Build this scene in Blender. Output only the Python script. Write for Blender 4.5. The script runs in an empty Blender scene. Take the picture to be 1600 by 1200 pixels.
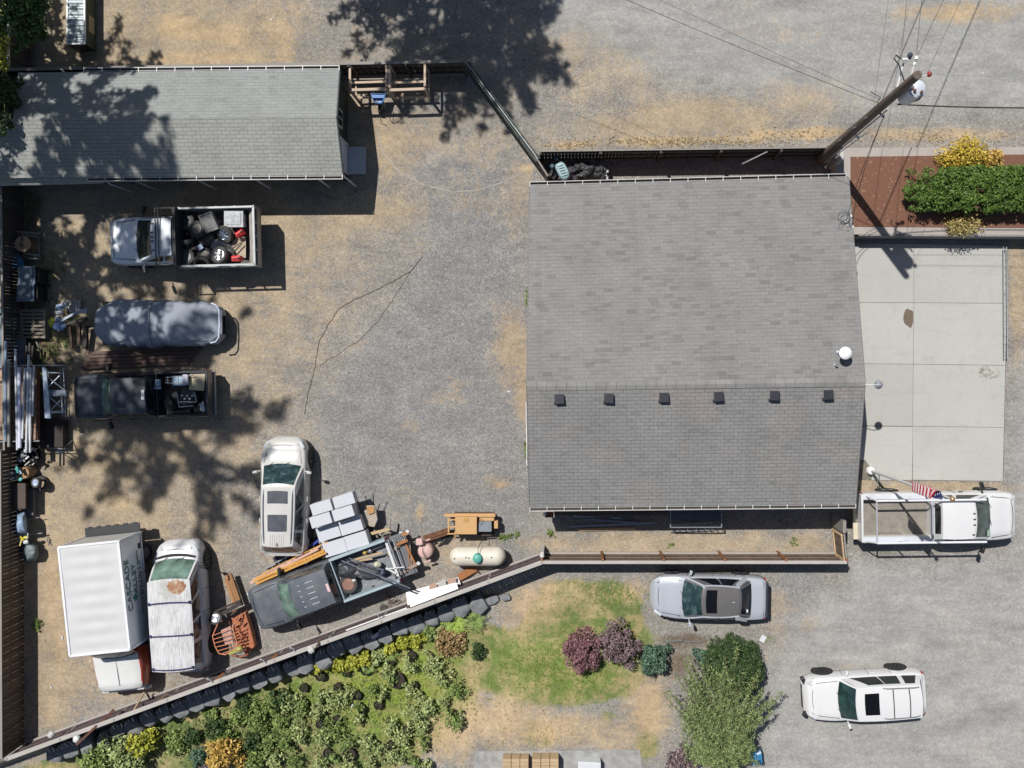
import bpy, math, random
import numpy as np
from mathutils import Vector, Matrix, noise as mnoise
random.seed(7)
# ---------------------------------------------------------------- camera, light, exposure
SC = bpy.context.scene
HC = 36.0; FP = 1333.0; VX, VY = 885.0, 565.0
cam = bpy.data.objects.new("camera", bpy.data.cameras.new("camera"))
SC.collection.objects.link(cam); SC.camera = cam
cam.location = (0, 0, HC); cam.rotation_euler = (0, 0, 0)
cam.data.sensor_width = 36; cam.data.lens = 36*FP/1600
cam.data.shift_x = -(VX-800)/1600; cam.data.shift_y = -(600-VY)/1600
cam.data.clip_end = 2000
EL = math.radians(58.6)
SDX, SDY = 0.597, -0.802
sun = bpy.data.objects.new("sun", bpy.data.lights.new("sun", 'SUN'))
SC.collection.objects.link(sun)
sun.data.energy = 4.6; sun.data.angle = math.radians(0.55); sun.data.color = (1.0, 0.97, 0.925)
sun.rotation_euler = Vector((SDX*math.cos(EL), SDY*math.cos(EL), -math.sin(EL))).to_track_quat('-Z', 'Y').to_euler()
sun.location = (-10, 15, 60)
W = bpy.data.worlds.new("World"); SC.world = W; W.use_nodes = True
wn = W.node_tree; bg = wn.nodes["Background"]
sky = wn.nodes.new("ShaderNodeTexSky"); sky.sky_type = 'NISHITA'; sky.sun_disc = False
sky.sun_elevation = EL; sky.sun_rotation = math.radians(-36.7)
wn.links.new(sky.outputs[0], bg.inputs[0]); bg.inputs[1].default_value = 0.057
SC.view_settings.view_transform = 'Standard'; SC.view_settings.look = 'None'
SC.view_settings.exposure = 0.0; SC.view_settings.gamma = 1
SC.render.engine = 'CYCLES'
SC.cycles.max_bounces = 5; SC.cycles.diffuse_bounces = 2; SC.cycles.glossy_bounces = 2
SC.cycles.transparent_max_bounces = 6; SC.cycles.caustics_reflective = False; SC.cycles.caustics_refractive = False
# ---------------------------------------------------------------- coordinates (pixels of the 1600x1200 survey photo -> metres)
def P(px, py, z=0.0):
    k = (HC-z)/FP
    return Vector(((px-VX)*k, (VY-py)*k, z))
FA = P(45, 1161); FB = P(848, 866)
FD = (FB-FA).normalized(); FN = Vector((FD.y, -FD.x, 0))      # FN points south-east, into the garden
def sstep(a, b, x):
    t = min(1, max(0, (x-a)/(b-a))); return t*t*(3-2*t)
X640, X870 = P(600, 0).x, P(850, 0).x
def gz(x, y):
    s = (x-FA.x)*FN.x + (y-FA.y)*FN.y
    if s < 0.3: return 0.0
    return -0.85*sstep(0.3, 0.75, s)*(1-sstep(X640, X870, x))
def Pg(px, py, dz=0.0):
    z = 0
    for _ in range(4):
        p = P(px, py, z); z = gz(p.x, p.y)+dz
    return P(px, py, z)
# ---------------------------------------------------------------- mesh builder
class MB:
    def __init__(s): s.v = []; s.f = []; s.mi = []; s.m = 0
    def add(s, vs, fs):
        b = len(s.v); s.v += [tuple(v) for v in vs]
        for f in fs: s.f.append([i+b for i in f]); s.mi.append(s.m)
        return s
    def box(s, c, d, rz=0, M=None):
        x, y, z = d[0]/2, d[1]/2, d[2]/2
        vs = [Vector(p) for p in ((-x,-y,-z),(x,-y,-z),(x,y,-z),(-x,y,-z),(-x,-y,z),(x,-y,z),(x,y,z),(-x,y,z))]
        R = M if M is not None else Matrix.Rotation(rz, 4, 'Z')
        return s.add([R @ v + Vector(c) for v in vs], [(0,3,2,1),(4,5,6,7),(0,1,5,4),(1,2,6,5),(2,3,7,6),(3,0,4,7)])
    def beam(s, a, b, w, h):
        a = Vector(a); b = Vector(b); d = b-a
        if d.length < 1e-5: return s
        q = d.to_track_quat('X', 'Z').to_matrix().to_4x4()
        return s.box((a+b)/2, (d.length, w, h), M=q)
    def tube(s, pts, r, n=7, r1=None, cap=True):
        pts = [Vector(p) for p in pts]; N = len(pts); rs = [r+((r1 if r1 is not None else r)-r)*i/max(1, N-1) for i in range(N)]
        vs = []; up = None
        for i, p in enumerate(pts):
            d = (pts[min(i+1, N-1)]-pts[max(i-1, 0)]).normalized()
            if up is None:
                up = Vector((0,0,1)) if abs(d.z) < .9 else Vector((1,0,0))
            x = d.cross(up)
            if x.length < 1e-4: x = d.cross(Vector((0,1,0)))
            x.normalize(); y = x.cross(d).normalized(); up = y
            for k in range(n):
                a = 2*math.pi*k/n; vs.append(p+(x*math.cos(a)+y*math.sin(a))*rs[i])
        fs = [(i*n+k, i*n+(k+1)%n, (i+1)*n+(k+1)%n, (i+1)*n+k) for i in range(N-1) for k in range(n)]
        if cap: fs += [tuple(range(n))[::-1], tuple((N-1)*n+k for k in range(n))]
        return s.add(vs, fs)
    def lathe(s, prof, M=None, n=20, cap=True):
        M = M or Matrix.Identity(4); vs = []
        for r, z in prof:
            for k in range(n):
                a = 2*math.pi*k/n; vs.append(M @ Vector((r*math.cos(a), r*math.sin(a), z)))
        N = len(prof)
        fs = [(i*n+k, i*n+(k+1)%n, (i+1)*n+(k+1)%n, (i+1)*n+k) for i in range(N-1) for k in range(n)]
        if cap and prof[0][0] > 1e-6: fs.append(tuple(range(n))[::-1])
        if cap and prof[-1][0] > 1e-6: fs.append(tuple((N-1)*n+k for k in range(n)))
        return s.add(vs, fs)
    def prism(s, poly, z0, z1):
        n = len(poly)
        vs = [(p[0], p[1], z0) for p in poly]+[(p[0], p[1], z1) for p in poly]
        return s.add(vs, [tuple(range(n))[::-1], tuple(range(n, 2*n))]+[(i, (i+1)%n, n+(i+1)%n, n+i) for i in range(n)])
    def slab(s, tops, t):                      # thick polygon: top corners, thickness down
        n = len(tops); tops = [Vector(p) for p in tops]
        vs = [p-Vector((0,0,t)) for p in tops]+tops
        return s.add(vs, [tuple(range(n))[::-1], tuple(range(n, 2*n))]+[(i, (i+1)%n, n+(i+1)%n, n+i) for i in range(n)])
    def grid(s, fn, nu, nv):
        vs = [fn(i/nu, j/nv) for j in range(nv+1) for i in range(nu+1)]; w = nu+1
        return s.add(vs, [(j*w+i, j*w+i+1, (j+1)*w+i+1, (j+1)*w+i) for j in range(nv) for i in range(nu)])
    def blob(s, c, r, n=10, rough=0.15, seed=0, flat=None):
        c = Vector(c); vs = []; fs = []; m = n*2
        for j in range(n+1):
            th = math.pi*j/n
            for i in range(m):
                a = 2*math.pi*i/m
                d = Vector((math.sin(th)*math.cos(a), math.sin(th)*math.sin(a), math.cos(th)))
                k = 1+rough*mnoise.noise(d*2.3+Vector((seed*7.1, seed, 0)))+rough*.5*mnoise.noise(d*6+Vector((seed*3.1, 0, seed)))
                p = Vector((d.x*r[0]*k, d.y*r[1]*k, d.z*r[2]*k))
                if flat is not None: p.z = max(p.z, flat)
                vs.append(c+p)
        for j in range(n):
            for i in range(m): fs.append((j*m+i, (j+1)*m+i, (j+1)*m+(i+1)%m, j*m+(i+1)%m))
        return s.add(vs, fs)
def chain(o):
    M = Matrix.Identity(4)
    while o is not None: M = o.matrix_basis @ M; o = o.parent
    return M
COL = SC.collection
def obj(name, mb, mats, parent=None, smooth=0, bevel=0, world=False, label=None, merge=False):
    me = bpy.data.meshes.new(name); vs = mb.v
    if world and parent is not None:
        Mi = chain(parent).inverted(); vs = [Mi @ Vector(v) for v in vs]
    me.from_pydata([tuple(v) for v in vs], [], mb.f)
    if not isinstance(mats, (list, tuple)): mats = [mats]
    for m in mats: me.materials.append(m)
    if len(mats) > 1: me.polygons.foreach_set("material_index", mb.mi)
    if merge:
        import bmesh
        b = bmesh.new(); b.from_mesh(me); bmesh.ops.remove_doubles(b, verts=b.verts, dist=0.0015)
        bmesh.ops.recalc_face_normals(b, faces=b.faces); b.to_mesh(me); b.free()
    if smooth:
        me.polygons.foreach_set("use_smooth", [True]*len(me.polygons)); me.set_sharp_from_angle(angle=math.radians(smooth))
    me.update()
    o = bpy.data.objects.new(name, me); COL.objects.link(o)
    if parent is not None: o.parent = parent
    if bevel:
        bv = o.modifiers.new("bevel", 'BEVEL'); bv.width = bevel; bv.segments = 2; bv.limit_method = 'ANGLE'; bv.angle_limit = math.radians(40)
    if label: o['label'] = label
    return o
def thing(name, label, cat, loc=(0,0,0), rz=0, group=None):
    o = bpy.data.objects.new(name, None); COL.objects.link(o); o.empty_display_size = .3
    o.location = loc; o.rotation_euler = (0, 0, rz); o['label'] = label; o['category'] = cat
    if group: o['group'] = group
    return o
def single(name, mb, mats, label, cat, group=None, loc=None, rz=0, **k):
    """a thing that is one mesh; mb is in world space, origin moved to loc"""
    if loc is None:
        a = np.array([tuple(v) for v in mb.v]); loc = ((a[:,0].min()+a[:,0].max())/2, (a[:,1].min()+a[:,1].max())/2, a[:,2].min())
    M = (Matrix.Translation(loc) @ Matrix.Rotation(rz, 4, 'Z')).inverted()
    mb.v = [tuple(M @ Vector(v)) for v in mb.v]
    o = obj(name, mb, mats, **k); o.location = loc; o.rotation_euler = (0, 0, rz); o['label'] = label; o['category'] = cat
    if group: o['group'] = group
    return o
def structure(name, mb, mats, **k):
    o = obj(name, mb, mats, **k); o['kind'] = 'structure'; return o
# ---------------------------------------------------------------- materials
_M = {}
class NT:
    def __init__(s, name):
        s.mat = bpy.data.materials.new(name); s.mat.use_nodes = True; s.t = s.mat.node_tree
        s.b = s.t.nodes["Principled BSDF"]
    def n(s, typ, **kw):
        nd = s.t.nodes.new("ShaderNode"+typ)
        for k, v in kw.items():
            if k in nd.inputs: s.set(nd.inputs[k], v)
            else: setattr(nd, k, v)
        return nd
    def set(s, inp, v):
        if hasattr(v, 'is_linked') or isinstance(v, bpy.types.NodeSocket): s.t.links.new(v, inp)
        elif isinstance(v, (tuple, list)) and len(v) == 3 and inp.type == 'RGBA': inp.default_value = (*v, 1)
        else: inp.default_value = v
    def co(s, scale=(1,1,1), rot=(0,0,0), kind='Object'):
        tc = s.n('TexCoord'); mp = s.n('Mapping'); s.t.links.new(tc.outputs[kind], mp.inputs[0])
        mp.inputs['Scale'].default_value = scale; mp.inputs['Rotation'].default_value = rot; return mp.outputs[0]
    def noise(s, vec, scale, detail=4, rough=.55, dist=0):
        return s.n('TexNoise', Vector=vec, Scale=scale, Detail=detail, Roughness=rough, Distortion=dist).outputs['Fac']
    def ramp(s, fac, stops, interp='LINEAR'):
        r = s.n('ValToRGB'); s.set(r.inputs[0], fac); e = r.color_ramp; e.interpolation = interp
        while len(e.elements) < len(stops): e.elements.new(.5)
        for el, (p, c) in zip(e.elements, stops):
            el.position = p; el.color = (c, c, c, 1) if not isinstance(c, (tuple, list)) else (*c, 1)
        return r.outputs[0]
    def mix(s, f, a, b, mode='MIX'):
        m = s.n('MixRGB'); m.blend_type = mode; s.set(m.inputs[0], f); s.set(m.inputs[1], a); s.set(m.inputs[2], b); return m.outputs[0]
    def math(s, op, a, b=0.0, clamp=False):
        m = s.n('Math'); m.operation = op; m.use_clamp = clamp; s.set(m.inputs[0], a); s.set(m.inputs[1], b); return m.outputs[0]
    def bump(s, h, strength, dist=.02):
        b = s.n('Bump', Height=h, Strength=strength, Distance=dist); s.t.links.new(b.outputs[0], s.b.inputs['Normal'])
    def out(s, col, rough=.6, metal=0, **kw):
        s.set(s.b.inputs['Base Color'], col); s.set(s.b.inputs['Roughness'], rough); s.b.inputs['Metallic'].default_value = metal
        for k, v in kw.items(): s.set(s.b.inputs[k], v)
        return s.mat
def mul(c, k): return tuple(min(1, x*k) for x in c)
def mat(name, c, rough=.6, metal=0, var=.18, scale=3, fine=40, stretch=(1,1,1), bump=0, **kw):
    if name in _M: return _M[name]
    t = NT(name); co = t.co(stretch)
    a = t.noise(co, scale, 4); b = t.noise(co, fine, 3)
    f = t.math('ADD', t.math('MULTIPLY', a, .65), t.math('MULTIPLY', b, .35))
    col = t.ramp(f, [(.3, mul(c, 1-var)), (.7, mul(c, 1+var))])
    if bump: t.bump(f, bump)
    _M[name] = t.out(col, rough, metal, **kw); return _M[name]
def paint(name, c, dirt=.25, dirtc=(.3,.27,.22), rough=.3, coat=.5, metal=0.0):
    if name in _M: return _M[name]
    t = NT(name); co = t.co()
    d = t.ramp(t.noise(co, 1.6, 6, .65), [(.42, 0.0), (.75, dirt)])
    d2 = t.ramp(t.noise(co, 38, 3), [(.55, 0.0), (.8, dirt*.6)])
    dd = t.math('ADD', d, d2, True)
    col = t.mix(dd, c, dirtc)
    r = t.math('ADD', t.math('MULTIPLY', dd, .5), rough, True)
    t.b.inputs['Coat Weight'].default_value = coat; t.b.inputs['Coat Roughness'].default_value = .12
    _M[name] = t.out(col, r, metal); return _M[name]
def glass(name, c=(.011,.016,.018), rough=.06):
    if name in _M: return _M[name]
    t = NT(name); n = t.noise(t.co(), 2.2, 3)
    col = t.ramp(n, [(.35, mul(c, .6)), (.7, mul(c, 1.7))])
    _M[name] = t.out(col, rough); t.b.inputs['Specular IOR Level'].default_value = .6; return _M[name]
def wood(name, c, axis=0, var=.35, rough=.75):
    if name in _M: return _M[name]
    st = [9, 9, 9]; st[axis] = .7
    t = NT(name); co = t.co(tuple(st)); g = t.noise(co, 2.2, 5, .65, .3)
    b = t.noise(t.co(), .9, 3)
    f = t.math('ADD', t.math('MULTIPLY', g, .7), t.math('MULTIPLY', b, .3))
    col = t.ramp(f, [(.3, mul(c, 1-var)), (.55, c), (.75, mul(c, 1+var))])
    gi = t.n('NewGeometry'); col = t.mix(1, col, t.ramp(gi.outputs['Random Per Island'], [(0, .72), (.5, 1.0), (1, 1.28)]), 'MULTIPLY')
    t.bump(g, .25); _M[name] = t.out(col, rough); return _M[name]
BLACK = mat('black_plastic', (.018,.018,.02), .45)
RUBBER = mat('tyre_rubber', (.035,.034,.033), .85, var=.35, bump=.2)
CHROME = mat('bright_metal', (.65,.66,.68), .28, .9, var=.1)
STEEL = mat('grey_steel', (.33,.34,.36), .45, .6)
ALU = mat('dull_aluminium', (.52,.54,.56), .4, .7)
WHITE = mat('white_enamel', (.66,.66,.65), .4, var=.06)
WHITEP = mat('white_plastic', (.60,.62,.64), .45, var=.08)
RUST = mat('rusted_steel', (.16,.07,.035), .85, var=.5, scale=6, bump=.2)
REDP = mat('red_plastic', (.6,.03,.03), .35, var=.1)
TAILR = mat('tail_lamp_red', (.35,.02,.02), .2)
LAMPC = mat('headlamp_clear', (.55,.58,.6), .12, var=.2)
AMBER = mat('amber_lens', (.3,.1,.02), .25)
WG = wood('grey_weathered_wood', (.30,.27,.23), 0)
WGy = wood('grey_weathered_wood_y', (.30,.27,.23), 1)
WT = wood('tan_lumber', (.55,.40,.24), 0)
WTy = wood('tan_lumber_y', (.55,.40,.24), 1)
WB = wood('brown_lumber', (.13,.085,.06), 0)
WO = wood('cedar_orange_wood', (.42,.17,.06), 0)
CONC = mat('grey_concrete', (.42,.41,.38), .9, var=.12, scale=1.5, bump=.08)
CARD = mat('brown_cardboard', (.36,.22,.12), .85)
GL = glass('vehicle_glass')
_t = NT('teal_glass_painted_reflections'); _n = _t.noise(_t.co((1.6, .8, 1)), 3.2, 4, .55, .8); _t.out(_t.ramp(_n, [(.3, (.010,.022,.026)), (.55, (.028,.055,.058)), (.72, (.10,.15,.155))]), .08); GLT = _t.mat  # pale blotches are dashboard reflections painted into the glass colour
GLG = glass('green_glass', (.11,.17,.14), .15)
# ---------------------------------------------------------------- ground sheet with its soil zones
def polymask(X, Y, poly, soft):
    ins = np.zeros(X.shape, bool); d = np.full(X.shape, 1e9); n = len(poly)
    for i in range(n):
        x1, y1 = poly[i]; x2, y2 = poly[(i+1) % n]
        c = ((y1 > Y) != (y2 > Y)) & (X < (x2-x1)*(Y-y1)/((y2-y1) or 1e-9)+x1); ins ^= c
        L2 = (x2-x1)**2+(y2-y1)**2; t = np.clip(((X-x1)*(x2-x1)+(Y-y1)*(y2-y1))/L2, 0, 1)
        d = np.minimum(d, np.hypot(X-x1-t*(x2-x1), Y-y1-t*(y2-y1)))
    return np.clip(.5+np.where(ins, d, -d)/soft, 0, 1)
def blobs(X, Y, lst):
    m = np.zeros(X.shape)
    for cx, cy, rx, ry, a, s in lst:
        ca, sa = math.cos(math.radians(a)), math.sin(math.radians(a))
        u = ((X-cx)*ca+(Y-cy)*sa)/rx; v = (-(X-cx)*sa+(Y-cy)*ca)/ry
        m = np.maximum(m, s*np.exp(-(u*u+v*v)**1.3*.9))
    return m
def build_ground():
    out = [-900, -400, -200, -100, -60, -40, -32]
    xs = np.array(out+list(np.arange(-27.5, 23, .15))+[27, 34, 45, 80, 200, 400, 900])
    ys = np.array(out[:-1]+[-28]+list(np.arange(-21, 19, .15))+[23, 30, 45, 80, 200, 400, 900])
    X, Y = np.meshgrid(xs, ys); nx, ny = len(xs), len(ys)
    Z = np.zeros(X.shape)
    S = (X-FA.x)*FN.x+(Y-FA.y)*FN.y
    ss = lambda a, b, x: (lambda t: t*t*(3-2*t))(np.clip((x-a)/(b-a), 0, 1))
    Z = -0.85*ss(.3, .75, S)*(1-ss(X640, X870, X))
    Z -= 0.01
    px = VX+X*FP/HC; py = VY-Y*FP/HC
    tan = np.maximum.reduce([polymask(px, py, [(-400,-300),(480,-300),(470,100),(700,120),(800,240),(640,290),(560,420),(470,600),(430,720),(250,1100),(-400,1300)], 260)*.72,
        blobs(px, py, [(130,720,90,60,30,.95),(150,770,120,70,30,.85),(75,960,35,160,0,1),(90,1060,60,90,0,.9),(560,330,120,40,0,.8),(480,360,90,60,0,.75),(400,450,40,90,60,.7),
          (800,545,30,70,0,.8),(820,600,22,60,0,.95),(805,300,35,60,0,.6),(740,320,70,30,0,.45),(640,790,40,40,0,.4),(700,860,110,40,0,.55),(560,190,90,60,30,.85),(620,220,60,60,0,.7),(330,60,150,60,0,1),(200,60,90,50,0,.9),
          (940,115,160,70,25,.5),(1080,185,170,36,0,.85),(980,200,90,30,0,.8),(1250,160,90,40,0,.6),(1500,20,140,18,0,.7),(1180,30,80,30,20,.3),(1060,850,260,22,0,.85),(1250,850,60,20,0,.8),
          (1350,745,20,40,0,1),(1470,762,130,10,0,1),(1590,450,14,110,0,1),(1200,945,60,20,0,.6),(1220,990,30,50,0,.4),(700,620,40,18,0,.4),(640,665,20,14,0,.5),(715,600,18,14,0,.5),(780,755,26,12,0,.7),(655,800,10,20,0,.75),(1260,975,18,16,0,.5),(1300,1080,40,60,0,.35),(1180,900,40,20,0,.4)])])
    straw = blobs(px, py, [(300,45,140,26,10,.85),(330,90,150,14,0,.85),(440,60,40,60,0,.7),(150,715,70,26,30,.6),(80,900,24,110,0,.8),(92,1000,18,80,0,.75),(180,780,60,16,20,.7),(75,1090,26,40,0,.5),
          (1080,219,190,10,-2,1),(900,226,70,8,-2,.9),(1250,208,110,12,-2,1),(1450,210,190,14,0,.8),(1350,222,60,10,0,.5),(1470,20,110,16,0,.6),(600,290,40,60,20,.45),(600,200,16,40,0,.5),(825,262,12,10,0,.9),(655,797,8,20,0,.8),(780,758,14,8,0,.9),(520,300,60,20,0,.5),(560,310,80,20,0,.5),(640,250,60,14,10,.35),
          (780,1130,110,60,0,.95),(700,1160,60,50,0,1),(880,1140,130,35,0,.9),(1010,1100,50,90,0,.9),(960,1150,60,40,0,.8),(830,950,70,45,-25,.95),(900,935,60,40,0,.7),(985,1150,50,60,0,.7),(770,930,30,20,0,.5),(990,925,30,30,0,.8),(740,1040,26,70,20,.75),(245,1010,40,40,0,0),(440,1110,30,20,0,.7),(300,1105,40,15,0,.45),(620,1190,40,18,0,.3),(380,1085,20,12,0,.7)])
    lawn = polymask(px, py, [(430,1060),(520,1030),(600,1010),(700,985),(760,975),(800,985),(850,915),(890,905),(960,905),(1000,925),(1015,985),(1010,1060),(985,1090),(880,1105),(800,1100),(745,1080),(740,1120),(700,1160),(600,1230),(-100,1260),(60,1200),(200,1150),(330,1110)], 26)
    green = np.maximum(lawn, blobs(px, py, [(5,60,16,80,0,1),(-60,60,80,200,0,1),(833,1145,22,30,0,.7),(855,1150,14,18,0,.9),(1010,1165,22,30,0,.85),(950,1120,20,14,0,.6),(900,930,60,18,10,.85),(985,1000,40,40,0,.9),(825,470,5,22,0,.9),(822,700,5,14,0,.7),(860,833,6,5,0,.9),(795,838,8,5,0,.8),(808,833,5,5,0,.8),(782,845,5,5,0,.7),(1045,850,10,6,0,.3),(1240,845,14,9,0,.5),(55,975,8,14,0,.8),(60,560,60,60,0,.4),(100,520,40,40,0,.5),(85,400,40,60,0,.4),(1200,1000,22,10,0,.6),(240,1130,90,30,-20,.8),(1330,222,20,6,0,.2),(1570,228,20,6,0,.3)]))
    bright = blobs(px, py, [(870,1040,120,60,0,.35),(600,1080,130,80,0,.9),(840,1060,60,40,0,0),(5,60,30,80,0,1)])
    light = np.maximum(polymask(px, py, [(1575,700),(1640,340),(2400,300),(2400,1500),(1180,1500),(1195,1060),(1230,960),(1330,920),(1340,880),(1590,880)], 90),
        np.maximum(polymask(px, py, [(840,-300),(840,60),(980,130),(1300,190),(2000,185),(2000,-300)], 110)*.8, blobs(px, py, [(690,240,90,22,-38,.5),(640,300,60,20,-30,.3),(1100,850,200,14,0,.8)])))
    coarse = np.maximum(polymask(px, py, [(590,120),(720,110),(830,280),(828,600),(826,900),(640,860),(520,780),(490,640),(640,430),(640,300)], 130), blobs(px, py, [(1230,920,70,60,0,.8),(130,1100,60,50,0,.8),(190,30,60,50,0,.8),(150,50,30,60,0,.7),(340,75,70,12,0,.5),(800,865,60,40,0,.6),(870,1180,150,16,0,1),(1400,100,200,60,0,.4)]))
    mulch = blobs(px, py, [(35,60,30,70,0,1),(30,330,40,60,0,.9),(55,600,50,160,0,.8),(60,1000,26,200,0,.35),(420,1120,90,50,0,.9),(1070,1000,50,14,0,.7),(1060,1040,40,30,0,.6),(1010,1110,22,60,20,.5),(620,895,40,16,-20,.4),(120,150,60,40,0,.7),(30,470,30,200,0,.7)])
    n = nx*ny
    vs = np.stack([X.ravel(), Y.ravel(), Z.ravel()], 1)
    idx = np.arange(n).reshape(ny, nx)
    fs = np.stack([idx[:-1,:-1].ravel(), idx[:-1,1:].ravel(), idx[1:,1:].ravel(), idx[1:,:-1].ravel()], 1)
    me = bpy.data.meshes.new("ground"); me.from_pydata(vs.tolist(), [], fs.tolist())
    for nm, chs in (("zone", (tan, straw, green)), ("zone2", (light, coarse, mulch))):
        at = me.color_attributes.new(nm, 'FLOAT_COLOR', 'POINT')
        buf = np.ones((n, 4), np.float32)
        for i, c in enumerate(chs): buf[:, i] = c.ravel()
        at.data.foreach_set("color", buf.ravel())
    at = me.attributes.new("fresh", 'FLOAT', 'POINT'); at.data.foreach_set("value", bright.ravel().astype(np.float32))
    me.polygons.foreach_set("use_smooth", [True]*len(me.polygons))
    t = NT("ground_soil_and_gravel"); co = t.co()
    n1 = t.noise(co, .7, 8, .62); n2 = t.noise(co, 5.5, 6, .7); n3 = t.noise(co, 30, 3, .6)
    pert = t.math('ADD', t.math('MULTIPLY', t.math('SUBTRACT', n1, .5), 1.1), t.math('MULTIPLY', t.math('SUBTRACT', n2, .5), 1.0))
    pert = t.math('ADD', pert, t.math('MULTIPLY', t.math('SUBTRACT', n3, .5), .5))
    def sep(nm):
        a = t.n('Attribute'); a.attribute_name = nm; s = t.n('SeparateColor'); t.t.links.new(a.outputs['Color'], s.inputs[0]); return s.outputs
    z = sep("zone"); z2 = sep("zone2"); fr = t.n('Attribute'); fr.attribute_name = "fresh"
    def mk(ch, lo=.3, hi=.7, k=1.0): return t.ramp(t.math('ADD', ch, t.math('MULTIPLY', pert, k)), [(lo, 0), (hi, 1)])
    vor = t.n('TexVoronoi', Vector=co, Scale=31.0); vs_ = t.n('SeparateColor'); t.t.links.new(vor.outputs['Color'], vs_.inputs[0])
    vor2 = t.n('TexVoronoi', Vector=co, Scale=11.0); vb_ = t.n('SeparateColor'); t.t.links.new(vor2.outputs['Color'], vb_.inputs[0])
    stone = t.ramp(vs_.outputs[0], [(0, .60), (.5, .98), (.95, 1.18), (1, 1.6)])
    stone2 = t.ramp(vs_.outputs[0], [(0, .87), (.5, 1.0), (.97, 1.09), (1, 1.28)])
    big = t.ramp(n1, [(.25, .84), (.75, 1.15)])
    rut = t.noise(t.co((.35, 1.3, 1), (0, 0, 1.2)), 1.2, 5, .6, 1.5); rt = t.ramp(rut, [(.3, .86), (.5, 1.0), (.72, 1.10)])
    gravel = t.mix(1, t.mix(n2, (.255,.243,.224), (.325,.298,.262)), stone, 'MULTIPLY')
    coarse_c = t.mix(1, t.mix(n2, (.22,.22,.217), (.288,.282,.27)), stone, 'MULTIPLY')
    trk = t.noise(t.co((.22, .9, 1), (0, 0, -.5)), 1.1, 5, .6, 1.2); light_c = t.mix(t.ramp(trk, [(.35, 0), (.68, 1)]), (.305,.300,.287), (.365,.357,.338)); light_c = t.mix(1, light_c, stone2, 'MULTIPLY')
    fib = t.noise(t.co((1, 1, 1)), 60, 4, .7, 1.5)
    tan_c = t.mix(fib, (.25,.19,.125), (.56,.44,.29))
    tan_c = t.mix(.45, tan_c, t.mix(1, tan_c, stone, 'MULTIPLY'))
    straw_c = t.mix(t.ramp(fib, [(.32, 0), (.68, 1)]), (.29,.20,.11), (.66,.50,.31))
    g1 = t.mix(t.ramp(fib, [(.3, 0), (.7, 1)]), (.05,.09,.025), (.20,.26,.08))
    g2 = t.mix(t.ramp(fib, [(.3, 0), (.7, 1)]), (.13,.19,.02), (.36,.44,.07))
    g = t.mix(fr.outputs['Fac'], g1, g2)
    gp = t.mix(t.math('MULTIPLY', t.ramp(t.noise(co, 1.5, 7, .7), [(.44, 0), (.60, .9)]), t.math('SUBTRACT', 1.0, t.math('MULTIPLY', fr.outputs['Fac'], .6))), g, (.38,.30,.15))
    mul_c = t.mix(n3, (.055,.038,.025), (.17,.12,.075))
    c = t.mix(mk(z2[1]), gravel, coarse_c)
    c = t.mix(mk(z2[0], k=.6), c, light_c)
    c = t.mix(t.math('MULTIPLY', mk(z[0], .22, .78, 1.5), .82), c, tan_c)
    c = t.mix(t.math('MULTIPLY', mk(z2[2]), .8), c, mul_c)
    c = t.mix(t.math('MULTIPLY', mk(z[2], .35, .65), .96), c, gp)
    c = t.mix(t.math('MULTIPLY', mk(t.math('MULTIPLY', z[1], .88), .36, .86), .88), c, straw_c)
    # pale twigs and dark flecks
    fl = t.ramp(t.noise(co, 3.1, 2), [(.62, 0), (.75, 1)])
    sp = t.ramp(vb_.outputs[1], [(.975, 0), (.985, 1)], 'CONSTANT')
    c = t.mix(t.math('MULTIPLY', t.math('MULTIPLY', fl, sp), .8), c, (.62,.58,.5))
    dk = t.ramp(t.noise(t.co(), 2.2, 7, .7), [(.66, 0), (.78, .5)])
    c = t.mix(dk, c, (.12,.10,.08))
    c = t.mix(1, c, big, 'MULTIPLY'); c = t.mix(1, c, rt, 'MULTIPLY')
    c = t.mix(1, c, t.ramp(vb_.outputs[0], [(0, .90), (.8, 1.04), (1, 1.12)]), 'MULTIPLY')
    h = t.math('ADD', t.math('MULTIPLY', vs_.outputs[0], .5), t.math('MULTIPLY', fib, .8))
    t.bump(h, .42, .025); t.out(c, .95); t.b.inputs['Specular IOR Level'].default_value = .15
    me.materials.append(t.mat)
    o = bpy.data.objects.new("ground", me); COL.objects.link(o); o['kind'] = 'structure'
build_ground()
# concrete apron east of the garage
def m_pad():
    t = NT("concrete_apron"); co = t.co(); n = t.noise(co, .5, 7, .6); f = t.noise(co, 26, 4)
    c = t.mix(n, (.385,.38,.352), (.45,.443,.415)); c = t.mix(1, c, t.ramp(f, [(.3, .93), (.7, 1.07)]), 'MULTIPLY')
    gi = t.n('NewGeometry'); c = t.mix(1, c, t.ramp(gi.outputs['Random Per Island'], [(0, .93), (1, 1.06)]), 'MULTIPLY')
    tk = t.ramp(t.noise(t.co((.25, 3.2, 1), (0, 0, .12)), 1.0, 5, .6, .6), [(.58, 0), (.72, .22)]); c = t.mix(tk, c, (.27,.265,.25))
    s = t.ramp(t.noise(co, 1.3, 8, .7, 1), [(.52, 0), (.78, .38)]); c = t.mix(s, c, (.30,.27,.22))
    t.bump(f, .08); return t.out(c, .85)
PADM = m_pad()
pc = [[P(1326,380,.02), P(1428,381,.02), P(1574,384,.02)], [P(1320,473,.02), P(1428,473,.02), P(1573,474,.02)], [P(1318,568,.02), P(1427,569,.02), P(1571,571,.02)], [P(1318,665,.02), P(1426,666,.02), P(1569,668,.02)], [P(1351,719,.02), P(1426,750,.02), P(1567,752,.02)]]
padmb = MB()
g = .009
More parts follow.
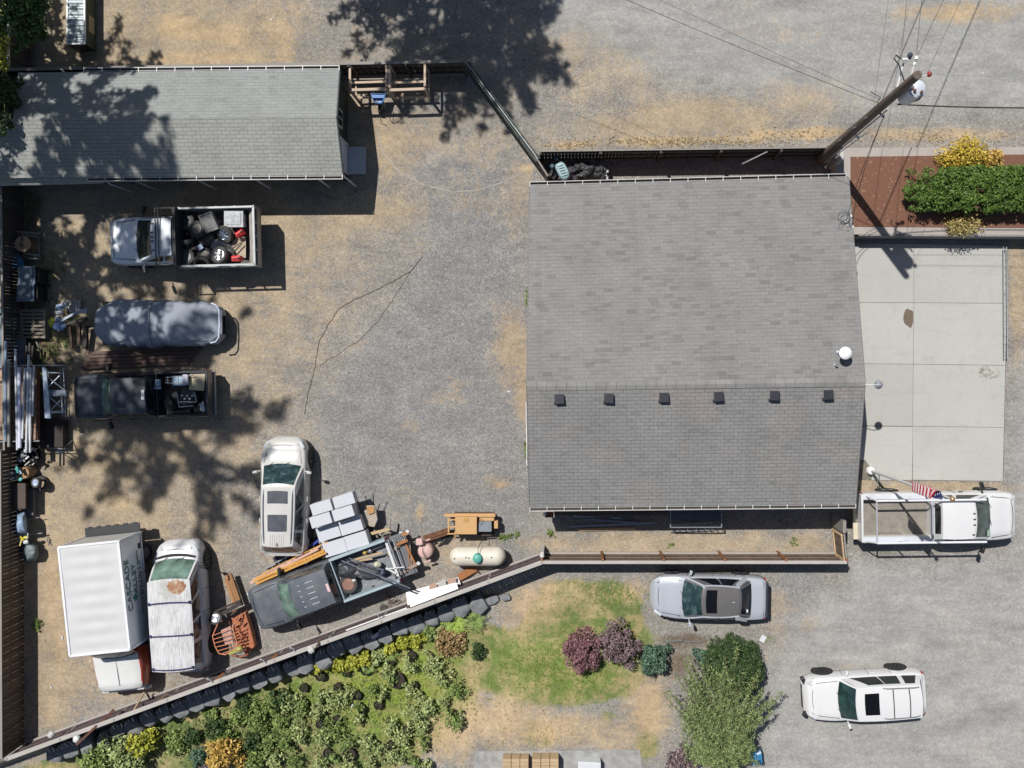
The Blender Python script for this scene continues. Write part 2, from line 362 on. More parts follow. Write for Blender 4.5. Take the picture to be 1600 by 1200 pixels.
def inset(q):
    c = sum(q, Vector())/4; return [Vector((p.x+(g if p.x < c.x else -g), p.y+(g if p.y < c.y else -g), p.z)) for p in q]
for r in range(4):
    for k in range(2):
        q = [pc[r+1][k], pc[r+1][k+1], pc[r][k+1], pc[r][k]]
        if r == 3 and k == 0:
            ip = [P(1319,719,.02), P(1352,719,.02), P(1362,733,.02), P(1362,750,.02), P(1425,750,.02), P(1426,667,.02), P(1319,666,.02)]
            padmb.slab(ip, .028)
        else: padmb.slab(inset(q), .028)
structure("concrete_pad", padmb, PADM)
jm = MB(); jm.slab([P(1322,750,.001), P(1568,752,.001), P(1575,383,.001), P(1322,380,.001)], .006)
structure("pad_joint_base", jm, mat('dark_joint_dirt', (.17,.155,.125), .95, var=.6, scale=4))
st = MB()
def flat_outline(mb, cx, cy, rx, ry, z, n=26, seed=1, cut=None):
    vs = []
    for i in range(n):
        a = 2*math.pi*i/n; k = 1+.35*mnoise.noise(Vector((math.cos(a)*1.2+seed, math.sin(a)*1.2, seed*.7)))
        x = cx+rx*k*math.cos(a); y = cy+ry*k*math.sin(a)
        if cut: x = min(x, cut)
        vs.append(P(x, y, z))
    c = P(cx, cy, z); b = vs+[c]
    mb.add(b, [(i, n, (i+1) % n) for i in range(n)])
flat_outline(st, 1420, 497, 8, 14, .0235, seed=4, cut=1427)
o = structure("oil_stain", st, mat('brown_stain', (.15,.11,.08), .7)); 
def m_ringstain():
    t = NT("faded_grey_stain"); co = t.co(); n = t.ramp(t.noise(co, 5, 5), [(.4, 0), (.6, 1)])
    return t.out(t.mix(n, (.45,.44,.40), (.24,.22,.19)), .85)
st = MB(); flat_outline(st, 1543, 583, 17, 10, .0235, seed=9); structure("dirt_stain", st, m_ringstain())
st = MB(); st.slab([P(742,1174,.0), P(1000,1172,.0), P(1010,1260,.0), P(735,1260,.0)], .008); structure("gravel_path", st, mat('grey_gravel_path', (.31,.305,.295), .95, var=.35, fine=26, bump=.3))
# ground lines: dry weed strings and gate scrape
wl = MB()
for pts, r in (([(661,400),(652,412),(640,425),(614,440),(585,454),(552,469),(528,483),(512,508),(499,534),(493,568),(488,592),(479,625),(474,652)], .012), ([(645,420),(630,444),(614,468),(604,482),(590,502),(565,528),(540,546),(515,561),(496,573)], .007)):
    q = []
    for (a, b) in zip(pts, pts[1:]):
        for k in range(5):
            u = k/5; q.append(P(a[0]*(1-u)+b[0]*u+random.uniform(-1,1), a[1]*(1-u)+b[1]*u+random.uniform(-1,1), .004))
    wl.tube(q, r, 5)
o = single("dead_vine", wl, mat('dead_vine_brown', (.13,.09,.06), .9), "thin brown dead vine lying across the open gravel yard", "vine")
def arc_mark():
    mb = MB(); pts = [(590,205),(600,240),(625,270),(665,290),(705,299),(745,298),(785,285),(812,272),(828,263)]; pr = []
    for i in range(len(pts)-1):
        for k in range(4):
            u = k/4; pr.append(P(pts[i][0]*(1-u)+pts[i+1][0]*u, pts[i][1]*(1-u)+pts[i+1][1]*u, .002))
    for a, b in zip(pr, pr[1:]):
        d = (b-a).normalized(); nrm = Vector((-d.y, d.x, 0))*.022; i = len(mb.v); mb.add([a-nrm, b-nrm, b+nrm, a+nrm], [(0,1,2,3)])
    structure("gate_scrape", mb, mat('pale_scraped_gravel', (.38,.35,.31), .95, var=.4, fine=18))
arc_mark()
# ---------------------------------------------------------------- shingles
def shingle(name, base, var, line, long=.95, tint=(.30,.28,.27), light=0.0):
    t = NT(name); co = t.co()
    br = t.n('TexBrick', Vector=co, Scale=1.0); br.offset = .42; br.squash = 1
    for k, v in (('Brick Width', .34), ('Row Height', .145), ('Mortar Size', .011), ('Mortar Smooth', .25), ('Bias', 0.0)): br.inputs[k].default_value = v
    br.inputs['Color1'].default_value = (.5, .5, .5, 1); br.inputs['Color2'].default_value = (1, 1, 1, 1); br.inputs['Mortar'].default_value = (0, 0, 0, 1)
    sx = t.n('SeparateXYZ'); t.t.links.new(co, sx.inputs[0])
    row = t.math('FLOOR', t.math('DIVIDE', sx.outputs[1], .145)); off = t.math('MULTIPLY', t.math('FRACT', t.math('MULTIPLY', row, .4142)), .34)
    cx = t.math('FLOOR', t.math('DIVIDE', t.math('ADD', sx.outputs[0], t.math('MULTIPLY', off, 3.0)), .36))
    cb = t.n('CombineXYZ'); t.set(cb.inputs[0], cx); t.set(cb.inputs[1], row)
    wnz = t.n('TexWhiteNoise'); wnz.noise_dimensions = '2D'; t.t.links.new(cb.outputs[0], wnz.inputs[0])
    tab = t.ramp(wnz.outputs['Value'], [(0, 1-var), (.14, 1-var*.25), (.2, 1), (.85, 1+var*.12), (1, 1+var*.3)])
    grain = t.ramp(t.noise(co, 55, 3, .7), [(.3, .82), (.7, 1.18)])
    blot = t.noise(co, .45, 6, .6); bl = t.ramp(blot, [(.3, .88), (.7, 1.1)])
    c = t.mix(t.ramp(t.noise(co, .35, 4, .6), [(.52, 0), (.62, .55)]), base, tint)
    for m_ in (tab, grain, bl): c = t.mix(1, c, m_, 'MULTIPLY')
    c = t.mix(t.math('MULTIPLY', br.outputs['Fac'], line), c, mul(base, .35))  # shadow under each shingle butt put into the colour, stronger on south slopes
    # dark run-off streaks along the slope
    st_ = t.noise(t.co((2.2, .12, 1)), 1.0, 4); c = t.mix(t.ramp(st_, [(.55, 0), (.8, .22)]), c, mul(base, .55))
    ds = t.noise(t.co((1.6, 7.5, 1)), 1.3, 5, .65); c = t.mix(1, c, t.ramp(ds, [(.3, .84), (.5, 1.0), (.75, 1.07)]), 'MULTIPLY')
    t.bump(t.math('MULTIPLY', br.outputs['Fac'], -1.0), .4, .02); return t.out(c, .93)
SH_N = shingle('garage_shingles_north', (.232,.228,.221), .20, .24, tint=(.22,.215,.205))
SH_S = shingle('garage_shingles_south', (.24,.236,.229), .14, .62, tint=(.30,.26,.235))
SH_SN = shingle('shed_shingles_north', (.275,.288,.278), .12, .32, tint=(.26,.27,.265))
SH_SS = shingle('shed_shingles_south', (.335,.34,.315), .12, .6, tint=(.32,.32,.30))
def slope_obj(name, mb_corners, thick, mats, parent):
    """roof slope: corners eaveL, eaveR, ridgeR, ridgeL; local x along the eave, y up the slope so the shingle courses run level"""
    a, b, c, d = [Vector(p) for p in mb_corners]
    X = (b-a).normalized(); N = X.cross(d-a).normalized(); Yv = N.cross(X)
    M = Matrix((X, Yv, N)).transposed().to_4x4(); M.translation = a
    Mi = M.inverted(); q = [Mi @ p for p in (a, b, c, d)]
    mb = MB(); n = 4
    vs = [Vector((p.x, p.y, p.z-thick)) for p in q]+q
    mb.add(vs, [(3,2,1,0)]); mb.add(vs, [(4,5,6,7)]); mb.m = 1
    mb.add(vs, [(i, (i+1)%n, n+(i+1)%n, n+i) for i in range(n)])
    o = obj(name, mb, mats, parent); o.matrix_basis = chain(parent).inverted() @ M; return o
FASC = mat('fascia_paint', (.55,.53,.5), .6)
GUT = mat('white_gutter', (.62,.62,.62), .4, var=.05)
GARW = mat('rust_red_siding', (.20,.065,.04), .8, bump=.1)
def gutter(parent, a, b, outward, name="gutter", step=.66, inner=None):
    mb = MB(); a = Vector(a); b = Vector(b); o = Vector(outward).normalized(); up = Vector((0,0,1))
    for off, h0, h1 in ((.0, -.12, .0), (.12, -.12, .012)):
        s = o*off; mb.beam(a+s+up*(h0+h1)/2, b+s+up*(h0+h1)/2, .012 if off == 0 else .02, h1-h0)
    mb.beam(a+o*.06-up*.12, b+o*.06-up*.12, .12, .01)
    L = (b-a).length; n = int(L/step); d = (b-a).normalized()
    for i in range(n+1):
        p = a+d*(L*i/n); mb.beam(p-o*.05+up*.008, p+o*.12+up*.008, .025, .012)
    mb.m = 1; mb.beam(a+o*.06-up*.10, b+o*.06-up*.10, .09, .014)
    return obj(name, mb, [GUT, mat('gutter_debris', (.06,.045,.03), .95)], parent, world=True)
# ---------------------------------------------------------------- garage
ZE, ZR = 2.70, 4.06
gN0, gN1 = P(828,290,ZE), P(1326,277,ZE); gR0, gR1 = P(823.5,604,ZR), P(1352,597,ZR); gS0, gS1 = P(828,793,ZE), P(1337,788,ZE)
GC = (gN0+gN1+gS0+gS1)/4; GC.z = 0
garage = thing("garage", "large grey shingled garage with low gable roof beside the concrete apron", "garage", GC)
TH = .09
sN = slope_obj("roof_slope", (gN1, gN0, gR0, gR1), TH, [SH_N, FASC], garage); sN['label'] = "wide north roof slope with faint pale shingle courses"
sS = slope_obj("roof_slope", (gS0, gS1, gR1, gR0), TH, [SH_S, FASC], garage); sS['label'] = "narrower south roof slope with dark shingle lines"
rc = MB(); n = 34
for i in range(n):
    a = gR0.lerp(gR1, i/n); b = gR0.lerp(gR1, (i+.96)/n); z = Vector((0,0,.022+.004*(i % 2)))
    rc.m = 0
    for sgn, q0, q1 in ((1, gN0, gN1), (-1, gS0, gS1)):
        d = ((q0-gR0).normalized())*.17
        vs = [a+z, b+z, b+z+d, a+z+d]
        rc.slab(vs if sgn < 0 else vs[::-1], .012)
obj("ridge_cap", rc, mat('ridge_shingle', (.235,.23,.22), .93, var=.3, scale=1.2), garage, world=True)
wl = MB()
def inw(p, dx, dy): return Vector((p.x+dx, p.y+dy, 0))
w = [inw(gN0,.35,-.45), inw(gN1,-.35,-.45), inw(gS1,-.35,.5), inw(gS0,.35,.5)]
rw0 = inw(gR0, .36, 0); rw1 = inw(gR1, -.5, 0)
def zroof(p):
    if p.y > gR0.y: k = (p.y-gR0.y)/(gN0.y-gR0.y)
    else: k = (gR0.y-p.y)/(gR0.y-gS0.y)
    return ZR+(ZE-ZR)*k-.11
tops = [Vector((p.x, p.y, zroof(p))) for p in (w[0], rw0, w[3], w[2], rw1, w[1])]
bots = [Vector((p.x, p.y, 0)) for p in (w[0], rw0, w[3], w[2], rw1, w[1])]
wl.add(bots+tops, [(i, (i+1) % 6, 6+(i+1) % 6, 6+i) for i in range(6)])
obj("wall", wl, GARW, garage, world=True)
dr = MB()
for k, y in enumerate((-3.2, 2.2)):
    dr.box((w[1].x+.03, gR0.y+y, 1.1), (.05, 2.6, 2.15))
obj("garage_door", dr, WHITE, garage, world=True)
gutter(garage, gN0+Vector((0,.02,0)), gN1+Vector((-.1,.02,0)), (0,1,0)); gutter(garage, gS0-Vector((0,.02,0)), gS1-Vector((0,.02,0)), (0,-1,0))
for a, b, c in ((gN1, gR1, gS1), (gN0, gR0, gS0)):
    fm = MB(); s = .02 if a is gN1 else -.02
    for u, v in ((a, b), (b, c)):
        fm.beam(u+Vector((s,0,-.12)), v+Vector((s,0,-.12)), .03, .17)
    obj("barge_board", fm, mat('dark_barge_board', (.16,.15,.15), .6), garage, world=True)
def on_s(px, dy=0):   # height on the south slope under an image pixel
    return px
def roof_pt(px, py):
    z = 3.6
    for _ in range(6):
        p = P(px, py, z); z = zroof(p)+.11
    return P(px, py, z)
for i, px in enumerate((874, 951, 1037, 1122, 1209, 1293)):
    p = roof_pt(px, 623-(px-874)*.016); mb = MB()
    jz = (.03,-.05,.02,.06,-.03,.04)[i]; mb.box(p+Vector((0,0,.07)), (.30,.30,.13), rz=jz); mb.box(p+Vector((0,-.01,.145)), (.36,.36,.025), rz=jz); mb.box(p+Vector((0,-.17,.008)), (.42,.08,.012))
    ordn = ("leftmost", "second from the left", "third from the left", "third from the right", "second from the right", "rightmost")[i]
    o = obj("roof_vent", mb, mat('black_vent_metal', (.025,.025,.035), .5), garage, world=True, bevel=.01)
p = roof_pt(1312, 552); mb = MB()
mb.lathe([(.16,0),(.15,.06),(.09,.1),(.09,.62)], Matrix.Translation(p-Vector((0,0,.03))), 16)
q = p+Vector((0,0,.62)); fl = obj("flue_pipe", mb, CHROME, garage, world=True, smooth=40)
mb = MB(); mb.lathe([(.19,0),(.235,.02),(.235,.06),(.20,.10),(.10,.14),(0,.15)], Matrix.Translation(q), 24); obj("flue_cap", mb, mat('bright_white_metal', (.85,.85,.86), .35, var=.03), fl, world=True, smooth=40)
p = roof_pt(1305, 571); mb = MB(); mb.lathe([(.13,0),(.07,.05),(.045,.06),(.045,.22),(0,.22)], Matrix.Translation(p-Vector((0,0,.03))), 14)
obj("plumbing_vent", mb, STEEL, garage, world=True, smooth=40)
# gable barn lamp
tp = P(1373,601,3.78); bs = P(1349,600,3.75); bs = Vector((w[1].x+.02, tp.y+.02, 3.55)); mb = MB()
mb.tube([bs, bs+Vector((.3,0,.35)), tp+Vector((-.35,0,.38)), tp+Vector((-.05,0,.30)), tp+Vector((0,0,.1))], .018, 8)
la = obj("lamp_arm", mb, WHITE, garage, world=True, smooth=40)
mb = MB(); mb.lathe([(.03,.14),(.06,.10),(.13,.06),(.17,-.02),(.165,-.025),(.02,.04)], Matrix.Translation(tp), 20); obj("lamp_shade", mb, mat('galvanised_shade', (.42,.44,.48), .35, .5, var=.3, scale=8), la, world=True, smooth=40)
# service entrance coils on the roof edge
mb = MB()
for cx, cy, r in ((1319,338,9.5),(1321,341,7.5),(1320,353,9),(1322,356,7),(1319,358,10.5)):
    pts = []
    for i in range(23):
        a = -2.6+i*.24; pts.append(P(cx+r*math.cos(a-1.2), cy+r*math.sin(a-1.2), 3.05+.02*math.sin(i)))
    mb.tube(pts, .012, 5)
cc = obj("cable_coil", mb, mat('grey_cable', (.10,.105,.12), .5), garage, world=True)
mb = MB()
for px, py in ((1328,338),(1331,355),(1322,346)):
    p = P(px, py, 2.95); mb.box(p, (.13,.11,.13), rz=.6); mb.beam(p, p+Vector((-.3,-.06,-.05)), .04, .04)
mb.tube([P(1325,352,3.1), P(1325,352,1.2)], .03)
obj("weatherhead", mb, WHITE, garage, world=True, bevel=.01)
mb = MB(); mb.box(P(1331,412,2.2)+Vector((.05,0,0)), (.12,.2,.14)); mb.box(P(1335,428,2.2)+Vector((.05,0,0)), (.12,.16,.14)); obj("floodlight", mb, BLACK, garage, world=True, bevel=.02)
mb = MB(); mb.tube([P(822,628,2.5), P(822.5,660,2.5), P(823,682,2.5), P(823,728,2.5), P(826,733,2.3)], .022); obj("conduit", mb, WHITE, garage, world=True)
# ---------------------------------------------------------------- shed
EZ, RZ = 2.12, 2.80
sN0, sN1 = P(-60,113,EZ), P(530,108,EZ); sR0, sR1 = P(-60,186,RZ), P(525,183,RZ); sS0, sS1 = P(-60,279,EZ), P(535,274,EZ)
SCn = (sN0+sN1+sS0+sS1)/4; SCn.z = 0
shed = thing("shed", "long low outbuilding with pale shingled gable roof along the alley fence", "shed", SCn)
# north slope starts right of the notch at x=30
o = slope_obj("roof_slope", (sN1, P(28,113.5,EZ), P(20,186,RZ), sR1), .07, [SH_SN, FASC], shed); o['label'] = "paler north roof slope"
o = slope_obj("roof_slope", (sS0, sS1, sR1, sR0), .07, [SH_SS, FASC], shed); o['label'] = "south roof slope with dark shingle lines"
o = slope_obj("lean_to_roof", (P(-60,292,1.75), P(161,287,1.78), P(161,276,2.0), P(-60,279,2.0)), .05, [SH_SS, FASC], shed)
SHW = mat('dark_green_siding', (.035,.05,.045), .75, bump=.1)
wl = MB(); xe = P(543,230).x; y0, y1, yr = sN1.y-.22, sS1.y+.22, sR1.y
def zs(y): return (RZ+(EZ-RZ)*((y-yr)/(sN1.y-yr) if y > yr else (yr-y)/(yr-sS1.y)))-.09
xw = sN0.x+.3
tops = [(xw,y0),(xe,y0),(xe,yr),(xe,y1),(xw,y1),(xw,yr)]
wl.add([Vector((x,y,0)) for x, y in tops]+[Vector((x,y,zs(y))) for x, y in tops], [(i, (i+1)%6, 6+(i+1)%6, 6+i) for i in range(6)])
obj("wall", wl, SHW, shed, world=True)
def wallrect(px0, pyA, pyB, zA, zB, t, name, m, parent=shed, grow=0):
    ya = (VY-pyA)*HC/FP; yb = (VY-pyB)*HC/FP; mb = MB(); mb.box((xe+t/2, (ya+yb)/2, (zA+zB)/2), (t, abs(ya-yb)+grow, zB-zA+grow)); return obj(name, mb, m, parent, world=True)
wf = wallrect(0, 185, 212, .95, 1.75, .04, "window", WHITE); 
mb = MB(); yy = ((VY-185)+(VY-212))/2*HC/FP
for s in (-.16, .16): mb.box((xe+.045, yy+s, 1.35), (.012, .26, .62))
obj("pane", mb, GL, wf, world=True)
df = wallrect(0, 229, 272, .1, 2.0, .05, "door", mat('pale_blue_grey_door', (.62,.66,.74), .5, var=.05))
mb = MB()
ya, yb = (VY-229)*HC/FP, (VY-272)*HC/FP
for y in (ya+.03, yb-.03): mb.box((xe+.04, y, 1.03), (.08, .07, 2.0))
mb.box((xe+.04, (ya+yb)/2, 2.04), (.08, abs(ya-yb)+.13, .07)); obj("door_frame", mb, WHITE, shed, world=True)
mb = MB(); mb.box((xe+.075, yb+.12, 1.0), (.05,.05,.05)); obj("handle", mb, STEEL, df, world=True)
mb = MB(); mb.slab([P(544,272,.1), P(571.5,271.5,.1), P(571.5,229,.1), P(544,229,.1)], .1); st = obj("door_step", mb, mat('pale_step_concrete', (.52,.54,.56), .8, var=.08), shed, world=True, bevel=.01)
gutter(shed, P(131,111,EZ), sN1+Vector((0,.02,0)), (0,1,0), step=.72); gutter(shed, P(136,278,EZ), sS1+Vector((0,-.02,0)), (0,-1,0), step=.72)
for a in ((162,279,183,291),(208,280,222,287),(307,278,318,286),(396,277,405,284),(493,275,502,283),(536,273,544,281)):
    mb = MB(); mb.tube([P(a[0],a[1],EZ-.1), P(a[0]+(a[2]-a[0])*.5,a[3]-3,1.7), P(a[2],a[3],1.45), P(a[2],a[3],1.45)-Vector((0,0,1.3))], .035, 6)
    obj("downspout", mb, mat('pale_downspout', (.55,.57,.62), .45), shed, world=True)
fm = MB()
for u, v in ((sN1, sR1), (sR1, sS1)): fm.beam(u+Vector((.02,0,-.09)), v+Vector((.02,0,-.09)), .03, .14)
obj("barge_board", fm, mat('green_barge_board', (.07,.09,.09), .6), shed, world=True)
# ---------------------------------------------------------------- fences
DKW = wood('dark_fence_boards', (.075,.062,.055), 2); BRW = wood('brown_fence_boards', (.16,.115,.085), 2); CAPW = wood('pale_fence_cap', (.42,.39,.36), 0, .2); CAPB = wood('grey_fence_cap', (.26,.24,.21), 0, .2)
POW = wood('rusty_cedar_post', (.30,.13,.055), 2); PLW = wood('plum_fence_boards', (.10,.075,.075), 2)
def fence(label, a, b, h, boards, capm, postm, step=2.4, capw=.10, inner=1, base=True, postin=True, gap=.012, bw=.14, name="fence", z0=0, brace=False, postcap=None):
    """a,b base points; inner=+1 puts the rails and posts left of a->b"""
    a = Vector(a); b = Vector(b); d = (b-a); L = d.length; d.normalize(); nrm = Vector((-d.y, d.x, 0))*inner
    ang = math.atan2(d.y, d.x); th = thing(name, label, "fence", ((a+b)/2).to_tuple(), ang)
    mb = MB(); n = int(L/bw)
    for i in range(n):
        c = a+d*((i+.5)*L/n)-nrm*.02*((i % 2)*.35); w_ = L/n-gap
        mb.box(c+Vector((0,0,z0+(h-z0)/2+random.uniform(-.006,.006))), (w_, .022, h-z0), rz=ang)
    obj("board_panel", mb, boards, th, world=True)
    mb = MB(); mb.beam(a+Vector((0,0,h+.02)), b+Vector((0,0,h+.02)), capw, .035); obj("cap_rail", mb, capm, th, world=True)
    mb = MB()
    for z in (.22, h*.55, h-.12): mb.beam(a+nrm*.04+Vector((0,0,z)), b+nrm*.04+Vector((0,0,z)), .045, .09)
    obj("rail", mb, boards, th, world=True)
    if base:
        mb = MB(); mb.beam(a+nrm*.09+Vector((0,0,.1)), b+nrm*.09+Vector((0,0,.1)), .05, .2); obj("kick_board", mb, capm, th, world=True)
    k = max(1, round(L/step))
    for i in range(k+1):
        p = a+d*(L*i/k)+(nrm*.10 if postin else nrm*-.0); mb = MB()
        mb.box(p+Vector((0,0,h/2+.03)), (.10,.10,h+.06), rz=ang); po = obj("post", mb, postm, th, world=True, bevel=.008)
    return th
f1 = fence("long grey capped fence slanting along the yard's garden side above the boulders", FA, FB, 1.42, PLW, CAPW, CAPW, capw=.17, inner=1, bw=.15, postin=False)
pB2 = P(1306, 866)
f2 = fence("brown board fence with rusty cedar posts between the garage strip and the silver sedan", FB, pB2, 1.42, BRW, CAPW, POW, step=2.35, capw=.13, inner=1)
# short end gate panel
gg = thing("gate", "tan wooden gate panel with dark slats closing the strip by the white work truck", "gate", P(1303,842), 0)
mb = MB(); ga, gb = P(1303,864), P(1299,826); 
for z in (.18, 1.3): mb.beam(ga+Vector((0,0,z)), gb+Vector((0,0,z)), .05, .10)
for p in (ga, gb): mb.beam(p+Vector((0,0,.1)), p+Vector((0,0,1.36)), .10, .05)
obj("gate_frame", mb, WT, gg, world=True)
mb = MB()
for i in range(9):
    p = ga.lerp(gb, (i+.5)/9)+Vector((.03,0,.72)); mb.box(p, (.02,.105,1.25))
obj("slat_panel", mb, BRW, gg, world=True)
mb = MB(); mb.beam(ga+Vector((.07,0,1.42)), gb+Vector((.07,.1,1.42)), .06,.05); obj("top_rail", mb, CAPB, gg, world=True)
mb = MB(); mb.box(P(1299,812)+Vector((.05,0,.78)), (.13,.5,1.56)); single("gate_post", mb, CAPB, "squared grey gate post under the garage's southeast eave", "post")
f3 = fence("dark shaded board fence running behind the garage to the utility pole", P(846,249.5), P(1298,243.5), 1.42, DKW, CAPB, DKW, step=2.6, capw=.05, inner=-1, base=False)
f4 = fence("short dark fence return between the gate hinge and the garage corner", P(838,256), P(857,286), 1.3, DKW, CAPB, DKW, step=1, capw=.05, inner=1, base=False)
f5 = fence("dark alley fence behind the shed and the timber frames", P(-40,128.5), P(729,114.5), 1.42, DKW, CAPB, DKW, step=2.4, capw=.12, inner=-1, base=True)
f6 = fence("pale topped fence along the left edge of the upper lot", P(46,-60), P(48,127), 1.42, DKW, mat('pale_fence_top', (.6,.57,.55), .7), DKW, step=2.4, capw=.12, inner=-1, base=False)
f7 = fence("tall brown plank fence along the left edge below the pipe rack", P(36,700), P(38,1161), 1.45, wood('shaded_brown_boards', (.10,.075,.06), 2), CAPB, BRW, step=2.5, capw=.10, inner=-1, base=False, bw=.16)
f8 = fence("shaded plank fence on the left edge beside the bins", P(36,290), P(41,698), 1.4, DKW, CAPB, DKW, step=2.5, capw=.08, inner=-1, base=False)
# metal drive gate (two tubes and mesh), standing open along the diagonal
dg = thing("drive_gate", "dark green metal drive gate slanting from the alley fence to the garage", "gate", P(785,182), 0)
a, b = P(733,118), P(840,263); mb = MB()
for off in (0, .16):
    o_ = Vector((.8*off, .6*off, 0))
    for z in (.25, 1.35): mb.tube([a+o_+Vector((0,0,z)), b+o_+Vector((0,0,z))], .03, 6)
    for i in range(5):
        p = a.lerp(b, i/4)+o_; mb.tube([p+Vector((0,0,.1)), p+Vector((0,0,1.4))], .025, 6)
obj("gate_frame", mb, mat('green_black_steel', (.03,.055,.045), .5), dg, world=True)
mb = MB()
for i in range(70):
    p = a.lerp(b, (i+.5)/70); mb.beam(p+Vector((0,0,.25)), p+Vector((0,0,1.35)), .045, .006)
obj("mesh_panel", mb, mat('green_black_slats', (.02,.035,.03), .6), dg, world=True)
mb = MB(); mb.tube([a+Vector((.06,.05,1.4)), b+Vector((.06,.05,1.4))], .018, 6); obj("top_tube", mb, STEEL, dg, world=True)
mb = MB(); mb.box(P(847,884,1.3)-Vector((0,0,0))+Vector((0,.5,-.62)), (.14,.14,1.4)); mb.blob(P(847,878,1.45)+Vector((0,.25,0)), (.1,.1,.08), 6, 0); single("capped_post", mb, mat('weathered_grey_white', (.55,.53,.5), .7), "pale capped post where the two yard fences meet", "post")
# ---------------------------------------------------------------- raised mulch bed and its block walls
BZ = .85
def mulchm():
    t = NT("red_brown_bark_mulch"); co = t.co(); n = t.noise(co, 40, 5, .75, 1.0); b = t.noise(co, 2, 4)
    c = t.mix(t.ramp(n, [(.3, 0), (.7, 1)]), (.12,.05,.032), (.31,.155,.10)); c = t.mix(t.ramp(b, [(.4, 0), (.7, .3)]), c, (.2,.10,.06))
    v = t.n('TexVoronoi', Vector=co, Scale=20.0); s_ = t.n('SeparateColor'); t.t.links.new(v.outputs['Color'], s_.inputs[0])
    c = t.mix(t.ramp(s_.outputs[0], [(.975, 0), (.98, .6)], 'CONSTANT'), c, (.45,.32,.20)); t.bump(n, .8, .05); return t.out(c, .95)
pv = MB(); pv.slab([P(1306,366,BZ), P(1760,368,BZ), P(1760,229,BZ), P(1308,231,BZ)], BZ)
bp = structure("raised_path", pv, mat('pinkish_paver', (.38,.34,.31), .9, var=.12, scale=2, fine=20, bump=.1))
pv = MB(); pv.slab([P(1329,354,BZ+.02), P(1760,357,BZ+.02), P(1760,239,BZ+.02), P(1329,245,BZ+.02)], .016); structure("mulch_bed", pv, mulchm())
rw = thing("retaining_wall", "dark grey block retaining wall between mulch bed and concrete apron", "wall", P(1500,372))
mb = MB()
a_, b_ = P(1327,368.6,0), P(1762,370.6,0)
for r in range(4):
    n = 27
    for i in range(n):
        c = a_.lerp(b_, (i+.5*(r % 2)+.25)/n); mb.box((c.x, c.y-.02, .105+.21*r), (a_.lerp(b_, 1/n)-a_).length and ((a_-b_).length/n-.012, .2, .205))
obj("wall_block", mb, mat('grey_wall_block', (.26,.25,.24), .9, bump=.2), rw, world=True, bevel=.006)['label'] = "courses of split grey blocks"
mb = MB(); mb.tube([P(1568,386,.25), P(1569,560,.25)], .018); mb.tube([P(1573,386,.25), P(1574,560,.25)], .018)
for y in range(390, 560, 12): mb.beam(P(1568,y,.25), P(1573.5,y,.25), .012, .012)
for y in (390, 458, 555): mb.tube([P(1570,y,.25), P(1570,y,0)], .02)
single("handrail", mb, mat('pale_rail_steel', (.33,.35,.36), .4), "low pale metal rail along the right edge of the concrete apron", "rail")
# ---------------------------------------------------------------- vehicles
def interp(tab, x, c):
    for a, b in zip(tab, tab[1:]):
        if a[0] <= x <= b[0]:
            t = (x-a[0])/((b[0]-a[0]) or 1); t = t*t*(3-2*t) if c else t
            return a[1]+(b[1]-a[1])*t
    return tab[0][1] if x < tab[0][0] else tab[-1][1]
def body_loft(W, wtab, ztab, zbot, x0, x1, n=44, crown=.035, sh=.90, under=.86):
    """closed body shell; wtab: (x, half width fraction), ztab: (x, top height)"""
    mb = MB(); sec = []
    for i in range(n+1):
        u = i/n; u = .5-.5*math.cos(math.pi*u)*(1) if True else u
        x = x0+(x1-x0)*u; hw = W/2*interp(wtab, x, 0); zt = interp(ztab, x, 1); zb = zbot
        h = zt-zb
        half = [(0, zb), (hw*under, zb), (hw*.965, zb+h*.12), (hw, zb+h*.38), (hw*.995, zb+h*.62), (hw*.97, zb+h*.84), (hw*(sh+.035), zb+h*.955), (hw*sh, zb+h*.995), (hw*.55, zt+crown*.7), (0, zt+crown)]
        pts = [(y, z) for y, z in half]+[(-y, z) for y, z in half[-2:0:-1]]
        sec.append([(x, y, z) for y, z in pts])
    m = len(sec[0]); vs = [p for s in sec for p in s]
    fs = [(i*m+k, i*m+(k+1)%m, (i+1)*m+(k+1)%m, (i+1)*m+k) for i in range(n) for k in range(m)]
    fs += [tuple(range(m))[::-1], tuple(n*m+k for k in range(m))]
    return mb.add(vs, fs)
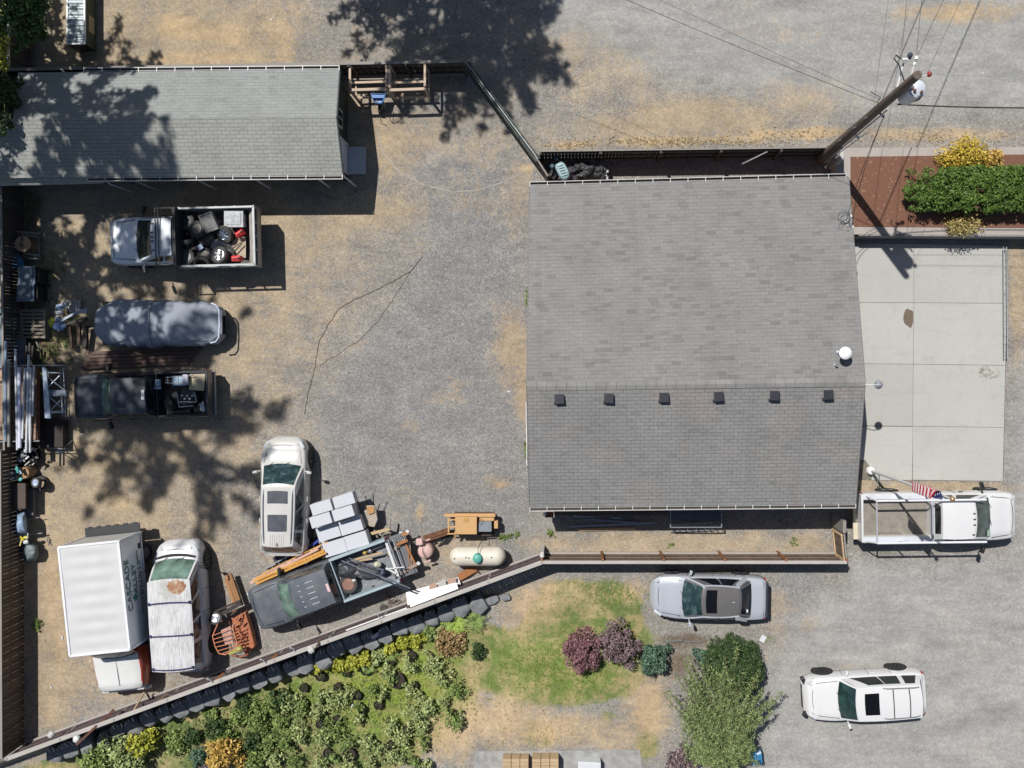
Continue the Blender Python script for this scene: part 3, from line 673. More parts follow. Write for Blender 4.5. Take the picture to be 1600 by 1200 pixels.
class Cabin:
    def __init__(s, xbf, xrf, xrr, xbr, wbf, wrf, wrr, wbr, zb, zr, bb=.16, br=.08, rb=.05, rr=.05, sb=.03, crown=.05):
        s.__dict__.update(locals())
    def front(s, u, v):
        l = lambda a, b: a+(b-a)*v; q = 1-u*u
        return Vector((l(s.xbf+s.bb*q, s.xrf+s.br*q)+.02*math.sin(math.pi*v), u*l(s.wbf, s.wrf), l(s.zb, s.zr)+s.crown*q*v))
    def rear(s, u, v):
        l = lambda a, b: a+(b-a)*v; q = 1-u*u
        return Vector((l(s.xbr-s.rb*q, s.xrr-s.rr*q)-.02*math.sin(math.pi*v), u*l(s.wbr, s.wrr), l(s.zb, s.zr)+s.crown*q*v))
    def side(s, sg, u, v):
        l = lambda a, b, t: a+(b-a)*t
        return Vector((l(l(s.xbf, s.xbr, u), l(s.xrf, s.xrr, u), v), sg*(l(l(s.wbf, s.wbr, u), l(s.wrf, s.wrr, u), v)+s.sb*4*u*(1-u)+.02*math.sin(math.pi*v)), l(s.zb, s.zr, v)))
    def roof(s, u, v):     # u -1..1 across, v 0..1 front->rear
        q = 1-u*u; l = lambda a, b: a+(b-a)*v
        return Vector((l(s.xrf+s.br*q, s.xrr-s.rr*q), u*(l(s.wrf, s.wrr)+s.sb*4*v*(1-v)), s.zr+s.crown*q+.02*math.sin(math.pi*v)))
    def shell(s):
        mb = MB()
        mb.grid(lambda a, b: s.front(2*a-1, b), 12, 6); mb.grid(lambda a, b: s.rear(1-2*a, b), 12, 6)
        mb.grid(lambda a, b: s.side(1, 1-a, b), 16, 6); mb.grid(lambda a, b: s.side(-1, a, b), 16, 6)
        mb.grid(lambda a, b: s.roof(2*a-1, b), 12, 16)
        return mb
def patch(fn, u0, u1, v0, v1, off=.012, nu=8, nv=4, u0t=None, u1t=None, flip=False, thick=True):
    """panel following a cabin surface, lifted off it by off; u0t/u1t let the top edge be narrower"""
    mb = MB(); u0t = u0 if u0t is None else u0t; u1t = u1 if u1t is None else u1t
    def pt(a, b):
        ua = u0+(u0t-u0)*b; ub = u1+(u1t-u1)*b
        u = ua+(ub-ua)*a; v = v0+(v1-v0)*b
        e = 1e-3; p = fn(u, v); n = (fn(u+e, v)-p).cross(fn(u, v+e)-p)
        if n.length < 1e-12: n = Vector((0,0,1))
        n.normalize()
        c = Vector((p.x-pt.c.x, p.y-pt.c.y, p.z-pt.c.z))
        if n.dot(c) < 0: n = -n
        return p+n*off
    pt.c = Vector((patch.cx, 0, patch.cz)); mb.grid(pt, nu, nv); return mb
patch.cx = 0; patch.cz = .9
def make_wheel(parent, x, y, R, W, rimmat, side, spokes=6, dark=False):
    M = Matrix.Translation((x, y, R)) @ Matrix.Rotation(math.pi/2*(-side), 4, 'X')
    mb = MB(); w = W/2; mb.lathe([(R*.62,-w*.8),(R*.8,-w),(R*.95,-w*.92),(R,-w*.6),(R,w*.6),(R*.95,w*.92),(R*.8,w),(R*.62,w*.8)], M, 26, cap=False)
    wh = bpy.data.objects.new("wheel", None); COL.objects.link(wh); wh.parent = parent
    obj("tyre", mb, RUBBER, wh, smooth=50)
    mb = MB(); mb.lathe([(R*.64,w*.7),(R*.6,w*.78),(R*.56,w*.5),(R*.2,w*.35),(R*.12,w*.75),(0,w*.78)], M, 22)
    for k in range(spokes):
        a = 2*math.pi*k/spokes; d = Vector((math.cos(a), math.sin(a), 0)); mb.beam(M @ (d*R*.14+Vector((0,0,w*.66))), M @ (d*R*.6+Vector((0,0,w*.72))), .05, .03)
    obj("rim", mb, rimmat, wh, smooth=40); return wh
def root_from(name, label, front, rear, zref, group=None, cat="car"):
    a = P(*front, zref); b = P(*rear, zref); c = (a+b)/2; c.z = 0; d = a-b
    return thing(name, label, cat, c, math.atan2(d.y, d.x), group), d.length
def mirrors(r, x, y, z, m, big=False, stalk=.12):
    for s in (1, -1):
        mb = MB(); k = 1.5 if big else 1
        mb.beam((x, s*y, z), (x-.03, s*(y+stalk), z+.03), .05, .04); mb.box((x-.05, s*(y+stalk+.08*k), z+.06), (.11, .19*k, .14*k), rz=.25*s)
        obj("mirror", mb, m, r, bevel=.03, smooth=40)
def strip(r, name, pts, w, h, m, **k):
    mb = MB()
    for a, b in zip(pts, pts[1:]): mb.beam(a, b, w, h)
    return obj(name, mb, m, r, **k)
GAP = mat('panel_gap_black', (.01,.01,.012), .8)
def suv_car(name, label, cat, front, rear, zref, W, pm, sp, group=None):
    r, L = root_from(name, label, front, rear, zref, group, cat); h = L/2; g = sp.get
    zh0, zh1, zb, zr = sp['hood0'], sp['hood1'], sp['belt'], sp['zr']
    cow = h-sp['cowl']; wt = [(-h, .80), (-h+.06, .88), (-h+.22, .955), (-h+.6, 1.0), (h-1.0, 1.0), (h-.6, .97-.02*g('nose', 0)), (h-.34, .91-.05*g('nose', 0)), (h-.15, .81-.09*g('nose', 0)), (h-.05, .68-.12*g('nose', 0)), (h, .54-.12*g('nose', 0))]
    tail = sp.get('tailz', zb-.05)
    zt = [(-h, tail-.35), (-h+.05, tail-.05), (-h+.18, tail), (sp['xbr'], zb), (cow, zh1), (h-.45, zh0), (h-.18, zh0-.10), (h-.04, zh0-.28), (h, zh0-.40)]
    bd = body_loft(W, wt, zt, .24, -h, h, 48); body = obj("body", bd, pm, r, smooth=50)
    c = Cabin(cow-.02+.0, sp['xrf'], sp['xrr'], sp['xbr'], W/2*.90, W/2*sp.get('wr', .66), W/2*sp.get('wrr', .64), W/2*.87, zb-.10, zr, crown=.05)
    patch.cx = (sp['xrf']+sp['xrr'])/2; patch.cz = 1.0
    cb = obj("cabin", c.shell(), sp.get('roofm', pm), r, smooth=42, merge=True)
    gl = sp.get('glass', GL)
    obj("windshield", patch(c.front, -.90, .90, .10, .96, .014, 12, 6), sp.get('ws', gl), r, smooth=60)
    obj("rear_window", patch(c.rear, -.86, .86, sp.get('rv0', .18), .92, .014, 12, 5), gl, r, smooth=60)
    for s in (1, -1):
        for (u0, u1, u0t, u1t) in sp['side']:
            obj("side_window", patch(lambda u, v: c.side(s, u, v), u0, u1, .16, .90, .012, 6, 4, u0t, u1t), gl, r, smooth=60)
        for x in (cow-1.35, cow-2.25):
            mb = MB(); mb.beam((x, s*(W/2+.012), zb-.18), (x-.2, s*(W/2+.012), zb-.17), .03, .035); obj("door_handle", mb, sp.get('handle', pm), r, bevel=.01)
    # hood lines, cowl, wipers
    for s in (1, -1):
        strip(r, "hood_seam", [(cow+.05, s*W*.40, zh1+.028), (h-.55, s*W*.355, zh0+.022), (h-.26, s*W*.30, zh0-.045)], .016, .012, sp.get('seam', GAP))
    mb = MB(); N = 14
    for k in range(N):
        u0, u1 = -1+2*k/N, -1+2*(k+1)/N; a = c.front(u0*.93, .0)+Vector((.07,0,.055)); b = c.front(u1*.93, 0)+Vector((.07,0,.055)); mb.beam(a, b, .10, .02)
    obj("cowl", mb, BLACK, r)
    for u in (-.45, .35):
        mb = MB(); a = c.front(u, .05)+Vector((.03,0,.04)); b = c.front(u+.38, .22)+Vector((.02,0,.03)); mb.beam(a, b, .018, .015); obj("wiper", mb, BLACK, r)
    for s in (1, -1):
        mb = MB(); mb.grid(lambda a, b: Vector((h-.12-.30*a-.03*b, s*(W*.30+.10*W*a+.035*b), zh0-.235+.15*a+.03*(1-b)+.03)), 5, 2)
        mb = MB(); mb.beam((h-.17, s*W*.33, zh0-.14), (h-.46, s*W*.425, zh0-.06), .13, .14); obj("headlight", mb, LAMPC, r, bevel=.04, smooth=40)
        mb = MB(); mb.box((-h+.15, s*W*.405, tail-.17), (.22, .15, .20), rz=-.45*s); obj("taillight", mb, TAILR, r, bevel=.04, smooth=40)
    mb = MB(); mb.box((h-.10, 0, zh0-.38), (.12, W*.46, .17)); obj("grille", mb, GAP, r, bevel=.02)
    mb = MB(); mb.box((-h+.0, 0, .62), (.05, .5, .14)); obj("license_plate", mb, WHITEP, r)
    for s in (1, -1):
        for x in (h-sp.get('fo', .92), -h+sp.get('ro', 1.0)):
            mb = MB(); M = Matrix.Translation((x, s*(W/2-.012), sp['R'])) @ Matrix.Rotation(-s*math.pi/2, 4, 'X'); mb.lathe([(0,.0),(sp['R']*1.17,.0),(sp['R']*1.17,.018),(0,.018)], M, 26)
            obj("wheel_arch", mb, GAP, r); make_wheel(r, x, s*(W/2-.10), sp['R'], .24, sp.get('rim', STEEL), s, sp.get('spokes', 6))
    for s in (1, -1):
        for x in (cow-.22, cow-1.28, cow-2.2):
            strip(r, "door_seam", [(x, s*(W/2-.022), zb-.13), (x-.02, s*(W/2+.002), .62), (x-.05, s*(W/2-.012), .38)], .014, .012, GAP)
    strip(r, "hood_front_seam", [(h-.30-.10*abs(v_)**2, v_*W*.30, zh0-.025+.03*(1-v_*v_)) for v_ in (-1,-.5,0,.5,1)], .014, .012, sp.get('seam', GAP))
    strip(r, "tailgate_seam", [(-h+.16, v_*W*.40, tail+.012) for v_ in (-1, 0, 1)], .012, .01, GAP)
    mirrors(r, cow-.28, W/2-.06, zb-.02, sp.get('mir', pm))
    return r, L, c, h
# --- beige SUV
pm = paint('champagne_paint', (.58,.57,.545), .35, (.40,.36,.31))
r, L, c, h = suv_car("parked_suv", "champagne beige SUV with two sunroof panes parked beside the stacked white boxes", "car", (445,683), (443,869), .85, 1.93, pm,
  dict(hood0=.98, hood1=1.08, belt=1.10, zr=1.62, cowl=1.08, xrf=.54, xrr=-1.86, xbr=-2.24, wr=.70, wrr=.64, tailz=1.02, nose=.8, R=.37, side=[(.10,.42,.20,.44),(.46,.74,.47,.74),(.78,.95,.78,.90)], ws=GLT, glass=glass('suv_side_glass', (.05,.055,.06)), rim=CHROME, handle=pm, seam=mat('grey_seam', (.2,.19,.18), .6)))
dark = mat('dusty_sunroof', (.085,.09,.105), .35, var=.3)
obj("sunroof", patch(c.roof, -.60, .60, .10, .30, .012), dark, r, smooth=60); obj("sunroof", patch(c.roof, -.58, .58, .48, .75, .012), dark, r, smooth=60)
for s in (1, -1):
    pts = [c.roof(s*.86, v)+Vector((0,0,.05 if 0 < i < 8 else .0)) for i, v in enumerate([.04+.92*k/8 for k in range(9)])]
    mb = MB(); mb.tube(pts, .022, 6); obj("roof_rail", mb, mat('grey_roof_rail', (.34,.35,.38), .4, .4), r, smooth=50)
for k in range(7):
    u = -.42+.14*k; mb = MB(); mb.tube([c.roof(u, .80)+Vector((0,0,.004)), c.roof(u, .985)+Vector((0,0,.004))], .006, 4); obj("roof_rib", mb, mat('roof_rib_shadow', (.35,.33,.3), .5), r)
mb = MB(); p = c.roof(0, .93); mb.tube([p, p+Vector((-.03,0,.05)), p+Vector((-.14,0,.12))], .014, 6); obj("antenna", mb, BLACK, r)
# --- silver sedan
pm = paint('silver_blue_paint', (.50,.53,.58), .08, rough=.24, metal=.25)
r, L, c, h = suv_car("parked_sedan", "silver blue sedan with dark sunroof parked along the brown board fence", "car", (1016,930), (1196,933), .62, 1.84, pm,
  dict(hood0=.80, hood1=.95, belt=.98, zr=1.40, cowl=1.28, xrf=.28, xrr=-1.14, xbr=-1.80, wr=.66, wrr=.60, tailz=.98, nose=1, glass=glass('dark_sedan_glass', (.008,.01,.018)), R=.33, side=[(.12,.46,.28,.5),(.50,.82,.53,.76)], ws=GLT, rv0=.12, handle=CHROME, rim=STEEL, roofm=mat('dark_grey_roof_paint', (.12,.115,.115), .4, var=.08)))
for s in (1, -1):
    strip(r, "roof_edge_trim", [c.side(s, u, .965)+Vector((0,s*.012,.012)) for u in [k/10 for k in range(11)]], .06, .03, pm)
    strip(r, "pillar_trim", [c.side(s, 0.01, v)+Vector((0,s*.01,.01)) for v in (0,.3,.6,.96)], .06, .03, pm)
    strip(r, "pillar_trim", [c.side(s, .93, v)+Vector((0,s*.01,.01)) for v in (0,.3,.6,.96)], .28, .03, pm)
obj("sunroof", patch(c.roof, -.76, .76, .09, .38, .012), mat('black_sunroof', (.006,.006,.008), .12, var=0), r, smooth=60)
mb = MB(); mb.box((-h+.02, 0, .93), (.10, 1.45, .2)); obj("rear_bumper_trim", mb, mat('dark_blue_grey', (.03,.033,.045), .4), r, bevel=.04)
mb = MB(); mb.box(c.rear(.62, .55)+Vector((-.03,0,.03)), (.07,.12,.01)); obj("window_sticker", mb, WHITEP, r)
mb = MB(); mb.box(c.roof(0, .82)+Vector((0,0,.03)), (.1,.03,.04)); obj("antenna", mb, pm, r, bevel=.01)
# --- white SUV with roof bars
pm = paint('clean_white_paint', (.68,.68,.68), .04, rough=.25)
r, L, c, h = suv_car("parked_suv", "clean white SUV with black crossbars and dark sunroof alone on the open drive", "car", (1257,1093), (1446,1082), .9, 1.90, pm,
  dict(hood0=.98, hood1=1.10, belt=1.12, zr=1.72, cowl=1.38, xrf=.55, xrr=-1.98, xbr=-2.24, wr=.72, wrr=.70, tailz=1.05, R=.39, side=[(.10,.44,.20,.45),(.46,.70,.46,.70),(.76,.95,.77,.92)], ws=glass('dark_teal_glass', (.02,.045,.045)), rim=mat('dark_rim', (.06,.06,.065), .35, .5), mir=pm))
obj("sunroof", patch(c.roof, -.62, .62, .12, .34, .012), mat('black_sunroof', (.006,.006,.008), .12), r, smooth=60)
for v in (.55, .80):
    mb = MB(); mb.tube([c.roof(u, v)+Vector((0,0,.07)) for u in (-.86,-.4,0,.4,.86)], .02, 6); obj("crossbar", mb, BLACK, r)
for s in (1, -1):
    pts = [c.roof(s*.86, v)+Vector((0,0,.07 if 0 < i < 8 else .0)) for i, v in enumerate([.40+.57*k/8 for k in range(9)])]
    mb = MB(); mb.tube(pts, .024, 6); obj("roof_rail", mb, STEEL, r, smooth=50)
    mb = MB(); mb.box((h-.1, s*.62, .62), (.16, .45, .24), rz=-.45*s); obj("bumper_corner", mb, BLACK, r, bevel=.04)
mb = MB(); mb.box((h-.03, 0, .50), (.10, 1.0, .20)); obj("front_bumper", mb, BLACK, r, bevel=.04)
mb = MB(); mb.box((h+.04, .1, .62), (.03, .4, .12)); obj("license_plate", mb, BLACK, r)
# --- white long SUV with peeling roof
def peel():
    t = NT("peeling_white_roof"); co = t.co((1,1,1)); st = t.noise(t.co((1.2, 26, 1)), 1.5, 6, .7, .4); b = t.noise(co, 1.4, 5, .6); f = t.noise(co, 30, 4)
    m = t.ramp(t.math('ADD', t.math('MULTIPLY', st, .75), t.math('MULTIPLY', f, .25)), [(.44, 1), (.56, 0)])
    c = t.mix(t.math('MULTIPLY', m, t.ramp(b, [(.3, .25), (.6, .9)])), (.66,.66,.67), (.30,.29,.28))
    bb = t.ramp(t.noise(co, 2.6, 4), [(.62, 0), (.68, .7)]); c = t.mix(bb, c, (.42,.42,.42))
    def spot(x, y, rx, ry, colr, c, rr=.5):
        mp = t.n('Mapping'); t.t.links.new(t.n('TexCoord').outputs['Object'], mp.inputs[0]); mp.inputs['Location'].default_value = (-x/rx, -y/ry, 0); mp.inputs['Scale'].default_value = (1/rx, 1/ry, 0)
        l = t.n('VectorMath'); l.operation = 'LENGTH'; t.t.links.new(mp.outputs[0], l.inputs[0])
        d = t.math('ADD', l.outputs['Value'], t.math('MULTIPLY', t.math('SUBTRACT', t.noise(co, 3.5, 4), .5), 1.6))
        return t.mix(t.ramp(d, [(.86, 1), (.98, 0)]), c, colr)
    n3 = t.noise(co, 4, 6, .6)
    c = spot(.92, -.02, .36, .42, (.44,.44,.42), c); c = spot(1.02, -.32, .30, .36, t.ramp(n3, [(.35, (.25,.10,.05)), (.5, (.36,.20,.11)), (.65, (.50,.42,.30))]), c)
    return t.out(c, .6)
pm = paint('aged_white_paint', (.62,.62,.64), .18)
r, L, c, h = suv_car("parked_suv", "old long white SUV with flaking roof, rust bloom and navy crossbars", "car", (276,846), (288,1050), .95, 1.98, pm,
  dict(hood0=1.02, hood1=1.16, belt=1.18, zr=1.86, cowl=.72, xrf=1.27, xrr=-2.30, xbr=-2.55, wr=.82, wrr=.82, tailz=1.12, R=.38, side=[(.06,.24,.10,.25),(.28,.47,.28,.47),(.50,.68,.50,.68),(.72,.94,.72,.93)], ws=GLG, roofm=peel(), mir=BLACK, glass=glass('brownish_side_glass', (.05,.04,.045)), rim=STEEL))
for s in (1, -1):
    strip(r, "body_side_panel", [c.side(s, u, .985)+Vector((0,s*.01,.0)) for u in (0,.25,.5,.75,1)], .05, .03, pm)
    for (a, b) in ((.24,.28),(.47,.50),(.68,.72),(.94,1.0),(0,.06)):
        obj("pillar", patch(lambda u, v: c.side(s, u, v), a, b, .0, 1, .008, 2, 4), pm, r)
NAVY = mat('navy_crossbar', (.035,.04,.11), .5)
for v in (.24, .60, .97):
    mb = MB(); mb.tube([c.roof(u, v)+Vector((0,0,.09)) for u in (-.98,-.5,0,.5,.98)], .026, 6)
    for u in (-.97, .97): mb.box(c.roof(u, v)+Vector((0,0,.04)), (.10,.06,.10))
    obj("crossbar", mb, NAVY, r)
mb = MB(); mb.box((-h-.02, 0, .62), (.18, 1.7, .2)); obj("rear_bumper", mb, mat('grey_blue_bumper', (.42,.45,.52), .4), r, bevel=.05)
# ---------------------------------------------------------------- pickups
def pickup(name, label, front, rear, zref, W, pm, sp, cat="pickup truck"):
    r, L = root_from(name, label, front, rear, zref, None, cat); h = L/2
    zh0, zh1, zb, zr = sp['hood0'], sp['hood1'], sp['belt'], sp['zr']
    cow = h-sp['cowl']; xc = sp['cabrear']
    wt = [(xc, .985), (h-.9, 1.0), (h-.5, .975), (h-.22, .93), (h-.08, .86), (h, .70)]
    zt = [(xc, zb), (cow-.1, zb), (cow, zh1), (h-.35, zh0), (h-.14, zh0-.09), (h-.03, zh0-.25), (h, zh0-.40)]
    obj("body", body_loft(W, wt, zt, .32, xc, h, 44, crown=sp.get('hcrown', .05)), pm, r, smooth=50)
    c = Cabin(cow-.02, sp['xrf'], xc+.10, xc+.01, W/2*.90, W/2*sp.get('wr', .74), W/2*sp.get('wr', .74), W/2*.90, zb-.08, zr, bb=.14, br=.06, rb=.0, rr=.0, sb=.02)
    patch.cx = (sp['xrf']+xc)/2; patch.cz = 1.1
    obj("cabin", c.shell(), sp.get('roofm', pm), r, smooth=42, merge=True); gl = sp.get('glass', GL)
    obj("windshield", patch(c.front, -.90, .90, .08, .95, .014, 12, 6), sp.get('ws', gl), r, smooth=60)
    obj("rear_window", patch(c.rear, -.72, .72, .25, .85, .014), gl, r)
    for s in (1, -1):
        for (u0, u1, u0t, u1t) in sp['side']:
            obj("side_window", patch(lambda u, v: c.side(s, u, v), u0, u1, .16, .90, .012, 6, 4, u0t, u1t), sp.get('sglass', gl), r, smooth=60)
        strip(r, "hood_seam", [(cow+.05, s*W*.41, zh1+.03), (h-.5, s*W*.375, zh0+.03), (h-.22, s*W*.34, zh0-.03)], .018, .014, sp.get('seam', GAP))
        mb = MB(); mb.beam((cow-1.0, s*(W/2+.01), zb-.2), (cow-1.2, s*(W/2+.01), zb-.2), .03, .035); obj("door_handle", mb, BLACK, r)
        mb = MB(); mb.box((h-.13, s*W*.36, zh0-.24), (.16, .22, .16), rz=-.35*s); obj("headlight", mb, LAMPC, r, bevel=.04, smooth=40)
    mb = MB(); mb.box((h-.04, 0, .50), (.14, W*.80, .20)); obj("front_bumper", mb, sp.get('fbump', STEEL), r, bevel=.05)
    mb = MB(); mb.box((h-.10, 0, zh0-.36), (.1, W*.46, .22)); obj("grille", mb, GAP, r, bevel=.02)
    mb = MB(); N = 14
    for k in range(N):
        u0, u1 = -1+2*k/N, -1+2*(k+1)/N; a = c.front(u0*.95, .0)+Vector((.08,0,.045)); b = c.front(u1*.95, 0)+Vector((.08,0,.045)); mb.beam(a, b, .13, .02)
    obj("cowl", mb, sp.get('cowlm', BLACK), r)
    for u in (-.5, .3):
        mb = MB(); a = c.front(u, .04)+Vector((.03,0,.04)); b = c.front(u+.42, .20)+Vector((.02,0,.03)); mb.beam(a, b, .018, .015); obj("wiper", mb, BLACK, r)
    R = sp['R']
    for s in (1, -1):
        for x in (cow-.20, (cow-.20+xc)/2-.1):
            strip(r, "door_seam", [(x, s*(W/2-.025), zb-.10), (x-.02, s*(W/2+.002), .75), (x-.04, s*(W/2-.012), .48)], .014, .012, GAP)
    strip(r, "hood_front_seam", [(h-.24-.08*v_*v_, v_*W*.35, zh0+.015+.03*(1-v_*v_)) for v_ in (-1,-.5,0,.5,1)], .014, .012, sp.get('seam', GAP))
    for s in (1, -1):
        for x in (h-sp.get('fo', .95), -h+sp.get('ro', 1.25)):
            mb = MB(); M = Matrix.Translation((x, s*(W/2-.02), R)) @ Matrix.Rotation(-s*math.pi/2, 4, 'X'); mb.lathe([(0,0),(R*1.17,0),(R*1.17,.03),(0,.03)], M, 26)
            obj("wheel_arch", mb, GAP, r); make_wheel(r, x, s*(W/2-.09), R, .26, sp.get('rim', STEEL), s, 8)
    mirrors(r, cow-.30, W/2-.05, zb+.0, sp.get('mir', BLACK), big=sp.get('bigmir', True), stalk=sp.get('stalk', .16))
    if sp.get('bed', True):
        x1, x0 = xc-.03, -h+sp.get('gate', .0)+.04; zw = sp.get('zbed', 1.22); zf = sp.get('zfloor', .78); rw = sp.get('rail', .09)
        for s in (1, -1):
            mb = MB(); pr = [(W/2-rw-.05, zf), (W/2-rw-.05, zw-.06), (W/2-rw-.02, zw), (W/2-.03, zw), (W/2, zw-.06), (W/2+.0, zf+.1), (W/2-.03, .42), (W/2-.14, .40)]
            n = len(pr); N = 10; vs = []
            for i in range(N+1):
                x = x0+(x1-x0)*i/N; fl = 1+.0*i
                vs += [(x, s*y, z) for y, z in pr]
            mb.add(vs, [(i*n+k, i*n+(k+1)%n, (i+1)*n+(k+1)%n, (i+1)*n+k) for i in range(N) for k in range(n)]+[tuple(range(n)), tuple(N*n+k for k in range(n))])
            obj("bed_side", mb, sp.get('bedm', pm), r, smooth=40, merge=True)
            mb = MB(); mb.beam((x0, s*(W/2-rw/2-.03), zw+.012), (x1, s*(W/2-rw/2-.03), zw+.012), rw*.9, .025); obj("bed_rail", mb, sp.get('railm', BLACK), r, bevel=.008)
            mb = MB(); mb.box((-h+1.25, s*(W/2-.22), zf+.11), (.95, .24, .24)); obj("wheel_well", mb, sp.get('floorm', BLACK), r, bevel=.07, smooth=40)
        mb = MB(); mb.box(((x0+x1)/2, 0, zf-.03), (x1-x0, W-.2, .06))
        for k in range(13): mb.beam((x0+.05, -.66+.11*k, zf+.006), (x1-.05, -.66+.11*k, zf+.006), .05, .012)
        obj("bed_floor", mb, sp.get('floorm', BLACK), r)
        mb = MB(); mb.box((x1-.04, 0, (zf+zw)/2), (.05, W-.16, zw-zf)); obj("bed_front_wall", mb, sp.get('bedm', pm), r, bevel=.01)
        if sp.get('gateup', True):
            mb = MB(); mb.box((x0-.03, 0, (zf+zw)/2-.02), (.09, W-.06, zw-zf+.08)); obj("tailgate", mb, sp.get('bedm', pm), r, bevel=.03, smooth=40)
        else:
            mb = MB(); mb.box((x0-.30, 0, zf-.05), (.60, W-.16, .06))
            for k in range(5): mb.beam((x0-.08-.11*k, -W/2+.16, zf-.01), (x0-.08-.11*k, W/2-.16, zf-.01), .05, .03)
            obj("tailgate", mb, sp.get('gatem', mat('grey_tailgate_liner', (.15,.155,.165), .6)), r, bevel=.01, label="lowered ribbed tailgate")
        mb = MB(); mb.box((-h+.02, 0, .55), (.2, W*.95, .16)); obj("rear_bumper", mb, sp.get('bump', STEEL), r, bevel=.03)
        for s in (1, -1):
            mb = MB(); mb.box((x0+.03, s*(W/2-.05), zf+.17), (.1,.1,.34)); obj("taillight", mb, TAILR, r, bevel=.02)
    return r, L, c, h
# --- dark pickup
pm = paint('dark_blue_black_paint', (.022,.03,.042), .35, (.16,.15,.14), rough=.32)
r3, L3, c3, h3 = pickup("pickup_truck", "dark blue black pickup with loaded bed parked below the covered vehicle", (114,621), (328,614), .95, 1.92, pm,
  dict(hood0=1.12, hood1=1.22, belt=1.24, zr=1.78, cowl=1.36, xrf=.74, cabrear=-.68, R=.39, ws=GLG, side=[(.10,.50,.22,.52),(.56,.90,.57,.88)], railm=mat('dark_rail', (.02,.022,.026), .4)))
obj("sunroof", patch(c3.roof, -.52, .62, .14, .42, .010), mat('dark_sunroof_glass', (.025,.035,.05), .3), r3, smooth=60)
mb = MB(); p = c3.roof(-.05, .93); mb.box(p+Vector((-.02,0,.02)), (.13,.38,.03)); obj("rear_lamp_bar", mb, WHITEP, r3, bevel=.008)
# --- grey pickup, slanted
pm = paint('slate_grey_paint', (.085,.10,.12), .45, (.22,.21,.20), rough=.42, coat=.3)
r5, L5, c5, h5 = pickup("pickup_truck", "slate grey pickup with scrap filled bed parked aslant beside the orange ladders", (393,956), (636,866), .95, 1.92, pm,
  dict(hood0=1.05, hood1=1.17, belt=1.20, zr=1.74, cowl=1.42, xrf=1.24, cabrear=-.36, R=.38, ws=GLG, gate=.55, gateup=False, ro=1.75, hcrown=.06, bedm=mat('bed_grey_blue', (.30,.37,.40), .45, var=.12), railm=mat('pale_green_rail', (.34,.42,.45), .45, var=.1), floorm=mat('scuffed_bed_floor', (.21,.22,.24), .6, var=.4, scale=4), sglass=glass('grey_side_glass', (.07,.08,.085)), side=[(.10,.42,.24,.44),(.47,.66,.47,.66),(.69,.90,.69,.88)], cowlm=mat('grey_cowl', (.22,.24,.27), .6), zfloor=.72))
for k in range(5):
    for (a, b) in ((.20, .26), (.42, .62)):
        u = -.62+.31*k; mb = MB(); mb.tube([c5.roof(u, a)+Vector((0,0,.004)), c5.roof(u, (a+b)/2)+Vector((0,0,.012)), c5.roof(u, b)+Vector((0,0,.004))], .016, 6); obj("roof_rib", mb, mat('worn_pale_rib', (.42,.46,.52), .4), r5, smooth=60)
mb = MB(); mb.box(c5.roof(.05, .93)+Vector((-.04,0,.015)), (.12,.34,.03)); obj("rear_lamp_bar", mb, mat('pinkish_lamp', (.65,.45,.45), .4), r5, bevel=.008)
# --- white stake body dump truck
pm = paint('white_truck_paint', (.84,.87,.90), .06, (.4,.38,.34))
r1, L1, c1, h1 = pickup("dump_truck", "white pickup cab with grey high sided bed full of tyres and scrap beside the shed", (171,378), (404,372), 1.0, 1.98, pm,
  dict(hood0=1.20, hood1=1.34, belt=1.36, zr=1.96, cowl=1.30, xrf=.80, cabrear=-.02, R=.40, bed=False, side=[(.12,.55,.26,.56),(.62,.88,.62,.86)], ws=glass('dappled_glass', (.03,.04,.035)), bump=STEEL, roofm=mat('greyish_white_roof', (.66,.70,.74), .45, var=.1)))
for k in range(5):
    u = (-.72,-.24,.0,.24,.72)[k]; mb = MB(); p = c1.roof(u, .05); mb.blob(p+Vector((0,0,.02)), (.06,.035,.035), 6, 0); obj("cab_marker_light", mb, mat('smoked_amber', (.05,.03,.02), .3), r1)
BX0, BX1, BW = -h1-.08, -.14, 1.16; zf, zs = 1.02, 1.72
SM = mat('galvanised_bed', (.36,.38,.38), .5, .2, var=.2); DM = mat('black_bed_steel', (.03,.033,.038), .55)
mb = MB(); mb.box(((BX0+BX1)/2, 0, zf-.08), (BX1-BX0, 2*BW, .14))
for k in (-.4, .4): mb.beam((BX0, k, zf-.22), (BX1+.1, k, zf-.22), .09, .16)
obj("bed_floor", mb, mat('dirty_steel_floor', (.12,.11,.10), .7, var=.5), r1, bevel=.01)
for s in (1, -1):
    zt2 = zs if s < 0 else zs-.30
    mb = MB(); mb.box(((BX0+BX1)/2, s*BW, (zf+zt2)/2), (BX1-BX0, .05, zt2-zf)); mb.m = 1
    mb.beam((BX0, s*BW, zs+.02), (BX1, s*BW, zs+.02), .075, .05)
    for k in range(5): x = BX0+(BX1-BX0)*k/4; mb.box((x, s*(BW+.035), (zf+zs)/2), (.07,.04,zs-zf+.05))
    obj("bed_side", mb, [mat('beige_side_board', (.42,.42,.39), .6), SM], r1)
mb = MB(); mb.box((BX0, 0, (zf+zs)/2-.15), (.05, 2*BW-.06, zs-zf-.30)); mb.m = 1; mb.beam((BX0, -BW, zs+.02), (BX0, BW, zs+.02), .08, .05)
for y in (-.55, 0, .55): mb.box((BX0, y, zs-.15), (.06, .06, .3))
mb.m = 0; mb.box((BX0+.14, 0, zs-.22), (.52, 2*BW-.1, .04), M=Matrix.Rotation(.85, 4, 'Y')); obj("tailgate", mb, [mat('tan_tailgate', (.38,.36,.32), .6, var=.3), SM], r1)
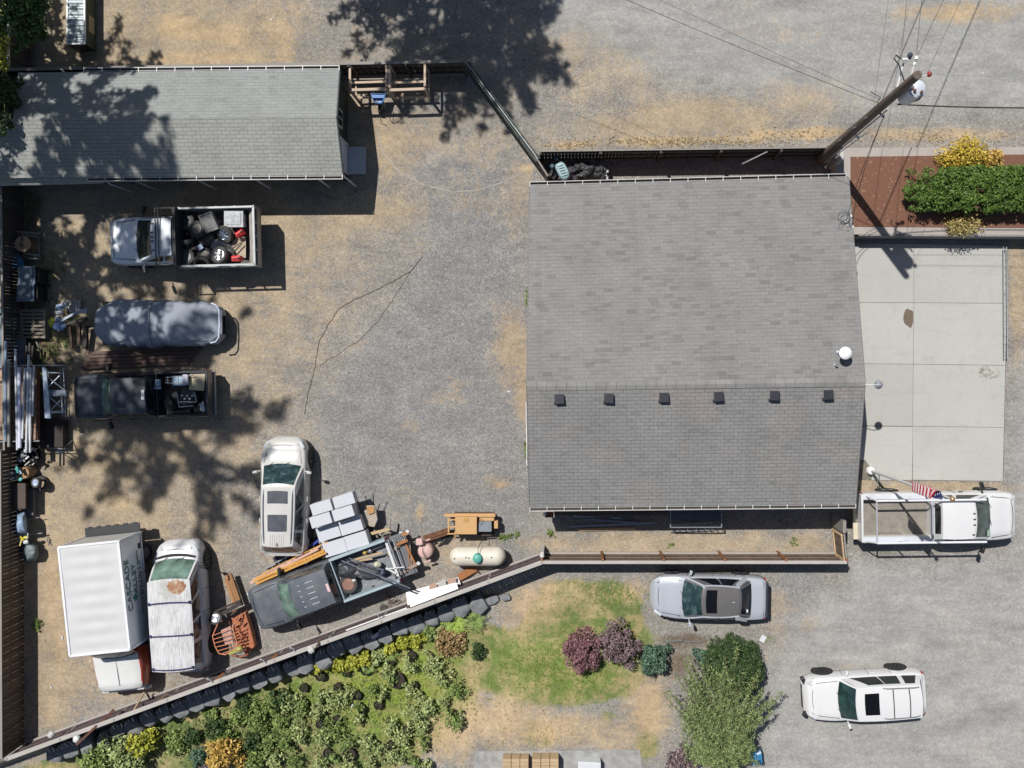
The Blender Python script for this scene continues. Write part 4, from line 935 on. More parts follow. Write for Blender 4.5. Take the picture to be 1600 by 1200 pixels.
mb = MB(); mb.box((BX1+.04, 0, (zf+zs)/2+.18), (.05, 2*BW, zs-zf+.36))
obj("headboard", mb, DM, r1)
mb = MB()
for y in (-1.12, 1.12): mb.beam((BX1+.08, y, zs+.38), (BX1+.78, y, zs+.38), .04, .04); mb.beam((BX1+.78, y, zs+.38), (BX1+.78, y, zs+.05), .04,.04)
for x in (BX1+.66, BX1+.78, BX1+.08): mb.beam((x, -1.12, zs+.38), (x, 1.12, zs+.38), .035, .035)
obj("cab_guard", mb, DM, r1)
mb = MB()
for y in (-1.12, 1.12):
    mb.beam((BX0, y, zs+.30), (BX1, y, zs+.30), .04, .04)
    for k in range(4): x = BX0+(BX1-BX0)*k/3; mb.beam((x, y, zs+.0), (x, y, zs+.30), .04, .04)
# --- white work pickup with ladder rack
pm = paint('work_truck_white', (.68,.68,.68), .08)
r10, L10, c10, h10 = pickup("pickup_truck", "white work pickup with white ladder rack and empty bed below the concrete apron", (1587,805), (1343,808), 1.0, 2.02, pm,
  dict(hood0=1.22, hood1=1.32, belt=1.34, zr=1.92, cowl=1.22, xrf=1.06, cabrear=-.30, R=.40, side=[(.12,.58,.24,.58),(.66,.86,.66,.86)], ws=glass('grey_green_glass', (.06,.08,.075), .2), zbed=1.34, zfloor=.86, rail=.22, ro=1.35, floorm=mat('dusty_plywood_floor', (.25,.225,.19), .85, var=.25), bedm=pm, railm=mat('pale_grey_rail', (.62,.64,.68), .4), fbump=pm, bump=mat('tan_step_bumper', (.50,.44,.33), .7, var=.2), cowlm=mat('blue_grey_cowl', (.16,.18,.22), .6), bigmir=True, stalk=.22))
for k in range(4):
    u = (-.05, -.35, .25, .78)[k]; mb = MB(); mb.blob(c10.roof(-u, .05)+Vector((0,0,.015)), (.06,.032,.03), 6, 0); obj("cab_marker_light", mb, mat('smoked_amber', (.05,.03,.02), .3), r10)
zk = 2.12; RK = mat('white_rack_tube', (.72,.72,.74), .35, var=.04)
for s in (1, -1):
    mb = MB(); mb.tube([(-h10+.32, s*.84, zk), (1.45, s*.84, zk)], .045, 8)
    obj("rack_rail", mb, RK, r10, smooth=50)
    for x in (-h10+.32, -h10+1.45, -.66):
        mb = MB(); mb.tube([(x, s*.84, zk), (x+(-.18 if x < -2.4 else 0), s*.93, 1.36)], .03, 6); obj("rack_upright", mb, RK, r10)
mb = MB()
for x in (-h10+.32, -.66):
    mb = MB(); mb.tube([(x, -.84, zk-.03), (x, .84, zk-.03)], .032, 6); obj("rack_crossbar", mb, mat('grey_rack_bar', (.40,.41,.45), .5), r10)
mb = MB(); mb.box((-h10-.04, 0, .78), (.32, 1.9, .10)); obj("step_board", mb, mat('tan_step_board', (.56,.50,.38), .8, var=.2), r10, bevel=.01)
mb = MB(); mb.box((c10.front(-.78,.2).x+.02, -.62, 1.47), (.01,.26,.22), M=Matrix.Rotation(-.95,4,'Y')); obj("dash_sticker", mb, mat('pale_green_sticker', (.40,.52,.42), .6), r10)
# --- box truck
pB = thing("box_truck", "white box truck with lettered side and white hood at the lower left of the yard", "truck", (0,0,0))
zt = 2.75; A, B_, Cc, D_ = P(92,857,zt), P(185,844,zt), P(203,1013,zt), P(110,1027,zt)
ctr = (A+B_+Cc+D_)/4; fwd = ((Cc+D_)-(A+B_))/2; Lb = fwd.length; Wb = ((B_-A).length+(Cc-D_).length)/2
pB.location = (ctr.x, ctr.y, 0); pB.rotation_euler = (0, 0, math.atan2(fwd.y, fwd.x))
hb = Lb/2; wb = Wb/2; zfl = 1.0
BXM = paint('box_white_paint', (.82,.84,.86), .12, (.45,.43,.4)); RFM = mat('translucent_roof_white', (.56,.56,.56), .6, var=.07, scale=1.3, fine=30)
mb = MB(); mb.box((0,0,(zt+zfl)/2-.02), (Lb-.04, Wb-.04, zt-zfl-.04)); obj("cargo_box", mb, BXM, pB, bevel=.03)
mb = MB(); mb.grid(lambda u, v: Vector(((u-.5)*(Lb-.08), (v-.5)*(Wb-.08), zt+.015+.012*math.sin(u*math.pi*16)*math.sin(v*math.pi)+.02*mnoise.noise(Vector((u*3,v*4,0))))), 80, 12)
obj("box_roof", mb, RFM, pB, smooth=60)
mb = MB()
for s in (1, -1):
    mb.beam((-hb, s*wb, zt), (hb, s*wb, zt), .09, .10); mb.beam((-hb, s*wb, zfl+.05), (hb, s*wb, zfl+.05), .03, .10)
for x in (-hb, hb): mb.beam((x, -wb, zt), (x, wb, zt), .09, .10)
for x in (-hb, hb):
    for s in (1, -1): mb.beam((x, s*wb, zfl), (x, s*wb, zt), .09, .09)
obj("box_edge_trim", mb, mat('white_edge_trim', (.76,.77,.80), .4), pB, bevel=.03, smooth=40)
mb = MB(); mb.box((-hb-.01, 0, (zt+zfl)/2), (.04, Wb-.2, zt-zfl-.15)); obj("roll_door", mb, mat('grey_roll_door', (.5,.49,.46), .6), pB)
mb = MB(); mb.box((-hb-.22, 0, .95), (.34, Wb-.1, .06)); mb.box((-hb-.05, 0, .75), (.06, Wb-.1, .5))
for k in range(6): mb.box((-hb-.40, -wb+.25+k*(Wb-.5)/5, .95), (.05, .16, .08))
mb.beam((-hb-.1, -wb+.1, .9), (-hb-.1, wb-.1, .9), .1, .1); obj("liftgate", mb, mat('black_liftgate', (.035,.035,.038), .6), pB)
mb = MB()
for s in (1, -1): mb.beam((-hb, s*.45, .82), (hb+1.2, s*.45, .72), .08, .2)
obj("chassis_rail", mb, BLACK, pB)
LM = mat('dark_teal_lettering', (.10,.17,.18), .6, var=.4, fine=18); LGn = mat('green_lettering', (.05,.30,.14), .5)
def text(body, size, M, m, parent, name="lettering", ext=.004):
    cu = bpy.data.curves.new(name, 'FONT'); cu.body = body; cu.size = size; cu.align_x = 'CENTER'; cu.extrude = ext
    o = bpy.data.objects.new(name, cu); COL.objects.link(o)
    dg = bpy.context.evaluated_depsgraph_get(); me = bpy.data.meshes.new_from_object(o.evaluated_get(dg)); bpy.data.objects.remove(o)
    o = bpy.data.objects.new(name, me); COL.objects.link(o); me.materials.clear(); me.materials.append(m); o.parent = parent; o.matrix_basis = M; return o
# truck faces -Y in the photo; its left (local +y) side faces east.  Letters read from the nose towards the tail
def sideM(x, z): return Matrix(((-1,0,0,x),(0,0,1,wb+.004),(0,1,0,z),(0,0,0,1)))
text("CASCADE", .46, sideM(-.28, 2.20), LM, pB)['label'] = "upper word CASCADE"
text("VALLEY", .44, sideM(-.30, 1.72), LM, pB)['label'] = "lower word VALLEY"
mb = MB()
for k in range(4): mb.box((.28+.0*k, wb+.006, 1.88+.07*k), (.26-.06*k, .006, .055))
obj("tree_mark", mb, LGn, pB)
mb = MB(); rr = random.Random(3)
for row, z in enumerate((1.50, 1.36)):
    x = 1.0-row*.25
    while x > -1.45+row*.4:
        w = rr.uniform(.03, .09); mb.box((x, wb+.005, z), (w, .006, rr.uniform(.05,.09))); x -= w+rr.choice((.03,.03,.03,.10))
obj("small_print", mb, LM, pB)
mb = MB(); mb.box((-hb+.5, wb+.01, 1.25), (.22,.03,.1)); obj("marker_lamp", mb, GAP, pB)
# cab (its own centreline sits under the box)
cabx0 = hb-1.35; nose = P(193,1081,.95); Mi = chain(pB).inverted(); nl = Mi @ nose; Wc = 2.05; xf = nl.x
cabp = paint('cab_white_paint', (.70,.70,.68), .15); yo = nl.y
body = body_loft(Wc, [(cabx0, .98), (xf-.9, 1.0), (xf-.3, .94), (xf-.08, .84), (xf, .70)], [(cabx0, 1.32), (hb+.20, 1.30), (xf-.4, 1.16), (xf-.14, 1.08), (xf, .72)], .40, cabx0, xf, 36)
body.v = [(x, y+yo, z) for x, y, z in body.v]
RED = paint('cab_red_paint', (.50,.07,.03), .15)
# hood white on top, red below the shoulder line
b = obj("cab", body, [cabp, RED], pB, smooth=50)
for f in b.data.polygons:
    if abs(f.center.y-yo) > Wc*.435 or f.normal.x > .8: f.material_index = 1
cc = Cabin(hb+.62, hb+.12, cabx0+.1, cabx0, Wc/2*.92, Wc/2*.80, Wc/2*.80, Wc/2*.92, 1.22, 1.88); s_ = cc.shell(); s_.v = [(x, y+yo, z-.04) for x, y, z in s_.v]
obj("cab_roof", s_, RED, pB, smooth=42, merge=True)
patch.cx = hb-.5; patch.cz = 1.1
def shp(mb): mb.v = [(x, y+yo, z-.04) for x, y, z in mb.v]; return mb
obj("windshield", shp(patch(cc.front, -.9, .9, .05, .95, .014, 12, 6)), GL, pB, smooth=60)
for s in (1, -1): obj("side_window", shp(patch(lambda u, v: cc.side(s, u, v), .15, .7, .1, .9, .014)), GL, pB)
mb = MB(); mb.beam((hb+.55, yo+.0, 1.315), (xf-.35, yo, 1.225), .03, .02); obj("hood_crease", mb, mat('faint_crease', (.55,.55,.54), .5), pB)
for s in (1, -1):
    mb = MB(); mb.tube([(hb+.15, yo+s*1.0, 1.5), (hb+.2, yo+s*1.32, 1.55)], .015); mb.tube([(hb+.1, yo+s*1.0, 1.25), (hb+.18, yo+s*1.32, 1.3)], .015); mb.box((hb+.18, yo+s*1.34, 1.42), (.08,.16,.34)); obj("mirror", mb, BLACK, pB)
    mb = MB(); mb.box((xf-.1, yo+s*.72, .88), (.16,.28,.18)); obj("headlight", mb, LAMPC, pB, bevel=.02)
mb = MB(); mb.box((xf+.02, yo, .55), (.14, Wc*.92, .2)); obj("front_bumper", mb, CHROME, pB, bevel=.03)
for s in (1, -1):
    make_wheel(pB, xf-.8, yo+s*.86, .40, .25, STEEL, s); make_wheel(pB, -hb+.95, s*.88, .40, .34, STEEL, s)
# --- vehicle under a cover
cv = thing("covered_vehicle", "long vehicle shrouded in a grey blue cloth cover beside the white dump truck", "covered vehicle", (P(245,506,0)).to_tuple(), 0)
a = P(144,507,1.0); b = P(344,506,1.0); cx_ = (a.x+b.x)/2; cy_ = P(0,505,.9).y; Lc = b.x-a.x; Wc_ = 1.88
def cover(u, v):
    x = -1+2*u; s = -1+2*v                     # u along, v round the section
    hw = .94*(1-abs(x)**7*.42)*(1-.04*x); top = 1.02+.44*math.exp(-((x-.12)/.52)**4)-.20*abs(x)**8
    a_ = s*math.pi*.5; yy = math.copysign(abs(math.sin(a_))**.55, a_); zz = max(0, math.cos(a_))**.42
    if abs(s) > .999: zz = 0
    fold = .045*math.sin(x*23+6*mnoise.noise(Vector((x*3, s*2, 0))))*abs(s)**2+.09*mnoise.noise(Vector((x*4.3, s*3.1, 4)))+.035*abs(mnoise.noise(Vector((x*9, s*9, 2))))-.05*max(0,1-abs(x-.02+.12*s)*9)+.03*mnoise.noise(Vector((x*14, s*8, 1)))
    hw2 = hw+fold*abs(yy)+.05*max(0, mnoise.noise(Vector((x*5, s, 9))))*abs(s)**3
    return Vector((cx_+x*Lc/2*(1-.03*abs(yy)**6*1), cy_+yy*hw2, .22+(top-.22)*zz+fold*.6*(1-abs(s)**4)))
mb = MB(); mb.grid(cover, 130, 40)
for ue in (0, 1):
    ring = [cover(ue, v/40) for v in range(41)]; mb.add(ring, [tuple(range(41))])
cvm = NT("grey_blue_cover_cloth"); co = cvm.co(); n = cvm.noise(co, 1.1, 6, .6); w_ = cvm.noise(co, 60, 3)
cc_ = cvm.mix(n, (.24,.27,.32), (.34,.37,.42)); cc_ = cvm.mix(cvm.ramp(cvm.noise(co, 3, 5), [(.6, 0), (.75, .35)]), cc_, (.42,.40,.36)); cvm.bump(w_, .2); cvm.out(cc_, .85)
cl = obj("cloth_cover", mb, cvm.mat, cv, world=True, smooth=70)
mb = MB()
for x in (-.83, ):
    pts = [cover((x+1)/2, v/24)+Vector((0,0,.014)) for v in range(1, 24)]; mb.tube(pts, .011, 5)
obj("tie_cord", mb, mat('pale_cord', (.55,.58,.6), .7), cl, world=True)
mb = MB(); pts = [cover(.49, v/24)+Vector((0,0,.01)) for v in range(1, 24)]; mb.tube(pts, .012, 5); obj("cover_seam", mb, mat('dark_seam', (.09,.11,.14), .8), cl, world=True)
mb = MB(); mb.tube([P(330,474,1.05), P(337,476,1.05), P(342,484,1.05), P(343,506,1.05), P(342,527,1.05), P(337,534,1.05), P(329,536,1.0)], .035, 8); obj("tube_bumper", mb, mat('pale_blue_tube', (.55,.62,.72), .35), cv, world=True, smooth=50)
mb = MB(); mb.box(P(349,508,.5)+Vector((0,0,0)), (.25,.8,.10)); obj("rear_bumper", mb, BLACK, cv, world=True, bevel=.03)
for s in (1, -1):
    for x in (-Lc/2+.95, Lc/2-1.0): 
        w_ = make_wheel(cv, x, s*.78, .36, .22, STEEL, s)
# ---------------------------------------------------------------- utility pole
pb = P(1281,249); ZT = 10.3; ptop = P(1434,117,ZT)
pole = thing("utility_pole", "tall brown wooden utility pole with grey transformer at the alley fence's end", "utility pole", pb)
mb = MB(); mb.tube([pb, pb.lerp(ptop, .5), ptop], .20, 14, .135)
obj("pole_shaft", mb, mat('brown_pole_wood', (.13,.10,.08), .9, var=.45, stretch=(5,5,.4), scale=3, bump=.3), pole, world=True, smooth=50)
def ax(z): return pb.lerp(ptop, z/ZT)
tc = P(1431,140,9.1); tc.z = 8.6; tcx = P(1433,138,9.1)
mb = MB(); M = Matrix.Translation((tcx.x, tcx.y, 8.15)); mb.lathe([(.24,0),(.27,.05),(.27,.85),(.285,.86),(.285,.93),(.2,1.0),(0,1.02)], M, 24)
tr = obj("transformer", mb, mat('grey_white_transformer', (.60,.63,.68), .4), pole, world=True, smooth=40)
mb = MB()
for dx, dy in ((-.12,-.1),(.1,-.15)): mb.lathe([(.03,0),(.05,.03),(.03,.06),(.05,.09),(.03,.12),(.045,.15),(.02,.2)], Matrix.Translation((tcx.x+dx, tcx.y+dy, 9.1)), 10)
obj("bushing", mb, mat('brown_bushing', (.28,.14,.09), .3), tr, world=True)
mb = MB(); mb.beam(ax(9.4), (tcx.x, tcx.y, 9.0), .1, .1); mb.beam(ax(8.3), (tcx.x, tcx.y, 8.4), .1, .1); obj("bracket", mb, STEEL, tr, world=True)
mb = MB(); q = P(1412,98,8.7); mb.tube([ax(8.5), q], .035, 8); mb.tube([P(1409,93,8.9), P(1419,93,8.9)], .055, 8); obj("cutout_arm", mb, WHITE, pole, world=True, smooth=50)
INS = mat('blue_black_insulator', (.05,.06,.09), .3)
mb = MB(); mb.blob(P(1422,86,9.0), (.09,.09,.08), 6, 0); mb.blob(P(1421,90,8.9), (.07,.07,.06), 6, 0); obj("insulator", mb, INS, pole, world=True)
mb = MB(); mb.tube([P(1432,88,9.9), P(1432,93,9.9)], .06, 8); mb.tube([P(1428,102,9.8), P(1431,96,9.8)], .045, 8); mb.tube([P(1428,102,9.8), ax(9.7)], .02, 6); obj("insulator", mb, WHITE, pole, world=True)
mb = MB(); q = P(1452,116,9.8); mb.blob(q, (.08,.09,.09), 6, 0); obj("insulator", mb, mat('red_brown_insulator', (.25,.04,.03), .3), pole, world=True); mb = MB(); mb.tube([ax(9.9), q], .018, 6); obj("insulator_pin", mb, WHITE, pole, world=True)
mb = MB(); mb.tube([ax(8.9)+Vector((.2,.1,0)), P(1404,100,8.8), P(1397,92,8.9), P(1400,86,8.9), P(1408,92,8.9)], .022, 6); mb.tube([P(1442,147,8.3), P(1436,155,7.9), P(1422,160,7.7), P(1404,163,7.4)], .035, 6); mb.tube([P(1370,160,7.2), P(1376,152,7.6), P(1368,148,7.5), P(1360,143,7.5)], .015, 6)
obj("jumper_cable", mb, BLACK, pole, world=True, smooth=50)
mb = MB(); o2 = Vector((.16,-.16,0)); mb.tube([ax(.1)+o2, ax(2.5)+o2], .055, 7); mb.tube([ax(2.5)+o2, ax(7.3)+o2], .03, 7); mb.tube([ax(2)+o2*1.4, ax(5)+o2*1.7], .02, 6)
for z in (1.6, 4.2, 6.8): mb.beam(ax(z), ax(z)+o2*1.6, .06, .06)
obj("conduit", mb, mat('pale_conduit', (.45,.46,.48), .4), pole, world=True, smooth=50)
for z in (3.4, 5.1, 6.3):
    mb = MB(); d = Vector((-.75,-.4,0)).normalized(); mb.tube([ax(z), ax(z)+d*.3], .014, 5); obj("step_bolt", mb, STEEL, pole, world=True)
def wire(label, a, b, sag, r=.012, m=None, n=26, name="overhead_wire"):
    mb = MB(); pts = []
    for i in range(n+1):
        u = i/n; p = a.lerp(b, u); p.z -= sag*4*u*(1-u); pts.append(p)
    mb.tube(pts, r, 5); single(name, mb, m or BLK_W, label, "wire", loc=a)
BLK_W = mat('black_wire', (.015,.015,.018), .5); GRW = mat('pale_wire', (.35,.36,.38), .4)
def far(a, px, py, z, k=2.6):
    b = P(px, py, z); return a+(b-a)*k
for lab, a, b, r in (("leftmost overhead wire running up the photo from the white cutout arm", P(1409,93,8.9), (1419,0,9.1), .008), ("overhead wire running straight up from the white top insulator", P(1432,88,9.9), (1443,0,10.0), .010),
    ("overhead wire slanting up right from the white top insulator", P(1432,90,9.9), (1476,0,9.9), .008), ("thin overhead wire slanting up right beside the red insulator", P(1450,112,9.8), (1503,0,9.8), .006)):
    wire(lab, a, far(a, *b), .15, r)
a = ax(7.4); wire("overhead cable running from the pole up left over the alley", a, far(a, 1200,88,7.4, 3.4), .25, .009)
a = ax(7.7); wire("upper thin cable running from the pole up left over the alley", a, far(a, 1222,84,7.6, 3.6), .2, .006)
a = ax(6.4); wire("thin cable climbing up left of the cutout arm", a, far(a, 1391,0,6.4, 2.4), .2, .008)
a = P(1402,163,7.6); wire("black service cable running level to the right edge from the pole", a, P(1900,160,7.9), .5, .022)
a = P(1455,116,9.8); wire("pale thin wire running right from the red insulator", a, P(1900,124,9.8), .1, .009, GRW)
a = P(1441,150,8.4); wire("pale thin lower wire running right from the transformer", a, P(1900,156,8.4), .1, .008, GRW)
a = ax(7.0)+Vector((.2,-.2,0)); wire("black service drop curving down from the pole to the garage corner", a, P(1331,355,3.0), .55, .012)
a = ax(6.6)+Vector((.3,-.2,0)); wire("thin service drop beside the black one over the mulch bed", a, P(1322,346,3.0), .35, .010)
a = ax(7.0); b = P(1281+115*3.2, 249-280*3.2); b.z = 7.8; wire("heavier cable leaving the pole up right whose shadow crosses the gravel", a, b, .15, .020)
# ---------------------------------------------------------------- flagpole and flag
fb, ft = P(1359,735), P(1486,779,7.6)
fp = thing("flagpole", "white flagpole with limp stars and stripes flag beside the work truck", "flagpole", fb)
mb = MB(); mb.tube([fb, ft], .065, 10, .04); obj("pole_shaft", mb, WHITE, fp, world=True, smooth=50)
mb = MB(); mb.lathe([(.17,0),(.17,.22),(.12,.28),(0,.29)], Matrix.Translation(fb), 20); obj("base_collar", mb, mat('white_collar', (.85,.85,.85), .4), fp, world=True, smooth=40)
mb = MB(); mb.blob(ft+Vector((0,0,.1)), (.09,.09,.09), 8, 0); obj("finial", mb, mat('gold_finial', (.55,.35,.2), .3, .6), fp, world=True, smooth=80)
mb = MB(); mb.tube([fb+Vector((.05,-.05,.9)), fb+Vector((.1,-.3,.85)), fb+Vector((.02,-.42,.8)), fb+Vector((-.02,-.2,.95))], .02, 6); obj("halyard_cleat", mb, STEEL, fp, world=True)
def flagmat():
    t = NT("stars_and_stripes_cloth"); uv = t.n('UVMap'); s_ = t.n('SeparateXYZ'); t.t.links.new(uv.outputs[0], s_.inputs[0])
    st = t.math('GREATER_THAN', t.math('FRACT', t.math('MULTIPLY', s_.outputs[1], 6.5)), .5)
    c = t.mix(st, (.50,.02,.04), (.75,.74,.74)); can = t.math('MULTIPLY', t.math('LESS_THAN', s_.outputs[0], .4), t.math('GREATER_THAN', s_.outputs[1], .46))
    # star field: offset rows of small white stars
    fx = t.math('SUBTRACT', t.math('FRACT', t.math('MULTIPLY', s_.outputs[0], 15)), .5); fy = t.math('SUBTRACT', t.math('FRACT', t.math('MULTIPLY', s_.outputs[1], 9.3)), .5)
    dd = t.math('ADD', t.math('MULTIPLY', fx, fx), t.math('MULTIPLY', fy, fy)); star = t.math('LESS_THAN', dd, .05)
    c = t.mix(can, c, t.mix(star, (.02,.03,.16), (.75,.75,.75))); return t.out(c, .7)
FH, FW = 1.25, 2.1; me = bpy.data.meshes.new("flag"); nu, nv = 60, 26; vs = []; uvs = []
dirp = (ft-fb).normalized()
for j in range(nv+1):
    for i in range(nu+1):
        u, v = i/nu, j/nv           # u along the fly, v up the hoist
        x = .40*(1-math.exp(-u*1.8))+.05*math.sin(u*9+v*3); y = .17*math.sin(u*15+v*2.0)*min(1, u*3)+.05*math.sin(u*31+v*5)
        z = 7.15-FH*(1-v)-1.15*u*u-.12*u*math.sin(v*3)
        p = fb.lerp(ft, z/7.6); vs.append((p.x-.78*x+.35*y, p.y+.20*x+.9*y, z)); uvs.append((u, v))
w_ = nu+1; fs = [(j*w_+i, j*w_+i+1, (j+1)*w_+i+1, (j+1)*w_+i) for j in range(nv) for i in range(nu)]
Mi = chain(fp).inverted(); me.from_pydata([tuple(Mi @ Vector(v)) for v in vs], [], fs); ul = me.uv_layers.new(name="UVMap")
for lp in me.loops: ul.data[lp.index].uv = uvs[lp.vertex_index]
me.materials.append(flagmat()); me.polygons.foreach_set("use_smooth", [True]*len(me.polygons)); fo = bpy.data.objects.new("flag", me); COL.objects.link(fo)
fo['label'] = "limp American flag hanging in folds from the white pole"; fo['category'] = "flag"
fo.location = fb
# ---------------------------------------------------------------- loose wheels, tins, boxes
def wheel(label, c, R, W, tilt=0, az=0, rimm=STEEL, group=None, spokes=6, solid=False, name="wheel"):
    """c centre; axis tilted from vertical by tilt towards azimuth az"""
    M0 = Matrix.Rotation(az, 4, 'Z') @ Matrix.Rotation(tilt, 4, 'Y')
    t = thing(name, label, "wheel", c, 0, group); w = W/2
    mb = MB(); mb.lathe([(R*.62,-w*.8),(R*.8,-w),(R*.95,-w*.9),(R,-w*.55),(R,w*.55),(R*.95,w*.9),(R*.8,w),(R*.62,w*.8)], M0, 26, cap=False); obj("tyre", mb, RUBBER2, t, smooth=50)
    if rimm is None: 
        mb = MB(); mb.lathe([(R*.62,-w*.8),(R*.60,0),(R*.62,w*.8)], M0, 26, cap=False); obj("tyre_lining", mb, GAP, t); return t
    mb = MB(); mb.lathe([(R*.64,w*.75),(R*.58,w*.8),(R*.54,w*.1),(R*.18,w*.15),(R*.13,w*.5),(0,w*.5)], M0, 22)
    obj("rim", mb, rimm if solid else mat('rim_shadow', (.02,.02,.022), .6) if spokes else rimm, t, smooth=35)
    if spokes:
        mb = MB()
        for k in range(spokes):
            a = 2*math.pi*k/spokes; d = Vector((math.cos(a), math.sin(a), 0)); mb.beam(M0 @ (d*R*.08+Vector((0,0,w*.62))), M0 @ (d*R*.58+Vector((0,0,w*.72))), .075, .03)
        mb.lathe([(R*.15,w*.5),(R*.15,w*.8),(0,w*.82)], M0, 14); mb.lathe([(R*.54,w*.6),(R*.64,w*.85),(R*.60,w*.88),(R*.52,w*.66)], M0, 24)
        obj("spoke", mb, rimm, t)
    return t
RUBBER2 = mat('dusty_rubber', (.06,.058,.055), .9, var=.3, bump=.2)
BRZ = mat('dull_bronze_rim', (.20,.18,.16), .5, .3, var=.3); GRIM = mat('dark_grey_rim', (.09,.10,.10), .5, .3)
# load of the dump truck
Z1 = 1.0
wheel("bright six spoke alloy wheel on top of the dump truck load near the red can", P(344,399,Z1+.62)+Vector((0,0,0)), .36, .24, .28, 2.6, CHROME)
wheel("dark wheel lying under the bright alloy wheel in the dump truck", P(354,398,Z1+.30), .36, .24, .15, .6, GRIM, spokes=0, solid=True)
wheel("steel rimmed wheel resting on the tyres at the middle of the dump truck load", P(309,358,Z1+.55), .34, .22, .2, 3.0, BRZ, spokes=0, solid=True)
wheel("dark wheel at the front upper corner of the dump truck bed", P(292,347,Z1+.28), .36, .22, .25, 2.2, GRIM, spokes=5)
wheel("dark wheel at the front lower corner of the dump truck bed", P(291,402,Z1+.35), .36, .22, .2, 1.2, GRIM, spokes=0, solid=True)
wheel("tyre beneath the front lower corner wheel of the dump truck load", P(303,399,Z1+.18), .36, .22, .05, 0, None)
wheel("tyre half buried at the centre of the dump truck load", P(324,372,Z1+.22), .36, .22, .35, 1.8, BRZ, spokes=0, solid=True)
wheel("tyre standing by the headboard of the dump truck bed", P(291,375,Z1+.30), .34, .2, 1.1, 1.5, None)
wheel("chrome ringed wheel leaning under the clear tote in the dump truck", P(352,366,Z1+.48), .36, .22, .55, -2.2, mat('blue_chrome', (.40,.46,.55), .25, .8), spokes=7)
wheel("tyre lying flat against the near side of the dump truck bed", P(316,411,Z1+.32), .34, .2, .8, -1.5, None)
wheel("tyre with bronze hub between the lower wheels of the dump truck", P(322,400,Z1+.20), .33, .2, .1, 0, BRZ, spokes=0, solid=True)
mb = MB(); cM = Matrix.Rotation(.35, 4, 'Z') @ Matrix.Rotation(.25, 4, 'X'); cen = P(328,347,Z1+.62); mb.box(cen, (.52,.72,.30), M=cM)
for k in range(6): mb.box(cen+cM @ Vector((-.2+.08*k,0,.16)), (.03,.5,.02), M=cM)
for s in (-1, 1): mb.box(cen+cM @ Vector((s*.25,0,.17)), (.04,.74,.05), M=cM); mb.box(cen+cM @ Vector((0,s*.35,.17)), (.52,.04,.05), M=cM)
single("ribbed_crate", mb, mat('worn_grey_plastic', (.24,.23,.22), .6, var=.25), "worn grey ribbed crate tilted on the dump truck load", "crate", bevel=.012)
def clearm():
    t = NT("scratched_clear_plastic"); n = t.noise(t.co(), 7, 5); return t.out(t.ramp(n, [(.35, (.18,.18,.18)), (.6, (.55,.56,.58))]), .2)
tt = thing("tote", "clear plastic lidded tote in the upper rear corner of the dump truck", "tote", P(369,344,Z1+.35))
mb = MB(); mb.box((0,0,0), (.70,.58,.45)); obj("tub", mb, clearm(), tt, bevel=.05, smooth=40)
mb = MB(); mb.box((0,0,.25), (.78,.66,.05)); mb.box((0,0,.28), (.6,.46,.03)); obj("lid", mb, mat('grey_clear_lid', (.42,.43,.44), .25, var=.35, scale=5, fine=9), tt, bevel=.02)
def fuelcan(label, c, s=1, rz=0, z=0):
    t = thing("fuel_can", label, "fuel can", c, rz); mb = MB(); mb.box((0,0,.15*s), (.36*s,.22*s,.3*s)); obj("can_body", mb, REDP, t, bevel=.04, smooth=40)
    mb = MB(); mb.beam((-.12*s,0,.36*s), (.10*s,0,.36*s), .035, .03); mb.beam((-.12*s,0,.30*s), (-.12*s,0,.36*s), .03,.03); mb.beam((.10*s,0,.30*s), (.10*s,0,.36*s), .03,.03); obj("handle", mb, REDP, t)
    mb = MB(); mb.lathe([(.04*s,.3*s),(.04*s,.36*s),(0,.37*s)], Matrix.Translation((.13*s,0,0)), 12); obj("cap", mb, BLACK, t); return t
fuelcan("red fuel can in the lower rear corner of the dump truck", P(373,405,1.45), 1.05, .05)
fuelcan("dark red can half hidden by the rear gate of the dump truck", P(378,366,1.3), 1.0, .6)
mb = MB(); mb.box(P(282,385,1.35), (.2,.18,.12), rz=.2); single("red_box", mb, mat('faded_red_box', (.42,.10,.12), .6, var=.4, scale=9), "small faded red box by the headboard of the dump truck", "box")
mb = MB(); mb.box(P(313,386,1.4), (.2,.2,.03), rz=.5); single("blue_packet", mb, mat('pale_blue_packet', (.35,.42,.6), .5), "small pale blue packet between the tyres of the dump truck", "packet")
mb = MB(); mb.slab([P(350,396,1.25), P(384,403,1.2), P(384,372,1.28), P(368,372,1.32)], .04); single("plywood_sheet", mb, mat('stained_plywood', (.42,.34,.25), .8, var=.3), "stained plywood offcut leaning in the rear of the dump truck", "board")
mb = MB(); mb.tube([P(362,398,1.38), P(378,380,1.42)], .025, 6); mb.tube([P(355,392,1.3), P(372,372,1.5), P(350,360,1.3)], .02, 6); single("rubber_hose", mb, BLACK, "black hose curled over the plywood offcut in the dump truck", "hose")
mb = MB(); mb.blob(P(345,383,1.2), (.45,.32,.2), 8, .3, 3); single("grey_sack", mb, mat('grey_sack_cloth', (.24,.25,.26), .85, var=.3), "crumpled grey sack under the chrome ringed wheel", "sack", smooth=60)
